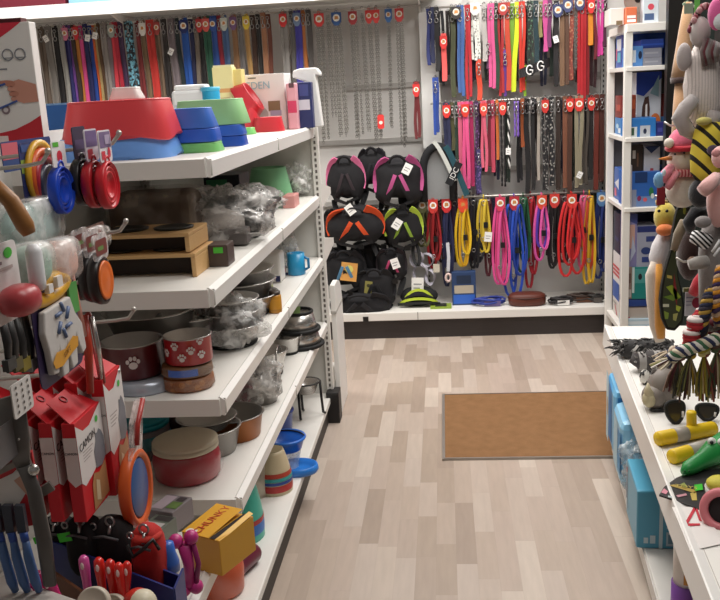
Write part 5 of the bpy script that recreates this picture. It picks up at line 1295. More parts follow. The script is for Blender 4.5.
# grooming combs
for i, (px, lb) in enumerate(((5, 'first dark comb by the edge, under the red pot'), (12, 'second dark comb beside the one under the red pot'), (20, 'dark comb with an olive tip between its dark neighbours'), (28, 'dark comb with a grey tip nearest the white glove pack'))):
    t, w, h = fx('grooming_comb', lb, 'comb', px - 5, px + 5, 314, 372, -.66 - .004 * i, 'grooming combs in the near bay')
    b = MB(); b.tube([(0, 0, 0), (0, -.004, -h * .5), (0, 0, -h)], [.009, .011, .007], plas('1e1c1c', .45), 8, flat=.5); b.build('handle', t)
    b = MB(); b.box((0, -.002, -h * .86), (.026, .010, h * .2), plas(('3a3a38', '5a5230', '8a7a2c', '8d8b86')[i], .4)); b.build('tip', t)
# white glove pack
t, w, h = fx('glove_pack', 'purple pack with a white grooming glove and an orange badge', 'glove pack', 34, 80, 286, 376, -.655)
cardpart(t, w, h, 0, '35284f', [(R4(.3, .82, .95, .97), 'b9905a'), (R4(.05, .84, .3, .95), 'cfc9cf')])
b = MB(); gm = fab('cfcac6')
pts = [(-.30, -.18), (.14, -.16), (.20, -.36), (.30, -.52), (.32, -.82), (.24, -.86), (.17, -.62), (.14, -.92), (.04, -.94), (.0, -.66), (-.03, -.95), (-.13, -.95), (-.14, -.66), (-.19, -.88), (-.28, -.86), (-.30, -.6), (-.34, -.4)]
b.prism([(x * w * 1.35, z * h) for x, z in pts], -.014, -.002, gm); b.build('white_glove', t, bevel=.003)
b = MB()
for i in range(6):
    a = i * 1.05; b.tube([(-.05 * w + .012 * math.cos(a), -.0155, -.36 * h + .016 * math.sin(a)), (-.05 * w + .03 * math.cos(a + .6), -.0155, -.36 * h + .03 * math.sin(a + .6))], .0035, card_m('5d6f94'), 5)
b.build('blue_swirl', t)
b = MB(); b.plate([(x * w, z * h) for x, z in ((-.4, -.72), (-.3, -.64), (-.1, -.66), (.1, -.58), (.22, -.62), (.2, -.72), (.0, -.76), (-.2, -.82), (-.36, -.80))], -.0165, card_m('d99a28')); b.build('orange_badge', t)
text('SOFT', t, -.08 * w, -.70 * h, -.018, .012, card_m('8a5a10'), tilt=.25)
b = MB(); b.box((w * .36, -.006, -h * .22), (w * .2, .004, h * .34), card_m('4f9c4a')); b.build('green_corner', t)
# white bone-dotted tag strip
t, w, h = fx('dotted_tag', 'white tag strip with small dark marks above the grey rake', 'tag', 12, 33, 380, 413, -.64)
cardpart(t, w, h, 0, 'd8d3cf'); b = MB()
for i in range(5):
    for j in range(3): b.plate(circ(-w * .3 + w * .3 * j, -h * (.12 + .18 * i), .0028, 6), -.0012, card_m('4c4744'))
b.build('dark_mark', t)
# red handled trimmer
t, w, h = fx('pet_trimmer', 'red handled steel trimmer hanging beside the maroon paw bowl', 'trimmer', 79, 98, 312, 388, -.70)
for sx, c in ((-1, 'b33a26'), (1, 'a82c22')):
    b = MB(); b.tube([(sx * w * .06, -.005, -.004), (sx * w * .22, -.008, -h * .45), (sx * w * .36, -.006, -h)], [.006, .008, .007], plas(c, .35), 8); b.build('handle', t)
b = MB(); b.tube([(0, -.014, -.01), (w * .05, -.016, -h * .5), (w * .1, -.014, -h * .9)], [.005, .007, .003], STEEL, 8); b.build('steel_blade', t)
t, w, h = fx('clear_tube', 'narrow clear pack with an orange end beside the purple glove pack', 'pack', 70, 79, 268, 338, -.665)
b = MB(); b.tube([(-w * .3, 0, 0), (w * .3, 0, -h)], .010, mat('b98a86', rough=.35, sc=30, c2='cf6a3a'), 10); b.build('tube', t)

# red boxed grooming gloves: thin boxes side by side on two hooks, faces to the aisle
def glove_box(label, X, Yn, zt, w, h, face=True, lean=0.0, th=.026, grp='red boxed grooming gloves'):
    t = T('glove_box', label, 'glove box', (X, Yn + w / 2, zt), PI / 2 + lean, grp)
    R_ = card_m('cf1f2a'); Wm = card_m('e4dedb')
    b = MB(); b.box((0, th / 2, -h / 2), (w, th, h), R_); b.build('carton', t, bevel=.0015)
    b = MB()
    W2 = w / 2
    # white wave on the front
    b.plate([(-W2, -h * .03), (-W2 * .5, -h * .13), (-W2 * .0, -h * .13), (W2 * .5, -h * .06), (W2, -h * .0), (W2, -h * .46), (W2 * .4, -h * .56), (-W2 * .2, -h * .62), (-W2 * .75, -h * .66), (-W2, -h * .60)], -.0008, Wm)
    # glove in grey, dog in tan
    b.plate([(W2 * .15, -h * .60), (W2 * .1, -h * .42), (W2 * .3, -h * .34), (W2 * .35, -h * .26), (W2 * .5, -h * .27), (W2 * .62, -h * .24), (W2 * .8, -h * .28), (W2 * .95, -h * .36), (W2 * .95, -h * .56), (W2 * .6, -h * .62)], -.0014, card_m('7a7c84'))
    b.plate([(-W2 * .35, -h * .98), (-W2 * .3, -h * .72), (-W2 * .1, -h * .62), (W2 * .3, -h * .66), (W2 * .85, -h * .6), (W2 * .9, -h * .95)], -.0012, card_m('b5875c'))
    b.plate([(-W2 * .1, -h * .9), (0, -h * .7), (W2 * .25, -h * .74), (W2 * .2, -h * .94)], -.0016, card_m('d9c3a0'))
    for i, ww in enumerate((.8, .65, .7, .5)): b.plate(R4(-W2 * .7, -h * (.335 + .03 * i), -W2 * .7 + W2 * ww, -h * (.327 + .03 * i)), -.0012, card_m('a79a98'))
    b.plate(circ(W2 * .55, -h * .13, .007, 10), -.0016, card_m('49b844'))
    b.build('printed_front', t)
    # end panel facing the camera
    b = MB(); b.add([(-W2 - .0008, 0.0, -h * .14), (-W2 - .0008, th, -h * .14), (-W2 - .0008, th, -h * .56), (-W2 - .0008, th * .5, -h * .64), (-W2 - .0008, 0.0, -h * .60)], [(0, 1, 2, 3, 4)], Wm); b.build('printed_side', t)
    # sloping red hang flap
    b = MB(); MF = RT((0, th * .3, 0), rx=-.95); b.prism([(-W2, 0), (W2, 0), (W2 * .7, .06), (-W2 * .7, .06)], 0, .002, R_, MF); b.ring((0, -.001, .045), .008, .002, card_m('8c1620'), MF, n=10, k=4); b.build('hang_flap', t)
    if face:
        text('CAMON', t, -W2 * .28, -h * .255, -.002, .021, card_m('2a2528'), tilt=.10)
    o = text('CAMON', t, 0, 0, 0, .0068, card_m('2a2528'))
    o.matrix_local = RT((-W2 - .0014, th * .5, -h * .30)) @ MX.Rotation(-PI / 2, 4, 'Z') @ MX.Rotation(PI / 2, 4, 'X')
    return t
gxp = gx(75, 432, -.70)
H_, W_ = .20, .125
z_ = at(75, 424, gxp.y).z
glove_box('frontmost red glove box with a grey glove and a dog printed on its white wave', -.70, gxp.y, z_, W_, H_)
glove_box('red glove box second in the front row, just behind the frontmost one', -.742, gxp.y - .006, z_ + .004, W_, H_, True)
glove_box('red glove box third in the front row, beside the grey rake', -.784, gxp.y - .01, z_ + .008, W_, H_, True)
glove_box('red glove box last of the front row, almost hidden by the grey rake', -.83, gxp.y - .01, z_ + .01, W_, H_, False)
g2 = gx(103, 388, -.69); z2 = at(103, 380, g2.y).z
glove_box('tall red glove box of the back row, next to the maroon paw bowl', -.69, g2.y, z2, .10, .25, False)
for i in range(3):
    glove_box(('red glove box second of the back row, its flap over the front row', 'red glove box third of the back row, above the front row', 'red glove box last of the back row under the white glove pack')[i], -.735 - .045 * i, g2.y - .01 * i - .02, z2 + .004 * i, .11, .22, False)

# grey slicker rake
t = T('grey_rake', 'long grey grooming rake hanging aslant in front of the red glove boxes', 'grooming rake', at(10, 402, 1.33), 0)
def L3(px, py, Y=1.33): return at(px, py, Y) - t.location
b = MB(); k = mpp(t.location)
b.tube([L3(4, 398), L3(10, 412), L3(16, 440), L3(24, 470)], [22 * k * .5, 34 * k * .5, 30 * k * .5, 14 * k * .5], plas('625d5a', .35), 14, flat=.4); b.build('head', t)
b = MB(); b.tube([L3(24, 466), L3(34, 490), L3(44, 540), L3(50, 585)], [.013, .013, .014, .012], plas('55514f', .35), 12, flat=.6); b.build('handle', t)
b = MB(); b.ell(L3(33, 470), (.011, .008, .011), STEEL); b.ell(L3(21, 437), (.004, .012, .004), STEEL); b.build('steel_pin', t)
t2_, w, h = fx('grey_card', 'grey backing card behind the head of the grey rake', 'card', -20, 30, 425, 462, -.72); cardpart(t2_, w, h, 0, '6f6b6c')
# red blister with comb
t = T('comb_pack', 'red and white pack with a small metal comb, below the grey rake head', 'comb pack', at(10, 455, 1.36), .3)
k = mpp(t.location); W_, H_ = 46 * k, 78 * k
MB().prism([(-W_ * .8, -.01), (W_ * .45, 0), (W_ * .5, -H_), (-W_ * .8, -H_ * 1.05)], 0, .012, card_m('c72f38')).build('carton', t)
b = MB(); b.plate([(-W_ * .7, -H_ * .4), (0, -H_ * .25), (W_ * .4, -H_ * .05), (W_ * .48, -H_ * .3), (W_ * .2, -H_ * .55), (-.1 * W_, -H_ * .8), (-W_ * .7, -H_ * .95)], -.0008, card_m('dcd6d2')); b.plate([(0, -H_ * .35), (W_ * .2, -H_ * .28), (W_ * .25, -H_ * .5), (.02, -H_ * .6)], -.0014, card_m('c79a86')); b.build('printed_front', t)
b = MB(); b.box((W_ * .12, -.008, -H_ * .62), (W_ * .5, .008, H_ * .13), DSTEEL, RT(ry=-.45)); b.build('metal_comb', t)
b = MB(); b.box((-W_ * .1, -.006, -H_ * .12), (W_ * .5, .008, H_ * .08), DSTEEL, RT(ry=-.35)); b.build('steel_clasp', t)
# blue handled brushes
for i, (px, lb) in enumerate(((3, 'steel blue brush handle nearest the edge, under the red comb pack'), (15, 'steel blue brush handle in the middle, under the red comb pack'), (27, 'steel blue brush handle beside the grey rake shaft'))):
    t = T('blue_brush', lb, 'brush', at(px - 2, 538, 1.34), 0, 'steel blue brush handles')
    b = MB(); k = mpp(t.location); b.tube([(0, 0, 0), (2 * k, -.004, -20 * k), (4 * k, 0, -48 * k), (6 * k, .002, -60 * k)], [.006, .0085, .009, .006], plas('4b6ba0', .4), 10); b.build('handle', t)
    b = MB(); b.tube([(-1 * k, 0, 6 * k), (0, 0, -3 * k)], .0072, plas('2c4fa0', .4), 10); b.build('collar', t)
    b = MB(); b.box((-2 * k, .004, 20 * k), (.016, .01, 30 * k), plas('3a3f4c')); b.build('brush_head', t)
# orange rimmed oval brush
t, w, h = fx('oval_brush', 'oval brush with an orange rim and a deep blue face on a clear hanger', 'brush', 121, 153, 450, 524, -.655)
M = RT((0, 0, -h / 2), rx=PI / 2)
b = MB(); b.lathe([(h * .42, -.02), (h * .5, -.012), (h * .5, .004), (h * .46, .01), (h * .40, .006), (h * .39, .002), (.001, .002)], plas('d8602a', .35), 40, M=M, sx=.86); b.build('orange_rim', t)
b = MB(); b.lathe([(h * .39, .003), (h * .36, .005), (.001, .0045)], plas('17508f', .35), 40, M=M, sx=.82); b.build('blue_face', t)
b = MB(); b.prism([(-w * .2, -.01), (w * .2, -.01), (w * .34, .05), (w * .5, .085), (w * .2, .095), (-.05 * w, .06)], -.006, .0, clear('e8dcd8', .5, .1, 30)); b.build('clear_hanger', t)
b = MB(); b.tube([(0, -.008, .01), (w * .1, -.008, .05), (w * .36, -.008, .088)], .006, plas('a8302a', .4), 8); b.build('red_strip', t)
b = MB(); b.tube([(0, 0, -h * .97), (.004, 0, -h * 1.12)], .014, plas('c2452a', .4), 10); b.build('stub_handle', t)

# low trays and small goods on the near shelf
def plank(t, name, a, b_, z0, z1, m, th=.004):
    a, b_ = V(a), V(b_); d = (b_ - a); L_ = d.length; r = math.atan2(d.y, d.x)
    return MB().box((L_ / 2, 0, (z0 + z1) / 2), (L_, th, z1 - z0), m, MX.Translation((a.x, a.y, 0)) @ MX.Rotation(r, 4, 'Z')).build(name, t)
NAVY = card_m('1d2a70')
A_ = on(52, 541, .62); B_ = on(174, 589, .62); back = V((-.005, .075, 0))
t = T('counter_tray', 'navy blue cardboard tray of small goods on the near shelf', 'tray', (A_.x, A_.y, ZN))
a2, b2 = V((0, 0, 0)), V((B_.x - A_.x, B_.y - A_.y, 0))
plank(t, 'front_panel', a2, b2, 0, .62 - ZN, NAVY); plank(t, 'side_panel', a2, a2 + back, 0, .61 - ZN, NAVY); plank(t, 'side_panel', b2, b2 + back, 0, .62 - ZN, NAVY); plank(t, 'rear_panel', a2 + back, b2 + back, 0, .60 - ZN, NAVY)
C0 = on(46, 566, .60); C1 = on(98, 602, .60)
t = T('brown_divider', 'brown cardboard divider in front of the navy tray', 'divider', (C0.x, C0.y, ZN)); plank(t, 'board', (0, 0, 0), (C1.x - C0.x, C1.y - C0.y, 0), 0, .60 - ZN, mat('6b3f26', rough=.6, sc=6), .006)
def bag(label, px, pt, pb, w, Y, c, sticker=None):
    Y -= .0
    p = at(px, pb, Y); k = mpp(p); h = (pb - pt) * k
    t = T('waste_bag_pouch', label, 'pouch', p, -.2, 'black pouches in the navy tray'); W_ = w * k
    b = MB(); b.ell((0, 0, h * .45), (W_ * .5, .03, h * .5), fab(c), n=18, p=3.2); b.build('pouch_body', t)
    b = MB(); b.ring((W_ * .1, -.02, h * .95), .010, .0025, CHROME, n=12, k=5); b.ring((-W_ * .35, -.025, h * .86), .007, .002, CHROME, n=10, k=5); b.tube([(W_ * .1, -.02, h * .9), (W_ * .12, -.03, h * .78)], .004, CHROME, 6); b.build('clip_ring', t)
    b = MB(); b.tube([(-W_ * .35, -.03, h * .7), (0, -.036, h * .76), (W_ * .35, -.03, h * .7)], .003, mat('5c5a5c', rough=.5), 5); b.build('zip', t)
    if sticker:
        b = MB(); b.box((sticker[0] * W_, -.033, sticker[1] * h), (W_ * .42, .0015, h * .14), card_m('43d32f'), RT(ry=-.25)); b.build('price_sticker', t)
    return t
bag('black pouch with a green sticker nearest the grey rake', 63, 510, 560, 36, 1.66, '17171a', (-.1, .62))
bag('black pouch with a green sticker in the middle of the navy tray', 90, 507, 572, 36, 1.60, '151518', (.0, .72))
bag('black pouch without a sticker beside the red bag holder', 119, 508, 574, 40, 1.60, '1b1719')
bag('red pouch with a black strap at the end of the navy tray', 154, 514, 592, 32, 1.56, 'c22a26')
bpy.data.objects[-1] if 0 else None
r_ = [o for o in bpy.data.objects if o.get('label', '').startswith('red pouch with a black')][0]
b = MB(); b.tube([(-.025, -.035, .12), (-.01, -.042, .10), (.015, -.042, .12), (.03, -.03, .135), (.036, -.02, .11)], .004, BLACK, 6); b.build('black_strap', r_)
b = MB(); b.ell((0, -.004, .128), (.032, .03, .012), fab('cc3a30'), n=16); b.build('lid_flap', r_)
# clear bottle with a blue cap
p = at(173, 592, 1.58); k = mpp(p); t = T('small_bottle', 'small clear bottle with a blue shoulder between the red pouch and pink toy', 'bottle', p)
MB().lathe([(.016, 0), (.019, .004), (.019, .06), (.014, .075), (.001, .076)], clear('dfe2ea', .6, .15, 10), 20).build('body', t)
MB().lathe([(.0195, .05), (.0195, .07), (.014, .09), (.012, .11), (.001, .112)], plas('3f6fc8', .3), 20).build('blue_shoulder', t)
# pink bone toy
p = at(190, 592, 1.66); k = mpp(p); t = T('pink_bone', 'magenta rubber bone toy hanging below the yellow carton', 'toy', p, .3)
b = MB(); PK = plas('c2357f', .4); h = 62 * k
b.tube([(0, 0, h * .12), (.004, 0, h * .5), (-.002, 0, h * .85)], [.013, .012, .015], PK, 10)
for x, z in ((-.012, .06), (.014, .08), (-.018, .92), (.014, .95)): b.ell((x, 0, h * z), .016, PK, n=12)
b.build('bone', t)
b = MB(); b.tube([(.016, -.004, h * .9), (.024, -.006, h * .5), (.014, -.004, h * .12)], .006, plas('8f2560', .4), 8); b.build('loop', t)
# coloured handles
def hnd(label, px, pt, pb, c, Y, w=10, name='brush_handle', grp='upright plastic handles before the navy tray', dx=0):
    p = at(px, pb, Y); k = mpp(p); h = (pb - pt) * k
    t = T(name, label, 'handle tool', p, 0, grp); R_ = w * k / 2; d = dx * k
    MB().tube([(d, 0, -.06), (d * .9, 0, 0), (d * .5, 0, h * .35), (d * .2, 0, h * .7), (0, 0, h * .92), (-d * .05, 0, h)], [R_ * .7, R_ * .75, R_ * .8, R_, R_ * .92, R_ * .45], plas(c, .25, coat=.3), 12).build('grip', t)
    b = MB(); b.ell((0, -R_ * .9, h * .78), (R_ * .35, R_ * .25, h * .1), plas('f0d8d4', .2)); b.build('pale_oval', t)  # small pale raised oval on the front of each grip
hnd('pale pink handle standing alone behind the white round tops', 88, 552, 592, 'dc5aa4', 1.47, 11)
hnd('red handle next to the pale pink one', 103, 554, 594, 'dd2a22', 1.46, 11)
hnd('red handle second from the pale pink one', 114, 556, 596, 'd8261f', 1.45, 11)
hnd('red handle third from the pale pink one', 123, 559, 600, 'e02c24', 1.44, 10)
hnd('red handle farthest from the pale pink one, beside the red pouch', 131, 558, 598, 'd6281f', 1.45, 10, dx=-6)
hnd('dark pink handle beside the blue brush handles', 36, 580, 604, 'b82a62', 1.36, 13, dx=12)
hnd('dark pink handle nearest the brown divider', 52, 575, 604, 'c43070', 1.36, 11, dx=12)
hnd('dark pink handle deep between its two neighbours', 42, 568, 600, 'a32558', 1.40, 11, dx=8)
for px, py, w, c, lb in ((94, 588, 34, 'cfc5b4', 'cream round lid in front of the red handles'), (113, 591, 26, 'c6bcab', 'second cream round lid behind the first one')):
    p = at(px, py + 16, 1.38 + (.03 if w < 30 else 0)); k = mpp(p); t = T('round_lid', lb, 'lid', p, 0, 'cream round lids before the red handles'); R_ = w * k / 2
    MB().lathe([(.001, -.012), (R_ * .9, -.012), (R_, -.006), (R_, .006), (R_ * .9, .011), (R_ * .85, .009), (.001, .010)], plas(c, .45), 30, M=RT((0, 0, 0), rx=PI / 2 - .5)).build('disc', t)
p = at(138, 603, 1.40); k = mpp(p); t = T('red_ball', 'red ball with a white and yellow patch beside the cream lids', 'ball', p)
MB().ell((0, 0, 0), 15 * k, plas('c93226', .35), n=22).build('ball', t)
b = MB(); b.ell((.004, -.004, 0.002), 14.8 * k, plas('e0d6bc', .4), n=22, M=RT((.006, -.002, .002), ry=.5)); b.build('white_patch', t)
t = T('white_tray', 'pale grey tray edge at the very corner of the near shelf', 'tray', at(8, 604, 1.30)); MB().box((0, 0, -.02), (.2, .14, .03), plas('b9b3ad', .5), RT(rz=-.45)).build('tray_body', t, bevel=.004)

# yellow carton
YB_ = 1.775
p = at(205, 562, YB_); t = T('yellow_carton', 'open yellow carton with red print standing at the end of the near shelf', 'carton', (at(206, 545, YB_).x + .01, YB_ + .075, ZN + .001), -.42)
k = mpp(p); W_, D_, H_ = .108, .13, .088
YM = card_m('dba22c'); YM2 = card_m('c98f22')
MB().box((0, 0, H_ / 2), (W_, D_, H_), YM).build('carton', t, bevel=.002)
b = MB(); b.add([(-W_ * .5, -D_ * .5, H_ + .001), (W_ * .22, -D_ * .5, H_ + .001), (W_ * .22, D_ * .5, H_ + .012), (-W_ * .5, D_ * .5, H_ + .012)], [(0, 1, 2, 3)], YM); b.build('top_flap', t)
b = MB(); b.add([(W_ * .24, -D_ * .5, H_ + .0012), (W_ * .38, -D_ * .5, H_ + .0012), (W_ * .38, D_ * .5, H_ + .0012), (W_ * .24, D_ * .5, H_ + .0012)], [(0, 1, 2, 3)], mat('20120a', rough=.8)); b.build('dark_slot', t)
b = MB(); b.add([(W_ * .39, -D_ * .5, H_), (W_ * .5, -D_ * .5, H_ - .004), (W_ * .5, D_ * .5, H_ + .006), (W_ * .39, D_ * .5, H_ + .01)], [(0, 1, 2, 3)], card_m('e6b440')); b.build('side_flap', t)
o = text('CHUNKY', t, 0, 0, 0, .030, card_m('b8381f')); o.matrix_local = RT((-W_ * .16, 0, H_ + .0075)) @ MX.Rotation(.07, 4, 'X') @ MX.Rotation(PI / 2, 4, 'Z')
b = MB(); b.add([(x - W_ * .3, y - D_ * .42, H_ + .0026) for x, y in circ(0, 0, .014, 14)], [tuple(range(14))], card_m('e4dcc6')); b.build('print_dot', t)
def sach(label, px, py, z, w, d, c, deco):
    p = on(px, py, z); t = T('sachet_box', label, 'sachet box', (p.x, p.y, ZN + .001), -.3)
    h = z - ZN - .001
    MB().box((0, 0, h / 2), (w, d, h), card_m(c)).build('carton', t, bevel=.002)
    b = MB()
    for i, (x0, y0, x1, y1, dc) in enumerate(deco): b.add([(x * w, y * d, h + .0008 + .0003 * i) for x, y in ((x0, y0), (x1, y0), (x1, y1), (x0, y1))], [(0, 1, 2, 3)], card_m(dc))
    b.build('printed_top', t)
sach('sachet box with lilac and green print lying behind the yellow carton', 170, 503, ZN + .06, .075, .09, '8d8588', [(-.45, -.4, 0, .4, 'c9b9c4'), (.05, -.3, .45, .1, '6f8a4e'), (.1, .15, .4, .4, '4c4448')])
sach('grey green sachet box with dark print beside the orange rimmed brush', 158, 522, ZN + .05, .06, .07, '7a7f74', [(-.4, -.4, .4, -.05, 'd8d2d0'), (-.3, .1, .45, .42, '4a4646')])
# ------------------------------------------------------------------ goods in the tall corner rack
YU = UY0 + .03
u1, u2, u3, u4, u5 = UZ
def rk(name, label, cat, rect, c, decals=(), zb=None, Y=YU, depth=.2, bevel=.003, group=None):
    if rect[2] <= 623 and rect[0] < 612 and rect[1] > 22:          # seen through the open side of the rack
        ym = (UY0 + .36); xr = 614; x0, d = UX0 + .03, .30
        z1 = at(xr, rect[1], ym).z; z0 = zb if zb is not None else at(xr, rect[3], ym).z
        y0, y1 = UY0 + .25, UY1 - .03
        t = T(name, label, cat, (x0, (y0 + y1) / 2, z0), -PI / 2, group); w, h = y1 - y0, z1 - z0
        MB().box((0, d / 2, h / 2), (w, d, h), card_m(c)).build('carton', t, bevel=bevel)
        b = MB()
        for i, (poly, dm) in enumerate(decals): b.plate([((u - .5) * w, v * h) for u, v in poly], -.0006 - .0003 * i, dm)
        b.build('printed_front', t)
        return t, w, h
    return pbox(name, label, cat, rect, Y, depth, card_m(c), decals, zb, group, 0, bevel)
# on top
p = at(618, 20, UY0 + .05)
t = T('red_bowl', 'orange red upturned bowl on top of the tall white rack', 'bowl', (at(619, 5, UY0 + .1).x, UY0 + .14, u1 + .16)); MB().lathe([(.10, 0), (.105, .006), (.095, .05), (.07, .07), (.001, .072)], plas('d8401f', .4), 28).build('body', t); MB().lathe([(.104, -.003), (.108, .0), (.106, .008)], plas('b8321a', .4), 28).build('rim', t)
t, w, h = rk('white_pack', 'white pack with a brown corner under the orange red bowl on the tall rack', 'pack', (610, 8, 624, 22), 'e6e1da', [(R4(.45, 0, .9, .25), card_m('7a6a50'))], u1 + .001, UY0 + .06, .16)
t, w, h = rk('carton', 'carton with a red and white toothy print on top of the tall rack', 'carton', (626, 7, 637, 20), 'd8704a', [(R4(.1, .1, .9, .5), card_m('f1ece6')), (R4(.1, .27, .9, .33), card_m('b8322a'))], u1 + .001, UY0 + .02, .2); t.name = 'printed_carton'
p = at(638, 2, UY0 + .1); t = T('leash_reel', 'pale grey round leash reel with a dark hub on the tall rack', 'leash reel', (p.x, UY0 + .12, u1 + .12))
MB().lathe([(.001, -.02), (.06, -.02), (.065, -.01), (.065, .01), (.055, .02), (.001, .02)], plas('b7b2a8', .4), 26, M=RT(rx=PI / 2)).build('housing', t); MB().lathe([(.001, .021), (.016, .021), (.012, .026), (.001, .026)], BLACK, 16, M=RT(rx=PI / 2)).build('hub', t); MB().box((0, .01, -.09), (.05, .05, .06), plas('a9a49b')).build('grip', t)
rk('white_blue_box', 'white box with red and blue print at the end of the rack top', 'box', (643, -4, 659, 17), 'cfd8df', [(circ(.5, .6, .2, 12, .12), card_m('d04a5a')), (R4(.1, .1, .7, .35), card_m('4a5f86'))], u1 + .001, UY0 + .03, .2)
# first level
rk('blue_pack', 'blue and white cat litter pack between the rack posts, topmost', 'pack', (610, 30, 623, 66), '3556a8', [(R4(.2, .45, .8, .75), card_m('d9dbe2')), (R4(.3, .15, .75, .4), card_m('5fb0c8')), (R4(.1, .2, .25, .5), card_m('d0486a'))], u2, UY0 + .09, .25)
rk('blue_sachet_box', 'light blue and white box with a dark spot on the upper rack shelf', 'box', (630, 46, 643, 66), '5a92d6', [(R4(.1, .2, .45, .8), card_m('dce7f2')), (circ(.78, .55, .14, 12, .2), card_m('1d2a4a'))], u2, YU)
rk('grey_box', 'upper grey flat box of the pair on the upper rack shelf', 'box', (643, 48, 662, 57.5), '8c8e9c', [(R4(.1, .4, .8, .6), card_m('a3a5b0'))], None, YU)
rk('grey_box', 'lower grey flat box of the pair on the upper rack shelf', 'box', (643, 57.5, 662, 66), '8a8c98', [(R4(.1, .4, .8, .6), card_m('a3a5b0'))], u2, YU)
rk('navy_box', 'navy blue box lying on the two grey flat boxes', 'box', (641, 39, 664, 48), '203c8e', [(R4(.0, .3, 1, .5), card_m('2c52b4'))], None, YU + .01)
# second level
t, w, h = rk('dog_food_pack', 'blue and white pack with a black and white dog picture in the rack', 'pack', (636, 72, 661, 136), 'cfd3da', [([(0, 1), (1, 1), (1, .9), (.3, .62), (0, .66)], card_m('22409a')), ([(.55, .66), (.9, .95), (.9, .6)], card_m('8fb0b8')), ([(.2, .08), (.25, .45), (.35, .6), (.5, .62), (.56, .4), (.5, .1)], card_m('4c3028')), ([(.36, .1), (.38, .48), (.45, .5), (.47, .1)], card_m('efe9e4')), (circ(.78, .22, .2, 14, .12), card_m('d8763c')), (R4(.05, .0, .4, .18), card_m('c8343a'))], u3, YU + .17)
rk('blue_tray_pack', 'bright blue pack with small white pictures in front of the dog picture', 'pack', (627, 118, 656, 137), '2f7cc8', [(R4(.0, .0, .35, .55), card_m('dfe6ea')), (R4(.45, .0, .8, .6), card_m('c3c9d2')), (R4(.15, .1, .25, .5), card_m('3a5a46')), (circ(.62, .3, .06, 10, .15), card_m('26304c'))], u3, YU - .008, .16)
rk('navy_pack', 'small navy pack at the right of the bright blue one', 'pack', (656, 122, 664, 137), '2c2f7a', [(R4(.2, .3, .8, .6), card_m('4a4f9c'))], u3, YU, .16)
rk('blue_pack', 'pale blue patterned pack between the rack posts, second from the top', 'pack', (609, 118, 622, 138), '4a86c4', [(circ(.4, .5, .2, 10, .15), card_m('b9d6ea')), (R4(.5, .1, .9, .4), card_m('d3dbe6'))], u3, UY0 + .09, .25)
rk('red_pack', 'dark red pack with ties hanging behind the rack posts', 'pack', (611, 96, 622, 118), '7c2420', [(R4(.2, .3, .8, .6), card_m('b04a3a'))], None, UY0 + .26, .1)
rk('orange_pack', 'dark orange pack in the shade beside the dog picture', 'pack', (627, 95, 636, 118), '8c3a24', [(R4(.1, .4, .9, .8), card_m('b5522c'))], None, YU + .03, .1)
# third level
rk('white_navy_bag', 'white bag with a navy wedge top on the middle rack shelf', 'bag', (644, 146, 660, 172), 'b9b8bd', [([(0, 1), (1, 1), (.45, .72)], card_m('26345a')), (R4(.4, .0, .6, .15), card_m('a8434a'))], None, YU + .05)
rk('blue_scene_pack', 'large blue pack with small animal pictures on the middle rack shelf', 'pack', (626, 172, 661, 207), '2f66b8', [(R4(.0, .0, .3, .5), card_m('8a93ac')), (R4(.3, .0, 1, .3), card_m('6f8fc0')), (circ(.38, .24, .06, 10, .08), card_m('8c2f5a')), (circ(.55, .2, .06, 10, .06), card_m('d8606a')), (circ(.72, .42, .07, 10, .14), card_m('2f7a4a')), (circ(.76, .3, .05, 10, .08), card_m('dfe7e2')), (R4(.25, .7, .6, 1), card_m('1d3a6c'))], u4, YU)
rk('blue_pack', 'blue and white pack with a pale wedge between the rack posts, third from the top', 'pack', (609, 168, 622, 205), '4166b0', [([(.1, .5), (.9, .75), (.9, .3)], card_m('e2e2ea')), (R4(.1, .1, .4, .35), card_m('d0617a'))], u4, UY0 + .09, .25)
rk('white_corner_pack', 'white pack corner with a face print beside the front rack post', 'pack', (625, 165, 632, 207), 'd6d0d4', [(circ(.5, .6, .25, 10, .15), card_m('7c6a70'))], u4, YU - .012, .04)
rk('dark_red_roll', 'dark red roll on the middle rack shelf near the black post', 'roll', (652, 190, 664, 206), '8e2a34', (), u4, YU + .02, .1)
rk('brown_tin', 'brown jar shaped pack in the shade of the third rack opening', 'pack', (628, 145, 643, 172), '33261f', [(R4(.3, .5, .5, .8), card_m('c0b9b0')), (R4(.6, .2, .7, .7), card_m('6a4a36'))], None, YU + .05, .1)
# bottom level
rk('pad_pack', 'violet and peach training pad pack on the lower rack shelf', 'pack', (626, 214, 637, 267), '8b86b4', [(R4(.2, .35, .8, .8), card_m('d1a79a')), ([(.0, 1), (1, 1), (1, .8), (0, .9)], card_m('46508e')), ([(.4, .1), (.9, .3), (.6, .6)], card_m('b9c1d6'))], None, YU + .005, .15)
rk('pad_pack', 'white training pad pack with navy shapes on the lower rack shelf', 'pack', (637, 226, 657, 267), 'a9adc0', [(R4(0, .85, 1, 1), card_m('2f3a78')), (R4(.45, .62, .9, .75), card_m('3a4a8a')), (circ(.45, .4, .25, 14, .09), card_m('35467e')), (R4(.25, .12, .95, .25), card_m('38498a'))], None, YU, .15)
rk('teal_pack', 'teal training pad pack with a small dog print on the lower rack shelf', 'pack', (632, 267, 652, 299), '1f8782', [(R4(.1, .5, .9, .95), card_m('4f9f9c')), (circ(.4, .7, .1, 10, .1), card_m('2a2a30')), (R4(0, .2, .12, 1), card_m('cfe0de'))], None, YU - .004, .15)
rk('peach_pack', 'brown and peach pack end beside the teal pack', 'pack', (625, 267, 632, 299), '9a8478', [(R4(.2, .5, .8, .8), card_m('6b4a40')), (R4(.2, .05, .9, .3), card_m('cfc6c2'))], None, YU, .1)
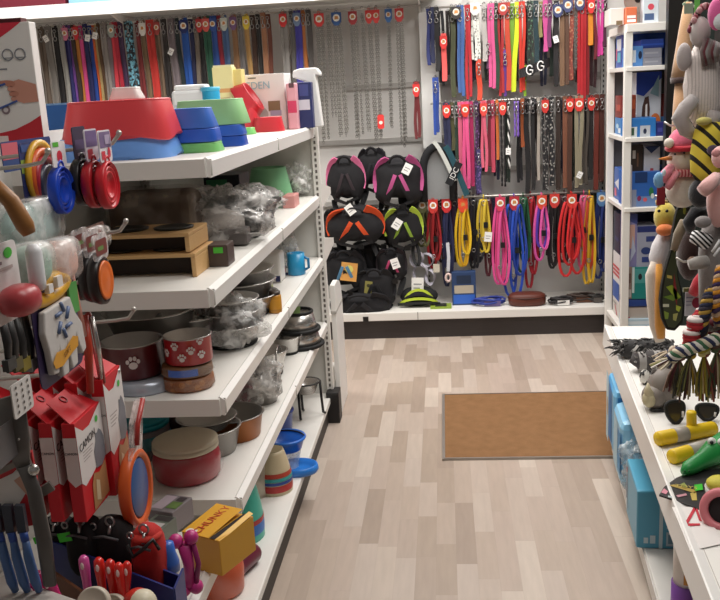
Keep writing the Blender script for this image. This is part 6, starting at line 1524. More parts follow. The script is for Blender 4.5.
rk('navy_tray', 'navy blue curved tray under the teal pack', 'tray', (625, 299, 651, 307), '25458e', [(R4(0, .0, .1, .5), card_m('c04048'))], None, YU, .16, .01)
rk('cream_pack', 'plain cream pack under the navy curved tray', 'pack', (625, 307, 650, 319), 'c9bdb2', [(R4(0, .1, .2, .2), card_m('c0405a'))], None, YU + .01, .16)
rk('pale_blue_pack', 'pale icy blue pack lowest in the rack', 'pack', (625, 319, 652, 331), 'c3dbe8', [(R4(.1, .5, .9, .8), card_m('dfeaf0')), (circ(.8, .25, .05, 10, .12), card_m('5a7fa8'))], u5, YU - .01, .16)
t, w, h = rk('pad_box', 'white, red and blue striped box between the rack posts', 'box', (606, 252, 622, 300), 'e0dcdc', [(R4(.0, .52, 1, .57), card_m('c8404a')), (R4(.0, .6, 1, .65), card_m('c8404a')), (R4(.0, .68, 1, .73), card_m('c8404a')), (R4(0, .05, 1, .4), card_m('2f56a8'))], None, UY0 + .07, .3)
rk('leaflet_box', 'white box with a red stripe low between the rack posts', 'box', (609, 300, 622, 336), 'd6d1cc', [([(.3, .7), (.45, .72), (.8, .1), (.6, .08)], card_m('b8404a')), (R4(.1, .75, .6, .9), card_m('9a9690'))], u5, UY0 + .09, .28)
rk('navy_pack', 'dark navy pack in the shade between the rack posts', 'pack', (609, 212, 622, 252), '1b1f3c', [(R4(.2, .3, .8, .4), card_m('2c3566'))], None, UY0 + .12, .2)

# ------------------------------------------------------------------ display hooks and plush toys
def pt(px, py, Y): return at(px, py, Y)
def hookr(label, px, py, Y):
    p = at(px, py, Y); s0 = (Y - RP.y); xs = RP.x + .0735 * s0 + .455
    t = T('display_hook', label, 'display hook', (xs, Y, p.z), 0, 'wire display hooks over the toys'); L_ = xs - p.x
    MB().tube([(0, 0, 0), (-L_ * .95, 0, 0), (-L_, 0, .012)], .0035, WIRE, 6).build('wire_arm', t); MB().box((-.003, 0, 0), (.006, .03, .04), WIRE).build('back_plate', t)
hookr('wire hook over the snowman plush', 664, 126, 2.85); hookr('wire hook over the duck plush', 655, 199, 3.05); hookr('wire hook over the white fleece plush', 690, 8, 2.72); hookr('wire hook over the rope toys', 676, 262, 2.5)

# tan long plush in the back
def proj(root, Y):
    return lambda px, py, dy=0.0: at(px, py, Y + dy) - root
Y = 3.35; r0 = at(684, 5, Y); q = proj(r0, Y); k = mpp(r0)
t = T('tan_plush', 'long tan plush with a dark cuff hanging behind the white fleece one', 'plush toy', r0)
TN = plush('b8916c')
b = MB(); b.tube([q(688, 2), q(686, 30), q(683, 60), q(681, 78)], [4 * k, 7 * k, 9 * k, 10 * k], TN, 14); b.build('upper_body', t)
b = MB(); b.tube([q(681, 77), q(681, 83)], [10.6 * k, 10.2 * k], plush('3a2622'), 14); b.build('dark_cuff', t)
b = MB(); b.tube([q(682, 83), q(680, 110), q(679, 134), q(679, 142)], [7 * k, 7.2 * k, 7.5 * k, 5 * k], plush('c49a74'), 14); b.build('lower_leg', t)
b = MB(); b.tube([q(685, 2), q(689, 10)], 3 * k, plush('5a7a5a'), 8); b.build('collar', t)

# white fleece plush
Y = 2.62; r0 = at(703, 12, Y); q = proj(r0, Y); k = mpp(r0)
FL = mat('d6ccc7', rough=.95, kind='stripe_x', sc=130, c2='b9afab', var=.7, bump=.9); GR = plush('b3aaa8'); GR2 = plush('c1b8b4')
t = T('fleece_plush', 'big white ribbed fleece plush with grey paws and a dark red scarf', 'plush toy', r0)
b = MB(); b.tube([q(706, 44), q(703, 60), q(702, 84), q(704, 106), q(708, 124)], [10 * k, 15 * k, 18.5 * k, 19 * k, 13 * k], FL, 20); b.build('body', t)
b = MB(); b.ell(q(700, 32, -.03), (10 * k, 9 * k, 15 * k), GR2, n=18); b.build('head', t)
b = MB(); b.ell(q(684, 57, -.02), (7.5 * k, 7 * k, 14 * k), GR, RT(), n=16) if 0 else b.ell(q(684, 57, -.02), (7.5 * k, 7 * k, 14 * k), GR, n=16); b.build('paw', t)
b = MB(); b.tube([q(694, 98, -.05), q(686, 108, -.06), q(680, 118, -.06), q(686, 130, -.05), q(694, 136, -.04)], [6 * k, 8 * k, 8.5 * k, 7.5 * k, 5 * k], GR, 14); b.build('lower_paw', t)
b = MB(); b.tube([q(714, 112, -.04), q(711, 128, -.05)], [7 * k, 6 * k], GR, 12); b.build('foot', t)
b = MB()
for i in range(16):
    a = i * .5; b.ell(q(690 + 22 * (i / 16), 30 - 24 * math.sin(i / 16 * 2.2), -.03 + .01 * math.sin(a * 3)), (3.2 * k, 3.2 * k, 3.6 * k), plush(('7a2430', '9c3a44', '5a2028', 'b58a8a')[i % 4]), n=8)
b.build('scarf', t)
b = MB()
for i in range(7): b.tube([q(706 + i * 2, 38 + i, -.05), q(702 + i * 2.6, 52, -.06 - .004 * i), q(704 + i * 2.2, 66 - i, -.05)], 2.4 * k, plush(('7a6a68', '6a3038', '8c8a88')[i % 3]), 6)
b.build('hair_strand', t)
# pink corner plush up top
r0 = at(717, 14, 2.5); k = mpp(r0)
t = T('pink_plush', 'pink plush peeking in at the top corner with a white round face', 'plush toy', r0); b = MB(); b.ell((0, 0, 0), (9 * k, 8 * k, 16 * k), plush('d8609a'), n=16); b.build('body', t); b = MB(); b.ell((3 * k, -5 * k, -7 * k), (8 * k, 6 * k, 9 * k), plush('d6dadd'), n=16); b.build('face', t)
t = T('green_tag', 'bright green and grey hang tag above the red scarf', 'tag', at(697, 8, 2.66)); k = mpp(t.location)
MB().box((0, 0, 0), (5 * k, .002, 18 * k), card_m('6fbf5a')).build('card', t); MB().box((-8 * k, 0, .0), (9 * k, .002, 10 * k), card_m('8a9a86')).build('side_card', t)

# snowman plush with a pink hat
Y = 2.75; r0 = at(682, 168, Y); q = proj(r0, Y); k = mpp(r0)
t = T('snowman_plush', 'white plush snowman in a pink hat and striped scarf', 'plush toy', r0)
WH = plush('e8dccf'); PK = plush('e8879c')
b = MB(); b.ell(q(683, 190), (17 * k, 15 * k, 18 * k), WH, n=22); b.ell(q(682, 161), (14.5 * k, 13 * k, 14 * k), WH, n=22); b.build('body', t)
b = MB(); b.lathe([(13.5 * k, 0), (13 * k, 6 * k), (10 * k, 13 * k), (5 * k, 18 * k), (.001, 20 * k)], plush('e46f8c'), 22, M=RT(q(681, 148), ry=-.12)); b.build('hat', t)
b = MB(); b.ring(q(682, 148), 13.5 * k, 3.2 * k, plush('c8283c'), n=24, k=8, axis='z'); b.build('hat_brim', t)
b = MB(); b.ell(q(669, 143, -.03), 5 * k, WH, n=12); b.build('pompom', t)
b = MB(); b.tube([q(671, 158, -.035), q(659, 159, -.05)], [2.8 * k, .6 * k], plush('e08a3a'), 10); b.build('orange_nose', t)
for ex, ey, ed in ((675, 154, -.042), (684, 153, -.046)): MB().ell(q(ex, ey, ed), 1.2 * k, BLACK, n=8).build('eye', t)
b = MB(); b.ring(q(683, 172), 13 * k, 4 * k, mat('e6a6a8', rough=.9, kind='stripe_x', sc=110, c2='b8404e', var=.55), n=24, k=8, axis='z'); b.build('striped_scarf', t)
b = MB(); b.tube([q(671, 168, -.03), q(665, 175, -.05), q(661, 181, -.05)], [5 * k, 5.5 * k, 5 * k], PK, 10); b.build('pink_sleeve', t)
b = MB(); b.ell(q(659, 180, -.055), (5.5 * k, 4 * k, 8 * k), plush('7fb4e0'), n=14); b.ell(q(664, 173, -.06), (2 * k, 2 * k, 4 * k), plush('d8e6f2'), n=10); b.build('blue_mitten', t)
b = MB(); b.tube([q(677, 172, -.045), q(670, 184, -.06), q(667, 189, -.06)], [3.4 * k, 4 * k, 3 * k], plush('dc8490'), 10); b.build('scarf_tail', t)
t = T('red_ribbon', 'dark red ribbon tail hanging under the snowman mitten', 'ribbon', at(661, 195, 2.9)); k2 = mpp(t.location); MB().strap([(0, 0, 8 * k2), (0, 0, -10 * k2)], 8 * k2, .004, fab('8c2430')).build('ribbon', t)

# bee plush
Y = 2.55; r0 = at(707, 152, Y); q = proj(r0, Y); k = mpp(r0)
t = T('bee_plush', 'yellow and black striped bee plush with a black head', 'plush toy', r0)
b = MB(); b.tube([q(709, 122), q(708, 135), q(706, 155), q(705, 172), q(705, 180)], [11 * k, 14 * k, 15.5 * k, 14 * k, 9 * k], mat('e6d04a', rough=.95, kind='stripe_d', sc=21, c2='26201c', var=.68), 22); b.build('striped_body', t)
b = MB(); b.ell(q(701, 193), (12.5 * k, 12 * k, 15 * k), plush('16151b'), n=20); b.build('head', t)
b = MB(); b.ell(q(713, 150, -.06), (6 * k, 2 * k, 5 * k), plush('5a4a5c'), n=12); b.build('wing', t)
b = MB(); b.ell(q(704, 121, -.03), (8 * k, 6 * k, 4 * k), plush('c9be6a'), n=12); b.build('collar_tuft', t)
# pink pig plush
Y = 2.38; r0 = at(716, 186, Y); q = proj(r0, Y); k = mpp(r0); PP = plush('e8b4b0')
t = T('pig_plush', 'pale pink pig plush at the edge beside the bee', 'plush toy', r0)
b = MB(); b.ell(q(719, 200), (12 * k, 11 * k, 28 * k), PP, n=20); b.ell(q(720, 157), (8 * k, 9 * k, 11 * k), PP, n=18); b.build('body', t)
b = MB(); b.tube([q(717, 177, -.03), q(708, 186, -.05), q(702, 192, -.055)], [6 * k, 7.5 * k, 6.5 * k], PP, 14); b.build('arm', t)
b = MB(); b.ell(q(716, 153, -.05), (4.5 * k, 3 * k, 4 * k), plush('dd9a9a'), n=12); b.build('snout', t)
# grey elephant plush with striped cuff
Y = 2.42; r0 = at(708, 250, Y); q = proj(r0, Y); k = mpp(r0); EG = mat('9a9492', rough=.95, kind='plush', sc=60, var=.25)
t = T('grey_plush', 'grey shaggy plush with stubby arms and a striped cuff under the bee', 'plush toy', r0)
b = MB(); b.tube([q(714, 222), q(712, 240), q(711, 262), q(710, 285), q(706, 305)], [10 * k, 12 * k, 12.5 * k, 11 * k, 7 * k], EG, 18); b.build('body', t)
b = MB(); b.ell(q(703, 222, -.05), (8 * k, 7 * k, 6 * k), plush('8f8988'), n=16); b.build('upper_arm', t)
b = MB(); b.tube([q(706, 262, -.05), q(697, 263, -.06), q(689, 265, -.06)], [6.5 * k, 6.5 * k, 5 * k], plush('a39d97'), 14); b.build('lower_arm', t)
b = MB(); b.tube([q(707, 242, -.03), q(699, 238, -.04), q(692, 236, -.04)], [8 * k, 7.5 * k, 6 * k], mat('efeded', rough=.9, kind='stripe_d', sc=75, c2='1b1b20', var=.5), 14); b.build('striped_cuff', t)
b = MB(); b.tube([q(720, 240, -.06), q(712, 252, -.07)], 1.3 * k, plush('efeeee'), 6); b.tube([q(720, 248, -.06), q(714, 256, -.07)], 1.3 * k, plush('efeeee'), 6); b.build('white_line', t)
t = T('black_plush', 'black plush limb curling beside the green printed card', 'plush toy', at(697, 218, 2.6)); k = mpp(t.location)
b = MB(); b.tube([(8 * k, 0, 6 * k), (-2 * k, -.01, 4 * k), (-8 * k, -.01, -4 * k), (-6 * k, 0, -14 * k)], [8 * k, 8.5 * k, 7 * k, 4 * k], plush('17161b'), 14); b.build('limb', t)
b = MB(); b.tube([(-10 * k, .02, -4 * k), (-15 * k, .03, -18 * k), (-19 * k, .03, -34 * k)], [5 * k, 5 * k, 3.5 * k], plush('8f7f68'), 10); b.build('tan_tail', t)
t = T('dark_brown_plush', 'dark brown plush hanging deep behind the grey shaggy one', 'plush toy', at(690, 255, 2.75)); k = mpp(t.location)
b = MB(); b.ell((0, 0, 0), (13 * k, .05, 26 * k), plush('3a221e'), n=16); b.build('body', t); b = MB(); b.ell((-2 * k, -.05, -4 * k), (5 * k, .02, 6 * k), plush('9a7a66'), n=12); b.build('patch', t)

# duck plush with a long printed card
Y = 3.0; r0 = at(662, 215, Y); q = proj(r0, Y); k = mpp(r0)
t = T('duck_plush', 'yellow headed white duck plush with an orange beak', 'plush toy', r0)
b = MB(); b.ell(q(665, 217), (11 * k, 11 * k, 15 * k), plush('dcc65a'), n=18); b.build('head', t)
b = MB(); b.ell(q(665, 230, -.035), (9 * k, 7 * k, 6 * k), mat('e8904a', rough=.9, kind='plush', sc=60, c2='d86a3a'), n=14); b.build('beak', t)
b = MB(); b.tube([q(667, 232), q(662, 246), q(660, 258), q(660, 268)], [7 * k, 10 * k, 11 * k, 9 * k], plush('e4dfe2'), 16); b.build('body', t)
b = MB(); b.tube([q(656, 203), q(661, 202), q(667, 203)], 3 * k, plush('b08a3a'), 8); b.build('tuft', t)
for ex in (659, 667): MB().ell(q(ex, 211, -.045), (1.6 * k, 1 * k, 1.6 * k), BLACK, n=8).build('eye', t)
t = T('orange_white_plush', 'long white and orange plush hanging below the duck', 'plush toy', at(656, 300, 2.98)); q = proj(t.location, 2.98)
b = MB(); b.tube([q(655, 262), q(652, 275), q(653, 300), q(656, 325), q(660, 341)], [4 * k, 6.5 * k, 6.5 * k, 6.5 * k, 5 * k], plush('e2d3c4'), 12); b.build('white_side', t)
b = MB(); b.tube([q(659, 264, -.02), q(660, 285, -.025), q(659, 305, -.025), q(660, 325, -.02), q(661, 338, -.02)], [3 * k, 5 * k, 4.5 * k, 5.5 * k, 4 * k], plush('e09a3c'), 12); b.build('orange_side', t)
t = T('printed_card', 'long rounded black edged card with green and yellow print and a red stripe', 'toy card', at(672, 268, 2.9)); q = proj(t.location, 2.9)
out = [(677, 207), (684, 204), (690, 208), (689, 222), (683, 240), (679, 256), (677, 272), (681, 290), (684, 308), (682, 322), (674, 330), (666, 329), (661, 318), (659, 300), (661, 284), (664, 270), (670, 250), (672, 230), (675, 215)]
pl = [(q(x, y).x, q(x, y).z) for x, y in out]
MB().prism(pl, -.012, .012, fab('16140f')).build('black_edge', t, bevel=.003)
def dec(pts, c, y=-.0135): return [(q(x, yy).x, q(x, yy).z) for x, yy in pts], y, card_m(c)
b = MB()
inn = [(672 + (x - 672) * .8 + (.6 if y < 270 else 0), 268 + (y - 268) * .95) for x, y in out]
for pts, y, m in (dec(inn, '3c4228', -.0128), dec([(686, 212), (687, 224), (680, 246), (677, 262), (676, 246), (681, 225)], 'b8332a'), dec([(673, 272), (676, 290), (676, 306), (672, 290)], '8c2a26'),
                  dec([(674, 236), (678, 226), (677, 244), (673, 252)], 'b09a3a'), dec([(665, 286), (671, 284), (680, 296), (676, 299)], '9ab02e'), dec([(662, 296), (672, 300), (678, 297), (670, 294)], '6f8f2a'),
                  dec([(662, 303), (668, 303), (668, 306), (662, 306)], 'dfe0c8'), dec([(663, 310), (668, 312), (667, 318), (664, 318)], '8aa23a'), dec([(675, 304), (680, 306), (678, 311), (675, 309)], 'c3d24a'), dec([(672, 313), (677, 312), (675, 320), (672, 319)], 'b9b86a'), dec([(666, 274), (671, 275), (671, 278), (666, 277)], 'c9b45a'), dec([(682, 207), (685, 207), (684, 214), (682, 213)], '9a9a3a')): b.plate(pts, y, m)
b.build('printed_front', t)
# small red plush and raspberry card
t = T('red_plush', 'bright red plush hanging above the raspberry printed card', 'plush toy', at(697, 284, 2.55)); k = mpp(t.location); b = MB(); b.tube([(6 * k, 0, 12 * k), (2 * k, -.01, 2 * k), (-4 * k, 0, -10 * k)], [4 * k, 7.5 * k, 5 * k], plush('d22a3c'), 14); b.build('body', t); MB().box((-9 * k, .004, -6 * k), (8 * k, .01, 4 * k), plush('6b6a3a')).build('leaf_tag', t)
t, w, h = pbox('raspberry_card', 'white card with a raspberry red circle among the rope toys', 'card', (685, 292, 704, 316), 2.56, .004, card_m('c9c6d0'), [(circ(.6, .55, .24, 16, .22), card_m('9c2848')), (R4(.05, .75, .4, .8), card_m('8a88a0')), (R4(.05, .6, .35, .64), card_m('8a88a0')), (R4(.05, .45, .32, .49), card_m('8a88a0'))])

# rope toys
def rope(label, pts, R_, cols, tassel=(), knots=(), turns=9, group='braided rope toys', seed=1):
    r = random.Random(seed); base = V(pts[len(pts) // 2]); t = T('rope_toy', label, 'rope toy', base, 0, group)
    P = [V(p) - base for p in pts]
    # resample
    def ev(f):
        g = f * (len(P) - 1); i = min(int(g), len(P) - 2); u = g - i
        p0 = P[max(i - 1, 0)]; p1 = P[i]; p2 = P[i + 1]; p3 = P[min(i + 2, len(P) - 1)]
        return .5 * ((2 * p1) + (p2 - p0) * u + (2 * p0 - 5 * p1 + 4 * p2 - p3) * u * u + (3 * p1 - p0 - 3 * p2 + p3) * u ** 3)
    n = 60
    for s_, c in enumerate(cols):
        b = MB(); pp = []
        for i in range(n + 1):
            f = i / n; p = ev(f); d = (ev(min(1, f + .01)) - ev(max(0, f - .01)))
            d = d.normalized() if d.length > 1e-9 else V((0, 0, 1)); u = d.orthogonal().normalized()
            ref = V((0, 1, 0)); u = (ref - d * ref.dot(d)); u = u.normalized() if u.length > .05 else d.orthogonal().normalized(); w = d.cross(u)
            a = 2 * PI * (f * turns + s_ / len(cols)); pp.append(p + (u * math.cos(a) + w * math.sin(a)) * R_ * .55)
        b.tube(pp, R_ * .52, fab(c), 6); b.build('strand', t)
    for f in knots:
        b = MB(); c_ = ev(f)
        for j in range(3): b.ring(c_ + V((0, 0, (j - 1) * R_ * .5)), R_ * .9, R_ * .55, fab(cols[j % len(cols)]), n=12, k=6, axis='z')
        b.build('knot', t)
    for (f, dirn, L_) in tassel:
        c_ = ev(f); b = MB()
        for j in range(46):
            a = r.uniform(0, 2 * PI); s2 = r.uniform(.2, 1.0); D_ = V(dirn).normalized() * L_ * r.uniform(.7, 1.05); off = V((math.cos(a), math.sin(a) * .7, math.sin(a) * .3)) * R_ * 1.5 * s2
            b.tube([c_, c_ + D_ * .5 + off * .9, c_ + D_ + off * 1.3], R_ * .17, fab(cols[j % len(cols)] if j % 3 else ('b9a98a', '6a4a3a', '8a8a52')[j % 9 // 3]), 4)
        b.build('tassel', t)
    return t
Y = 2.36
A = lambda px, py, d=0.0: at(px, py, Y + d)
k = mpp(A(700, 330))
rope('white, navy and cream braided rope toy lying crosswise over the tassels', [A(672, 358, -.08), A(680, 352, -.09), A(692, 348, -.09), A(706, 343, -.09), A(718, 338, -.08)], 6 * k, ['e2dcd4', '2a3050', 'd9cdb4', '3f6a4a'], [(0, (-.8, 0, -.5), 14 * k)], turns=4, seed=3)
rope('red and white beaded looking rope toy hanging over the crosswise one', [A(702, 312, -.06), A(696, 322, -.07), A(692, 334, -.07), A(688, 346, -.05)], 6 * k, ['c23038', 'a8242e', 'e8dcd8'], knots=(.35, .7), turns=4, seed=5)
rope('navy and gold rope toy hanging beside the red one', [A(712, 290, -.06), A(706, 306, -.07), A(702, 325, -.07), A(701, 345, -.05)], 6 * k, ['262a44', 'b58f3c', '3a3440'], turns=5, seed=7)
rope('purple and amber rope toy at the very edge above the tassels', [A(722, 268, -.06), A(719, 285, -.07), A(717, 305, -.07), A(720, 322, -.05)], 6 * k, ['3b2a52', 'd8922c', 'c9a98a'], turns=5, seed=9)
rope('olive and brown rope toy with a long tassel in the middle of the bunch', [A(690, 345, .0), A(690, 356, -.0)], 6 * k, ['6a6a3a', '5a3a30', 'c9a83a', '3a3a30'], [(1, (-.1, -.1, -1), 42 * k)], turns=1, seed=11)
rope('dark mixed rope toy with a tassel nearest the rhino head', [A(680, 348, .02), A(679, 358, .02)], 6 * k, ['5a2a30', '4a4a40', '8a6a5a', '3a2a2a'], [(1, (-.12, -.1, -1), 40 * k)], turns=1, seed=13)
rope('yellow and green flecked rope toy with a tassel at the edge of the bunch', [A(704, 345, -.02), A(704, 354, -.02)], 6 * k, ['a89a3a', '3a4a34', '8c4a3a', 'd8c98a'], [(1, (.05, -.1, -1), 46 * k)], turns=1, seed=15)
rope('brown and cream rope toy with a tassel filling the far corner of the bunch', [A(717, 340, -.02), A(717, 350, -.02)], 6 * k, ['5a443a', 'b9a58a', '7a2a30', '4a5a3a'], [(1, (.02, -.1, -1), 48 * k)], turns=1, seed=17)
rope('grey and wine rope toy looped high in the bunch', [A(708, 330, .0), A(716, 322, -.02), A(720, 335, -.02), A(712, 345, 0)], 6 * k, ['8a8480', '6a2430', '5a5652'], turns=4, seed=19)
rope('wine and cream tasselled rope toy at the front of the bunch', [A(672, 350, -.02), A(676, 356, -.04)], 5 * k, ['8a2a34', 'd6c6b0', '2f3a5a'], [(0, (-.9, -.2, -.7), 18 * k)], turns=1, seed=21)

# ------------------------------------------------------------------ toys lying on the low shelf
def onr(px, py): return on(px, py, ZR)
# dark striped fluffy tail toy
p0 = onr(618, 358); p1 = onr(672, 356)
t = T('fluffy_tail', 'dark grey and black fluffy tail toy lying at the far end of the low shelf', 'tail toy', (p0 + p1) / 2)
b = MB(); k = mpp(p0); rr = random.Random(4); d = (p1 - p0)
b.tube([V((0, 0, 9 * k)) - d / 2 + d * f for f in (0, .12, .3, .5, .7, 1)], [4 * k, 9 * k, 9.5 * k, 8.5 * k, 8 * k, 7 * k], mat('3c3a3a', rough=.95, kind='plush', sc=30, c2='1d1c1c'), 14); b.build('tail_core', t)
b = MB()
for i in range(150):
    f = rr.random() ** 1.5; a = rr.uniform(-.3, PI + .3); c_ = V((0, 0, 9 * k)) - d / 2 + d * f; n_ = V((rr.uniform(-.8, .3) if f < .2 else rr.uniform(-.3, .3), -math.cos(a), math.sin(a))).normalized()
    b.tube([c_ + n_ * 6 * k, c_ + n_ * 9.5 * k + V((-2 * k, 0, 0)), c_ + n_ * 12.5 * k + V((-5 * k, 0, -2 * k))], [1.3 * k, .9 * k, .2 * k], plush(('55524f', '2a2928', '6a6764', '1c1b1b')[i % 4]), 4)
b.build('fur', t)
b = MB(); b.strap([V((0, -9.5 * k, 9 * k)) - d * .28, V((0, -10 * k, 12 * k)) - d * .22, V((0, -9 * k, 15 * k)) - d * .17], 2.5 * k, .002, card_m('dcdad6')); b.build('white_tag', t)
# striped raccoon tail
p0 = onr(634, 372); p1 = onr(672, 370)
t = T('striped_tail', 'grey and charcoal banded plush tail lying before the fluffy one', 'tail toy', (p0 + p1) / 2); d = p1 - p0; k = mpp(p0)
b = MB(); b.tube([V((0, 0, 10 * k)) - d / 2 + d * f + V((0, 0, -3 * k * (f < .05))) for f in (0, .06, .3, .6, 1)], [6 * k, 10 * k, 11 * k, 11 * k, 10 * k], mat('9c9894', rough=.95, kind='stripe_x', sc=18, c2='4a4646', var=.45), 16); b.build('banded_tail', t)
b = MB()
for i in range(26):
    f = i / 25; a = rnd.uniform(.3, 2.6); n_ = V((0, -math.cos(a), math.sin(a))); c_ = V((0, 0, 10 * k)) - d / 2 + d * f
    b.tube([c_ + n_ * 9 * k, c_ + n_ * 13 * k + V((-3 * k, 0, 0))], [1.5 * k, .3 * k], plush(('8a8683', '4c4848')[int(f * 5) % 2]), 4)
b.build('fur', t)
# latex rhino head toy
pc = onr(660, 412); k = mpp(pc); c_ = V((pc.x + .01, pc.y + .05, ZR))
t = T('rhino_toy', 'grey latex rhino head toy with a cream horn on the low shelf', 'rubber toy', c_, .35)
GL = mat('8c837b', rough=.55, sc=10, c2='7b726b')
b = MB(); b.ell((.012, 0, 20 * k), (17 * k, 15 * k, 20 * k), GL, n=24); b.ell((-8 * k, -2 * k, 13 * k), (12 * k, 13 * k, 12.5 * k), GL, n=20); b.build('head', t)
b = MB(); b.tube([(-14 * k, -7 * k, 14 * k), (-19 * k, -8 * k, 22 * k), (-19 * k, -8 * k, 30 * k)], [5.5 * k, 4 * k, .8 * k], mat('cfc3a2', rough=.5), 12); b.build('horn', t)
b = MB(); b.ell((-17 * k, -7 * k, 12 * k), (6 * k, 8 * k, 8 * k), mat('c3b896', rough=.5), n=14); b.build('cream_snout', t)
b = MB(); b.ell((5 * k, -13.5 * k, 28 * k), (3 * k, 2 * k, 3 * k), plas('efece6'), n=10); b.ell((4.6 * k, -15.2 * k, 28 * k), 1.2 * k, BLACK, n=8); b.build('eye', t)
b = MB(); b.tube([(-18 * k, -11 * k, 3 * k), (-6 * k, -15 * k, 1.5 * k), (8 * k, -15 * k, 3 * k), (18 * k, -8 * k, 6 * k)], 1.6 * k, BLACK, 6); b.build('mouth_line', t)
MB().ell((-4 * k, 4 * k, 34 * k), (4 * k, 3 * k, 6 * k), plush('5a534e'), n=10).build('ear', t); MB().ell((18 * k, 4 * k, 36 * k), (5 * k, 3 * k, 6 * k), GL, n=10).build('ear', t)
t = T('spotted_toy', 'small black and white spotted toy behind the rhino horn', 'toy', onr(646, 386) + V((0, .02, 0))); MB().ell((0, 0, 8 * k), (6 * k, 6 * k, 8.5 * k), mat('d8d4cc', rough=.7, kind='patch', sc=40, c2='1d1b1c'), n=16).build('body', t); b = MB(); b.ell((-3 * k, -5 * k, 13 * k), 1.6 * k, BLACK, n=8); b.build('nose', t)
# black lens shaped toys
def lens(label, px, py, w, h, rz, tilt):
    p = onr(px, py); k = mpp(p); t = T('lens_toy', label, 'toy', V((p.x, p.y, ZR + .003)), rz, 'black rimmed lens shaped toys')
    pts = [(w * k * .5 * math.cos(a) * (1 + .1 * math.sin(a)), h * k * (.5 + .46 * math.sin(a) + .07 * math.cos(2 * a))) for a in [2 * PI * i / 26 for i in range(26)]]
    M = RT((0, 0, .002), rx=tilt)
    b = MB(); b.tube([(x, 0, z) for x, z in pts], 1.9 * k, RUBBER, 8, True, M); b.build('black_rim', t)
    b = MB(); b.prism([(x * .95, z * .97 + .001) for x, z in pts], -.002, .004, plas('3a352e', .15), M); b.build('dark_lens', t)
    b = MB(); b.tube([(w * k * .34, -2 * k, h * k * .2), (w * k * .38, -2 * k, h * k * .45)], 1.2 * k, plas('d6d2cc', .3), 6, M=M); b.build('pale_mark', t)
lens('black rimmed lens shaped toy standing beside the rhino head', 676, 424, 19, 24, .2, -.25)
lens('black rimmed lens shaped toy behind the yellow sticks at the edge', 707, 421, 20, 17, -.2, -.3)
# yellow sticks
YS = plas('e8c31a', .5)
def stick(label, a, b_, w, ends=True, wrap=None, up=0.0):
    p0, p1 = onr(*a), onr(*b_); k = mpp(p0); R_ = w * k / 2
    c_ = (p0 + p1) / 2; t = T('yellow_stick', label, 'toy', V((c_.x, c_.y, ZR + up)), 0, 'yellow foam sticks'); d = p1 - p0
    Z = V((0, 0, R_))
    b = MB(); b.tube([Z - d / 2, Z - d * .46, Z + d * .46, Z + d / 2], [R_ * .88, R_, R_, R_ * .88], YS, 16); b.build('foam_body', t)
    if wrap:
        b = MB(); b.tube([Z - d / 2 + d * wrap[0], Z - d / 2 + d * wrap[1]], R_ * 1.02, mat('b9b0a6', rough=.4, sc=20), 16); b.build('paper_wrap', t)
    return t, k
t, k = stick('yellow foam stick with a grey paper label lying across the low shelf', (657, 446), (714, 435), 15, wrap=(.28, .5))
p = onr(694, 441); t = T('yellow_stick', 'short yellow foam stick standing up against the labelled one', 'toy', V((p.x, p.y + .025, ZR)), 0, 'yellow foam sticks'); b = MB(); b.tube([(0, 0, 0), (-.002, .004, 26 * k), (-.002, .004, 28 * k)], [5 * k, 5 * k, 4.4 * k], YS, 14); b.build('foam_body', t); MB().lathe([(5.2 * k, 8 * k), (5.2 * k, 12 * k)], plas('d8b013', .5), 14).build('band', t)
stick('yellow foam stick with a wide grey wrap in front of the crocodile', (671, 464), (712, 452), 15, wrap=(.42, .98))
# crocodile
pc = onr(700, 474); k = mpp(pc)
t = T('crocodile_toy', 'green latex crocodile toy with small round eyes on the low shelf', 'rubber toy', V((pc.x, pc.y, ZR)))
GC = mat('2a9a4c', rough=.4, sc=12, c2='23883f')
p0 = onr(683, 478) - t.location; p1 = onr(734, 456) - t.location
b = MB(); Z = lambda h: V((0, 0, h * k))
b.tube([p0 + Z(6), p0 + (p1 - p0) * .1 + Z(8), p0 + (p1 - p0) * .35 + Z(10), p0 + (p1 - p0) * .6 + Z(14), p0 + (p1 - p0) * .85 + Z(16), p1 + Z(15)], [3.5 * k, 7.5 * k, 9 * k, 13 * k, 15 * k, 14 * k], GC, 18); b.build('body', t)
ec = p0 + (p1 - p0) * .60
for dx, dy in ((-.0, -.006), (9 * k, -.012)):
    b = MB(); b.ell(ec + V((dx - 4 * k, dy, 26 * k)), (4.5 * k, 4 * k, 4.5 * k), plas('eef0ea', .3), n=12); b.ell(ec + V((dx - 5 * k, dy - 3.4 * k, 26.5 * k)), 2 * k, BLACK, n=8); b.build('eye', t)
b = MB()
for dx in (0, 4): b.ell(p0 + V((dx * k, -6 * k, 10 * k)), 1.0 * k, plas('14552a'), n=8)
b.build('nostril', t)
b = MB(); b.tube([p0 + V((-2 * k, -4 * k, 4 * k)), p0 + (p1 - p0) * .3 + V((0, -8.5 * k, 6 * k)), p0 + (p1 - p0) * .6 + V((0, -12.5 * k, 8 * k))], .9 * k, plas('17602f'), 5); b.build('mouth_line', t)
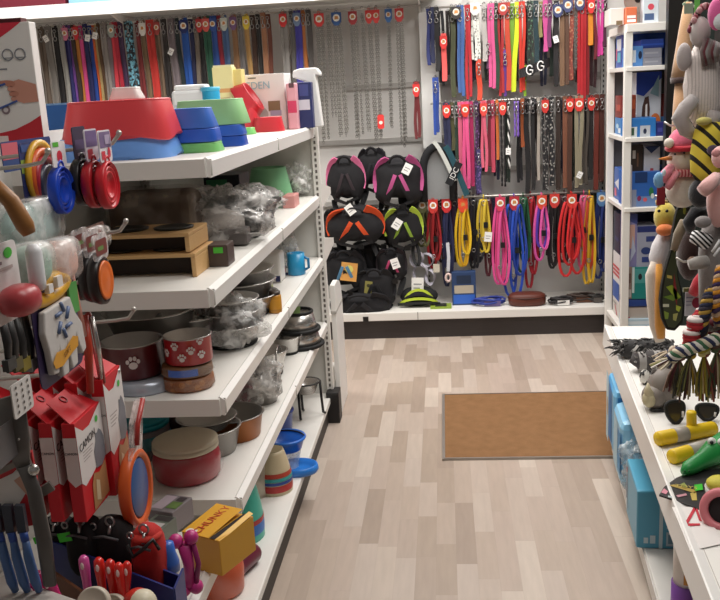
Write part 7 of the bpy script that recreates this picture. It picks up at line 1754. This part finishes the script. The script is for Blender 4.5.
# black fan shaped card
pts = [(659, 497), (664, 489), (676, 480), (690, 474), (722, 470), (722, 488), (706, 508), (704, 513), (680, 504)]
w3 = [onr(x, y) for x, y in pts]; base = w3[3]
t = T('fan_card', 'black fan shaped card with yellow print and a green sticker overhanging the shelf edge', 'card', base)
vs = [(p.x - base.x, p.y - base.y, .006) for p in w3]; n = len(vs)
b = MB(); b.add(vs + [(x, y, z - .004) for x, y, z in vs], [tuple(range(n - 1, -1, -1)), tuple(range(n, 2 * n))] + [(i, (i + 1) % n, (i + 1) % n + n, i + n) for i in range(n)], card_m('2a2728')); b.build('card', t)
def flat(pts, c, z=.0075): return [tuple(V((onr(x, y).x - base.x, onr(x, y).y - base.y, z))) for x, y in pts], c
b = MB()
for pp, c in (flat([(669, 488), (674, 487), (697, 493), (695, 496)], 'b59a4a'), flat([(690, 496), (696, 494), (697, 503), (692, 503)], 'c9b05a'), flat([(680, 487), (684, 485), (688, 490), (685, 491)], '8f9a4a'), flat([(661, 495), (664, 491), (668, 494), (666, 497)], 'd68a9a'), flat([(676, 498), (686, 496), (687, 498), (678, 500)], 'c98f9a'), flat([(668, 498), (672, 499), (672, 500.5), (668, 500)], 'b9c4c4')): b.add(pp, [tuple(range(len(pp)))], card_m(c))
b.build('printed_front', t)
pp, c = flat([(694, 488), (702, 487), (703, 493), (695, 494)], '45d13c', .009); b = MB(); b.add(pp, [(0, 1, 2, 3)], card_m(c)); b.build('price_sticker', t)
o = text('TOYS', t, 0, 0, 0, .022, card_m('cdb95c')); p_ = onr(686, 490) - base; o.matrix_local = MX.Translation((p_.x, p_.y, .009)) @ MX.Rotation(-.35, 4, 'Z')
# white card with red A strokes, pink ring item, yellow toy in a white cup
base = onr(690, 525); t = T('letter_card', 'white card printed with big red letter strokes on the low shelf', 'card', base)
b = MB(); pp = [onr(x, y) - base + V((0, 0, .003)) for x, y in ((672, 508), (706, 508), (722, 545), (690, 552))]; b.add([tuple(p) for p in pp], [(0, 1, 2, 3)], card_m('e6e1dd')); b.build('card', t)
b = MB()
for q4 in (((684, 526), (687, 527), (697, 509), (694, 508)), ((684, 525), (684, 528), (700, 527), (700, 525)), ((697, 509), (694, 508), (699, 522), (702, 523))):
    b.add([tuple(onr(x, y) - base + V((0, 0, .0045))) for x, y in q4], [(0, 1, 2, 3)], card_m('c22a3c'))
b.build('red_letter', t)
p = onr(714, 522); k = mpp(p); t = T('pink_ring', 'pink ring pack with a dark round opening at the edge of the low shelf', 'ring pack', p, -.5)
b = MB(); b.lathe([(13 * k, 0), (21 * k, 0), (22 * k, 4 * k), (20 * k, 8 * k), (14 * k, 8 * k), (13 * k, 4 * k)], plas('d87d84', .45), 30, M=RT((8 * k, 0, 15 * k), rx=1.2)); b.build('pink_ring', t)
b = MB(); b.lathe([(.001, 2 * k), (13 * k, 2 * k)], mat('1a1112', rough=.6), 24, M=RT((8 * k, 0, 15 * k), rx=1.2)); b.build('dark_opening', t)
p = onr(722, 500); k = mpp(p); t = T('yellow_toy', 'pale yellow crumpled toy in a white tub at the edge', 'toy', p)
b = MB(); b.lathe([(14 * k, 0), (17 * k, 14 * k), (16 * k, 14 * k), (.001, 8 * k)], plas('d9d4d2', .5), 24); b.build('white_tub', t)
b = MB(); b.ell((-2 * k, 0, 18 * k), (14 * k, 12 * k, 8 * k), mat('e2d95a', rough=.6, sc=30, c2='cfc23c', bump=.8), n=16); b.build('yellow_body', t)

# ------------------------------------------------------------------ packs on the base board under the shelf
def onb(px, py): return on(px, py, ZRB)
def rpack(name, label, s0, s1, d0, d1, h, c, decals=(), cat='pack', z=ZRB + .001, bevel=.008, side=()):
    """carton set square to the low shelf; decals on its aisle face (local -x), side decals on the face towards the camera"""
    p = rs((s0 + s1) / 2, (d0 + d1) / 2, z); t = T(name, label, cat, p, RZ)
    w, d = d1 - d0, s1 - s0
    MB().box((0, 0, h / 2), (w, d, h), c if not isinstance(c, str) else card_m(c)).build('pack_body', t, bevel=bevel)
    b = MB()
    for i, (poly, m) in enumerate(decals): b.add([(-w / 2 - .0008 - .0003 * i, d / 2 - u * d, v * h) for u, v in poly], [tuple(range(len(poly)))], card_m(m) if isinstance(m, str) else m)
    for i, (poly, m) in enumerate(side): b.add([((u - .5) * w, -d / 2 - .0008 - .0003 * i, v * h) for u, v in poly], [tuple(range(len(poly)))], card_m(m) if isinstance(m, str) else m)
    if decals or side: b.build('printed_front', t)
    return t
# sky blue bag, farthest
s_of = lambda px, py: (lambda p: (p - RP).dot(DR))(onb(px, py))
rpack('blue_pad_bag', 'tall sky blue training pad bag under the low shelf, farthest in', 1.60, 1.86, -.02, .24, .275, mat('8fd0f2', rough=.3, sc=6, c2='5fb4ea'), [(R4(.0, .0, .3, 1), 'bfe0ee'), ([(.3, .1), (.75, .15), (.7, .9), (.35, .95)], '2b7fc0'), (circ(.15, .5, .08, 10, .15), 'c9b8a0')], bevel=.03, side=[(R4(.05, .1, .95, .9), '2f86c6'), (circ(.4, .55, .16, 12, .18), 'dcecf4'), (circ(.55, .3, .12, 12, .12), '9fd0ea')])
rpack('blue_pad_bag', 'light blue and white wrapped training pad bag before the sky blue one', 1.34, 1.58, -.025, .24, .25, mat('a9dcf4', rough=.3, sc=8, c2='7cc4ee'), [(R4(.1, .1, .6, .9), 'b9dcec'), (R4(.65, .2, .95, .8), '4a9ad0')], bevel=.03, side=[(circ(.4, .6, .25, 14, .2), 'e6eef2'), (R4(.1, .1, .9, .35), '6fb4dc')])
p = rs(1.26, .12, ZRB); crumple('crumpled clear bag with pale blue contents behind the teal pack', (p.x - .02, p.y + .03, ZRB + .002), (.13, .07, .115), 'dfeaf0', .4, 51, core_items([('b', '8fc0dc', (.0, 0, .08), (.16, .12, .12))]))
rpack('teal_pad_pack', 'teal training pad pack with a pale stripe under the low shelf', 0.935, 1.18, -.024, .24, .19, mat('5aa9c6', rough=.35, sc=5, c2='4a9abc'), [(R4(.0, .1, .12, .9), 'c9d8e0'), (R4(.03, .3, .09, .75), '26356e'), (R4(.03, .78, .09, .88), 'c0394a')], bevel=.006, side=[(R4(.25, .0, .29, 1), 'c9dde2'), (R4(.33, .06, .46, .30), 'b5cbd6'), (R4(.35, .1, .44, .26), '6b93a8'), (R4(.08, .1, .13, .2), 'bcd4dc'), (R4(.15, .1, .21, .24), 'bcd4dc'), (R4(.33, .36, .46, .39), '9fc4d2')])
p = onb(686, 612); t = T('purple_tub', 'purple capped white and orange treat tube standing under the shelf', 'tube', p)
MB().lathe([(.038, 0), (.04, .004), (.04, .09), (.001, .092)], plas('8a55b0', .35), 28).build('purple_base', t)
MB().lathe([(.036, .088), (.037, .20), (.03, .21), (.001, .211)], mat('ece6e0', rough=.4, sc=14), 28).build('white_tube', t)
b = MB(); b.add([(.0375 * math.sin(a), -.0375 * math.cos(a), z) for a in [-.5 + i * .2 for i in range(7)] for z in (.10 + .01 * (1 if 0 else 0), .19)], [(2 * i, 2 * i + 2, 2 * i + 3, 2 * i + 1) for i in range(6)], mat('c98a3a', rough=.5, kind='patch', sc=40, c2='e8dcc8')); b.build('orange_print', t)
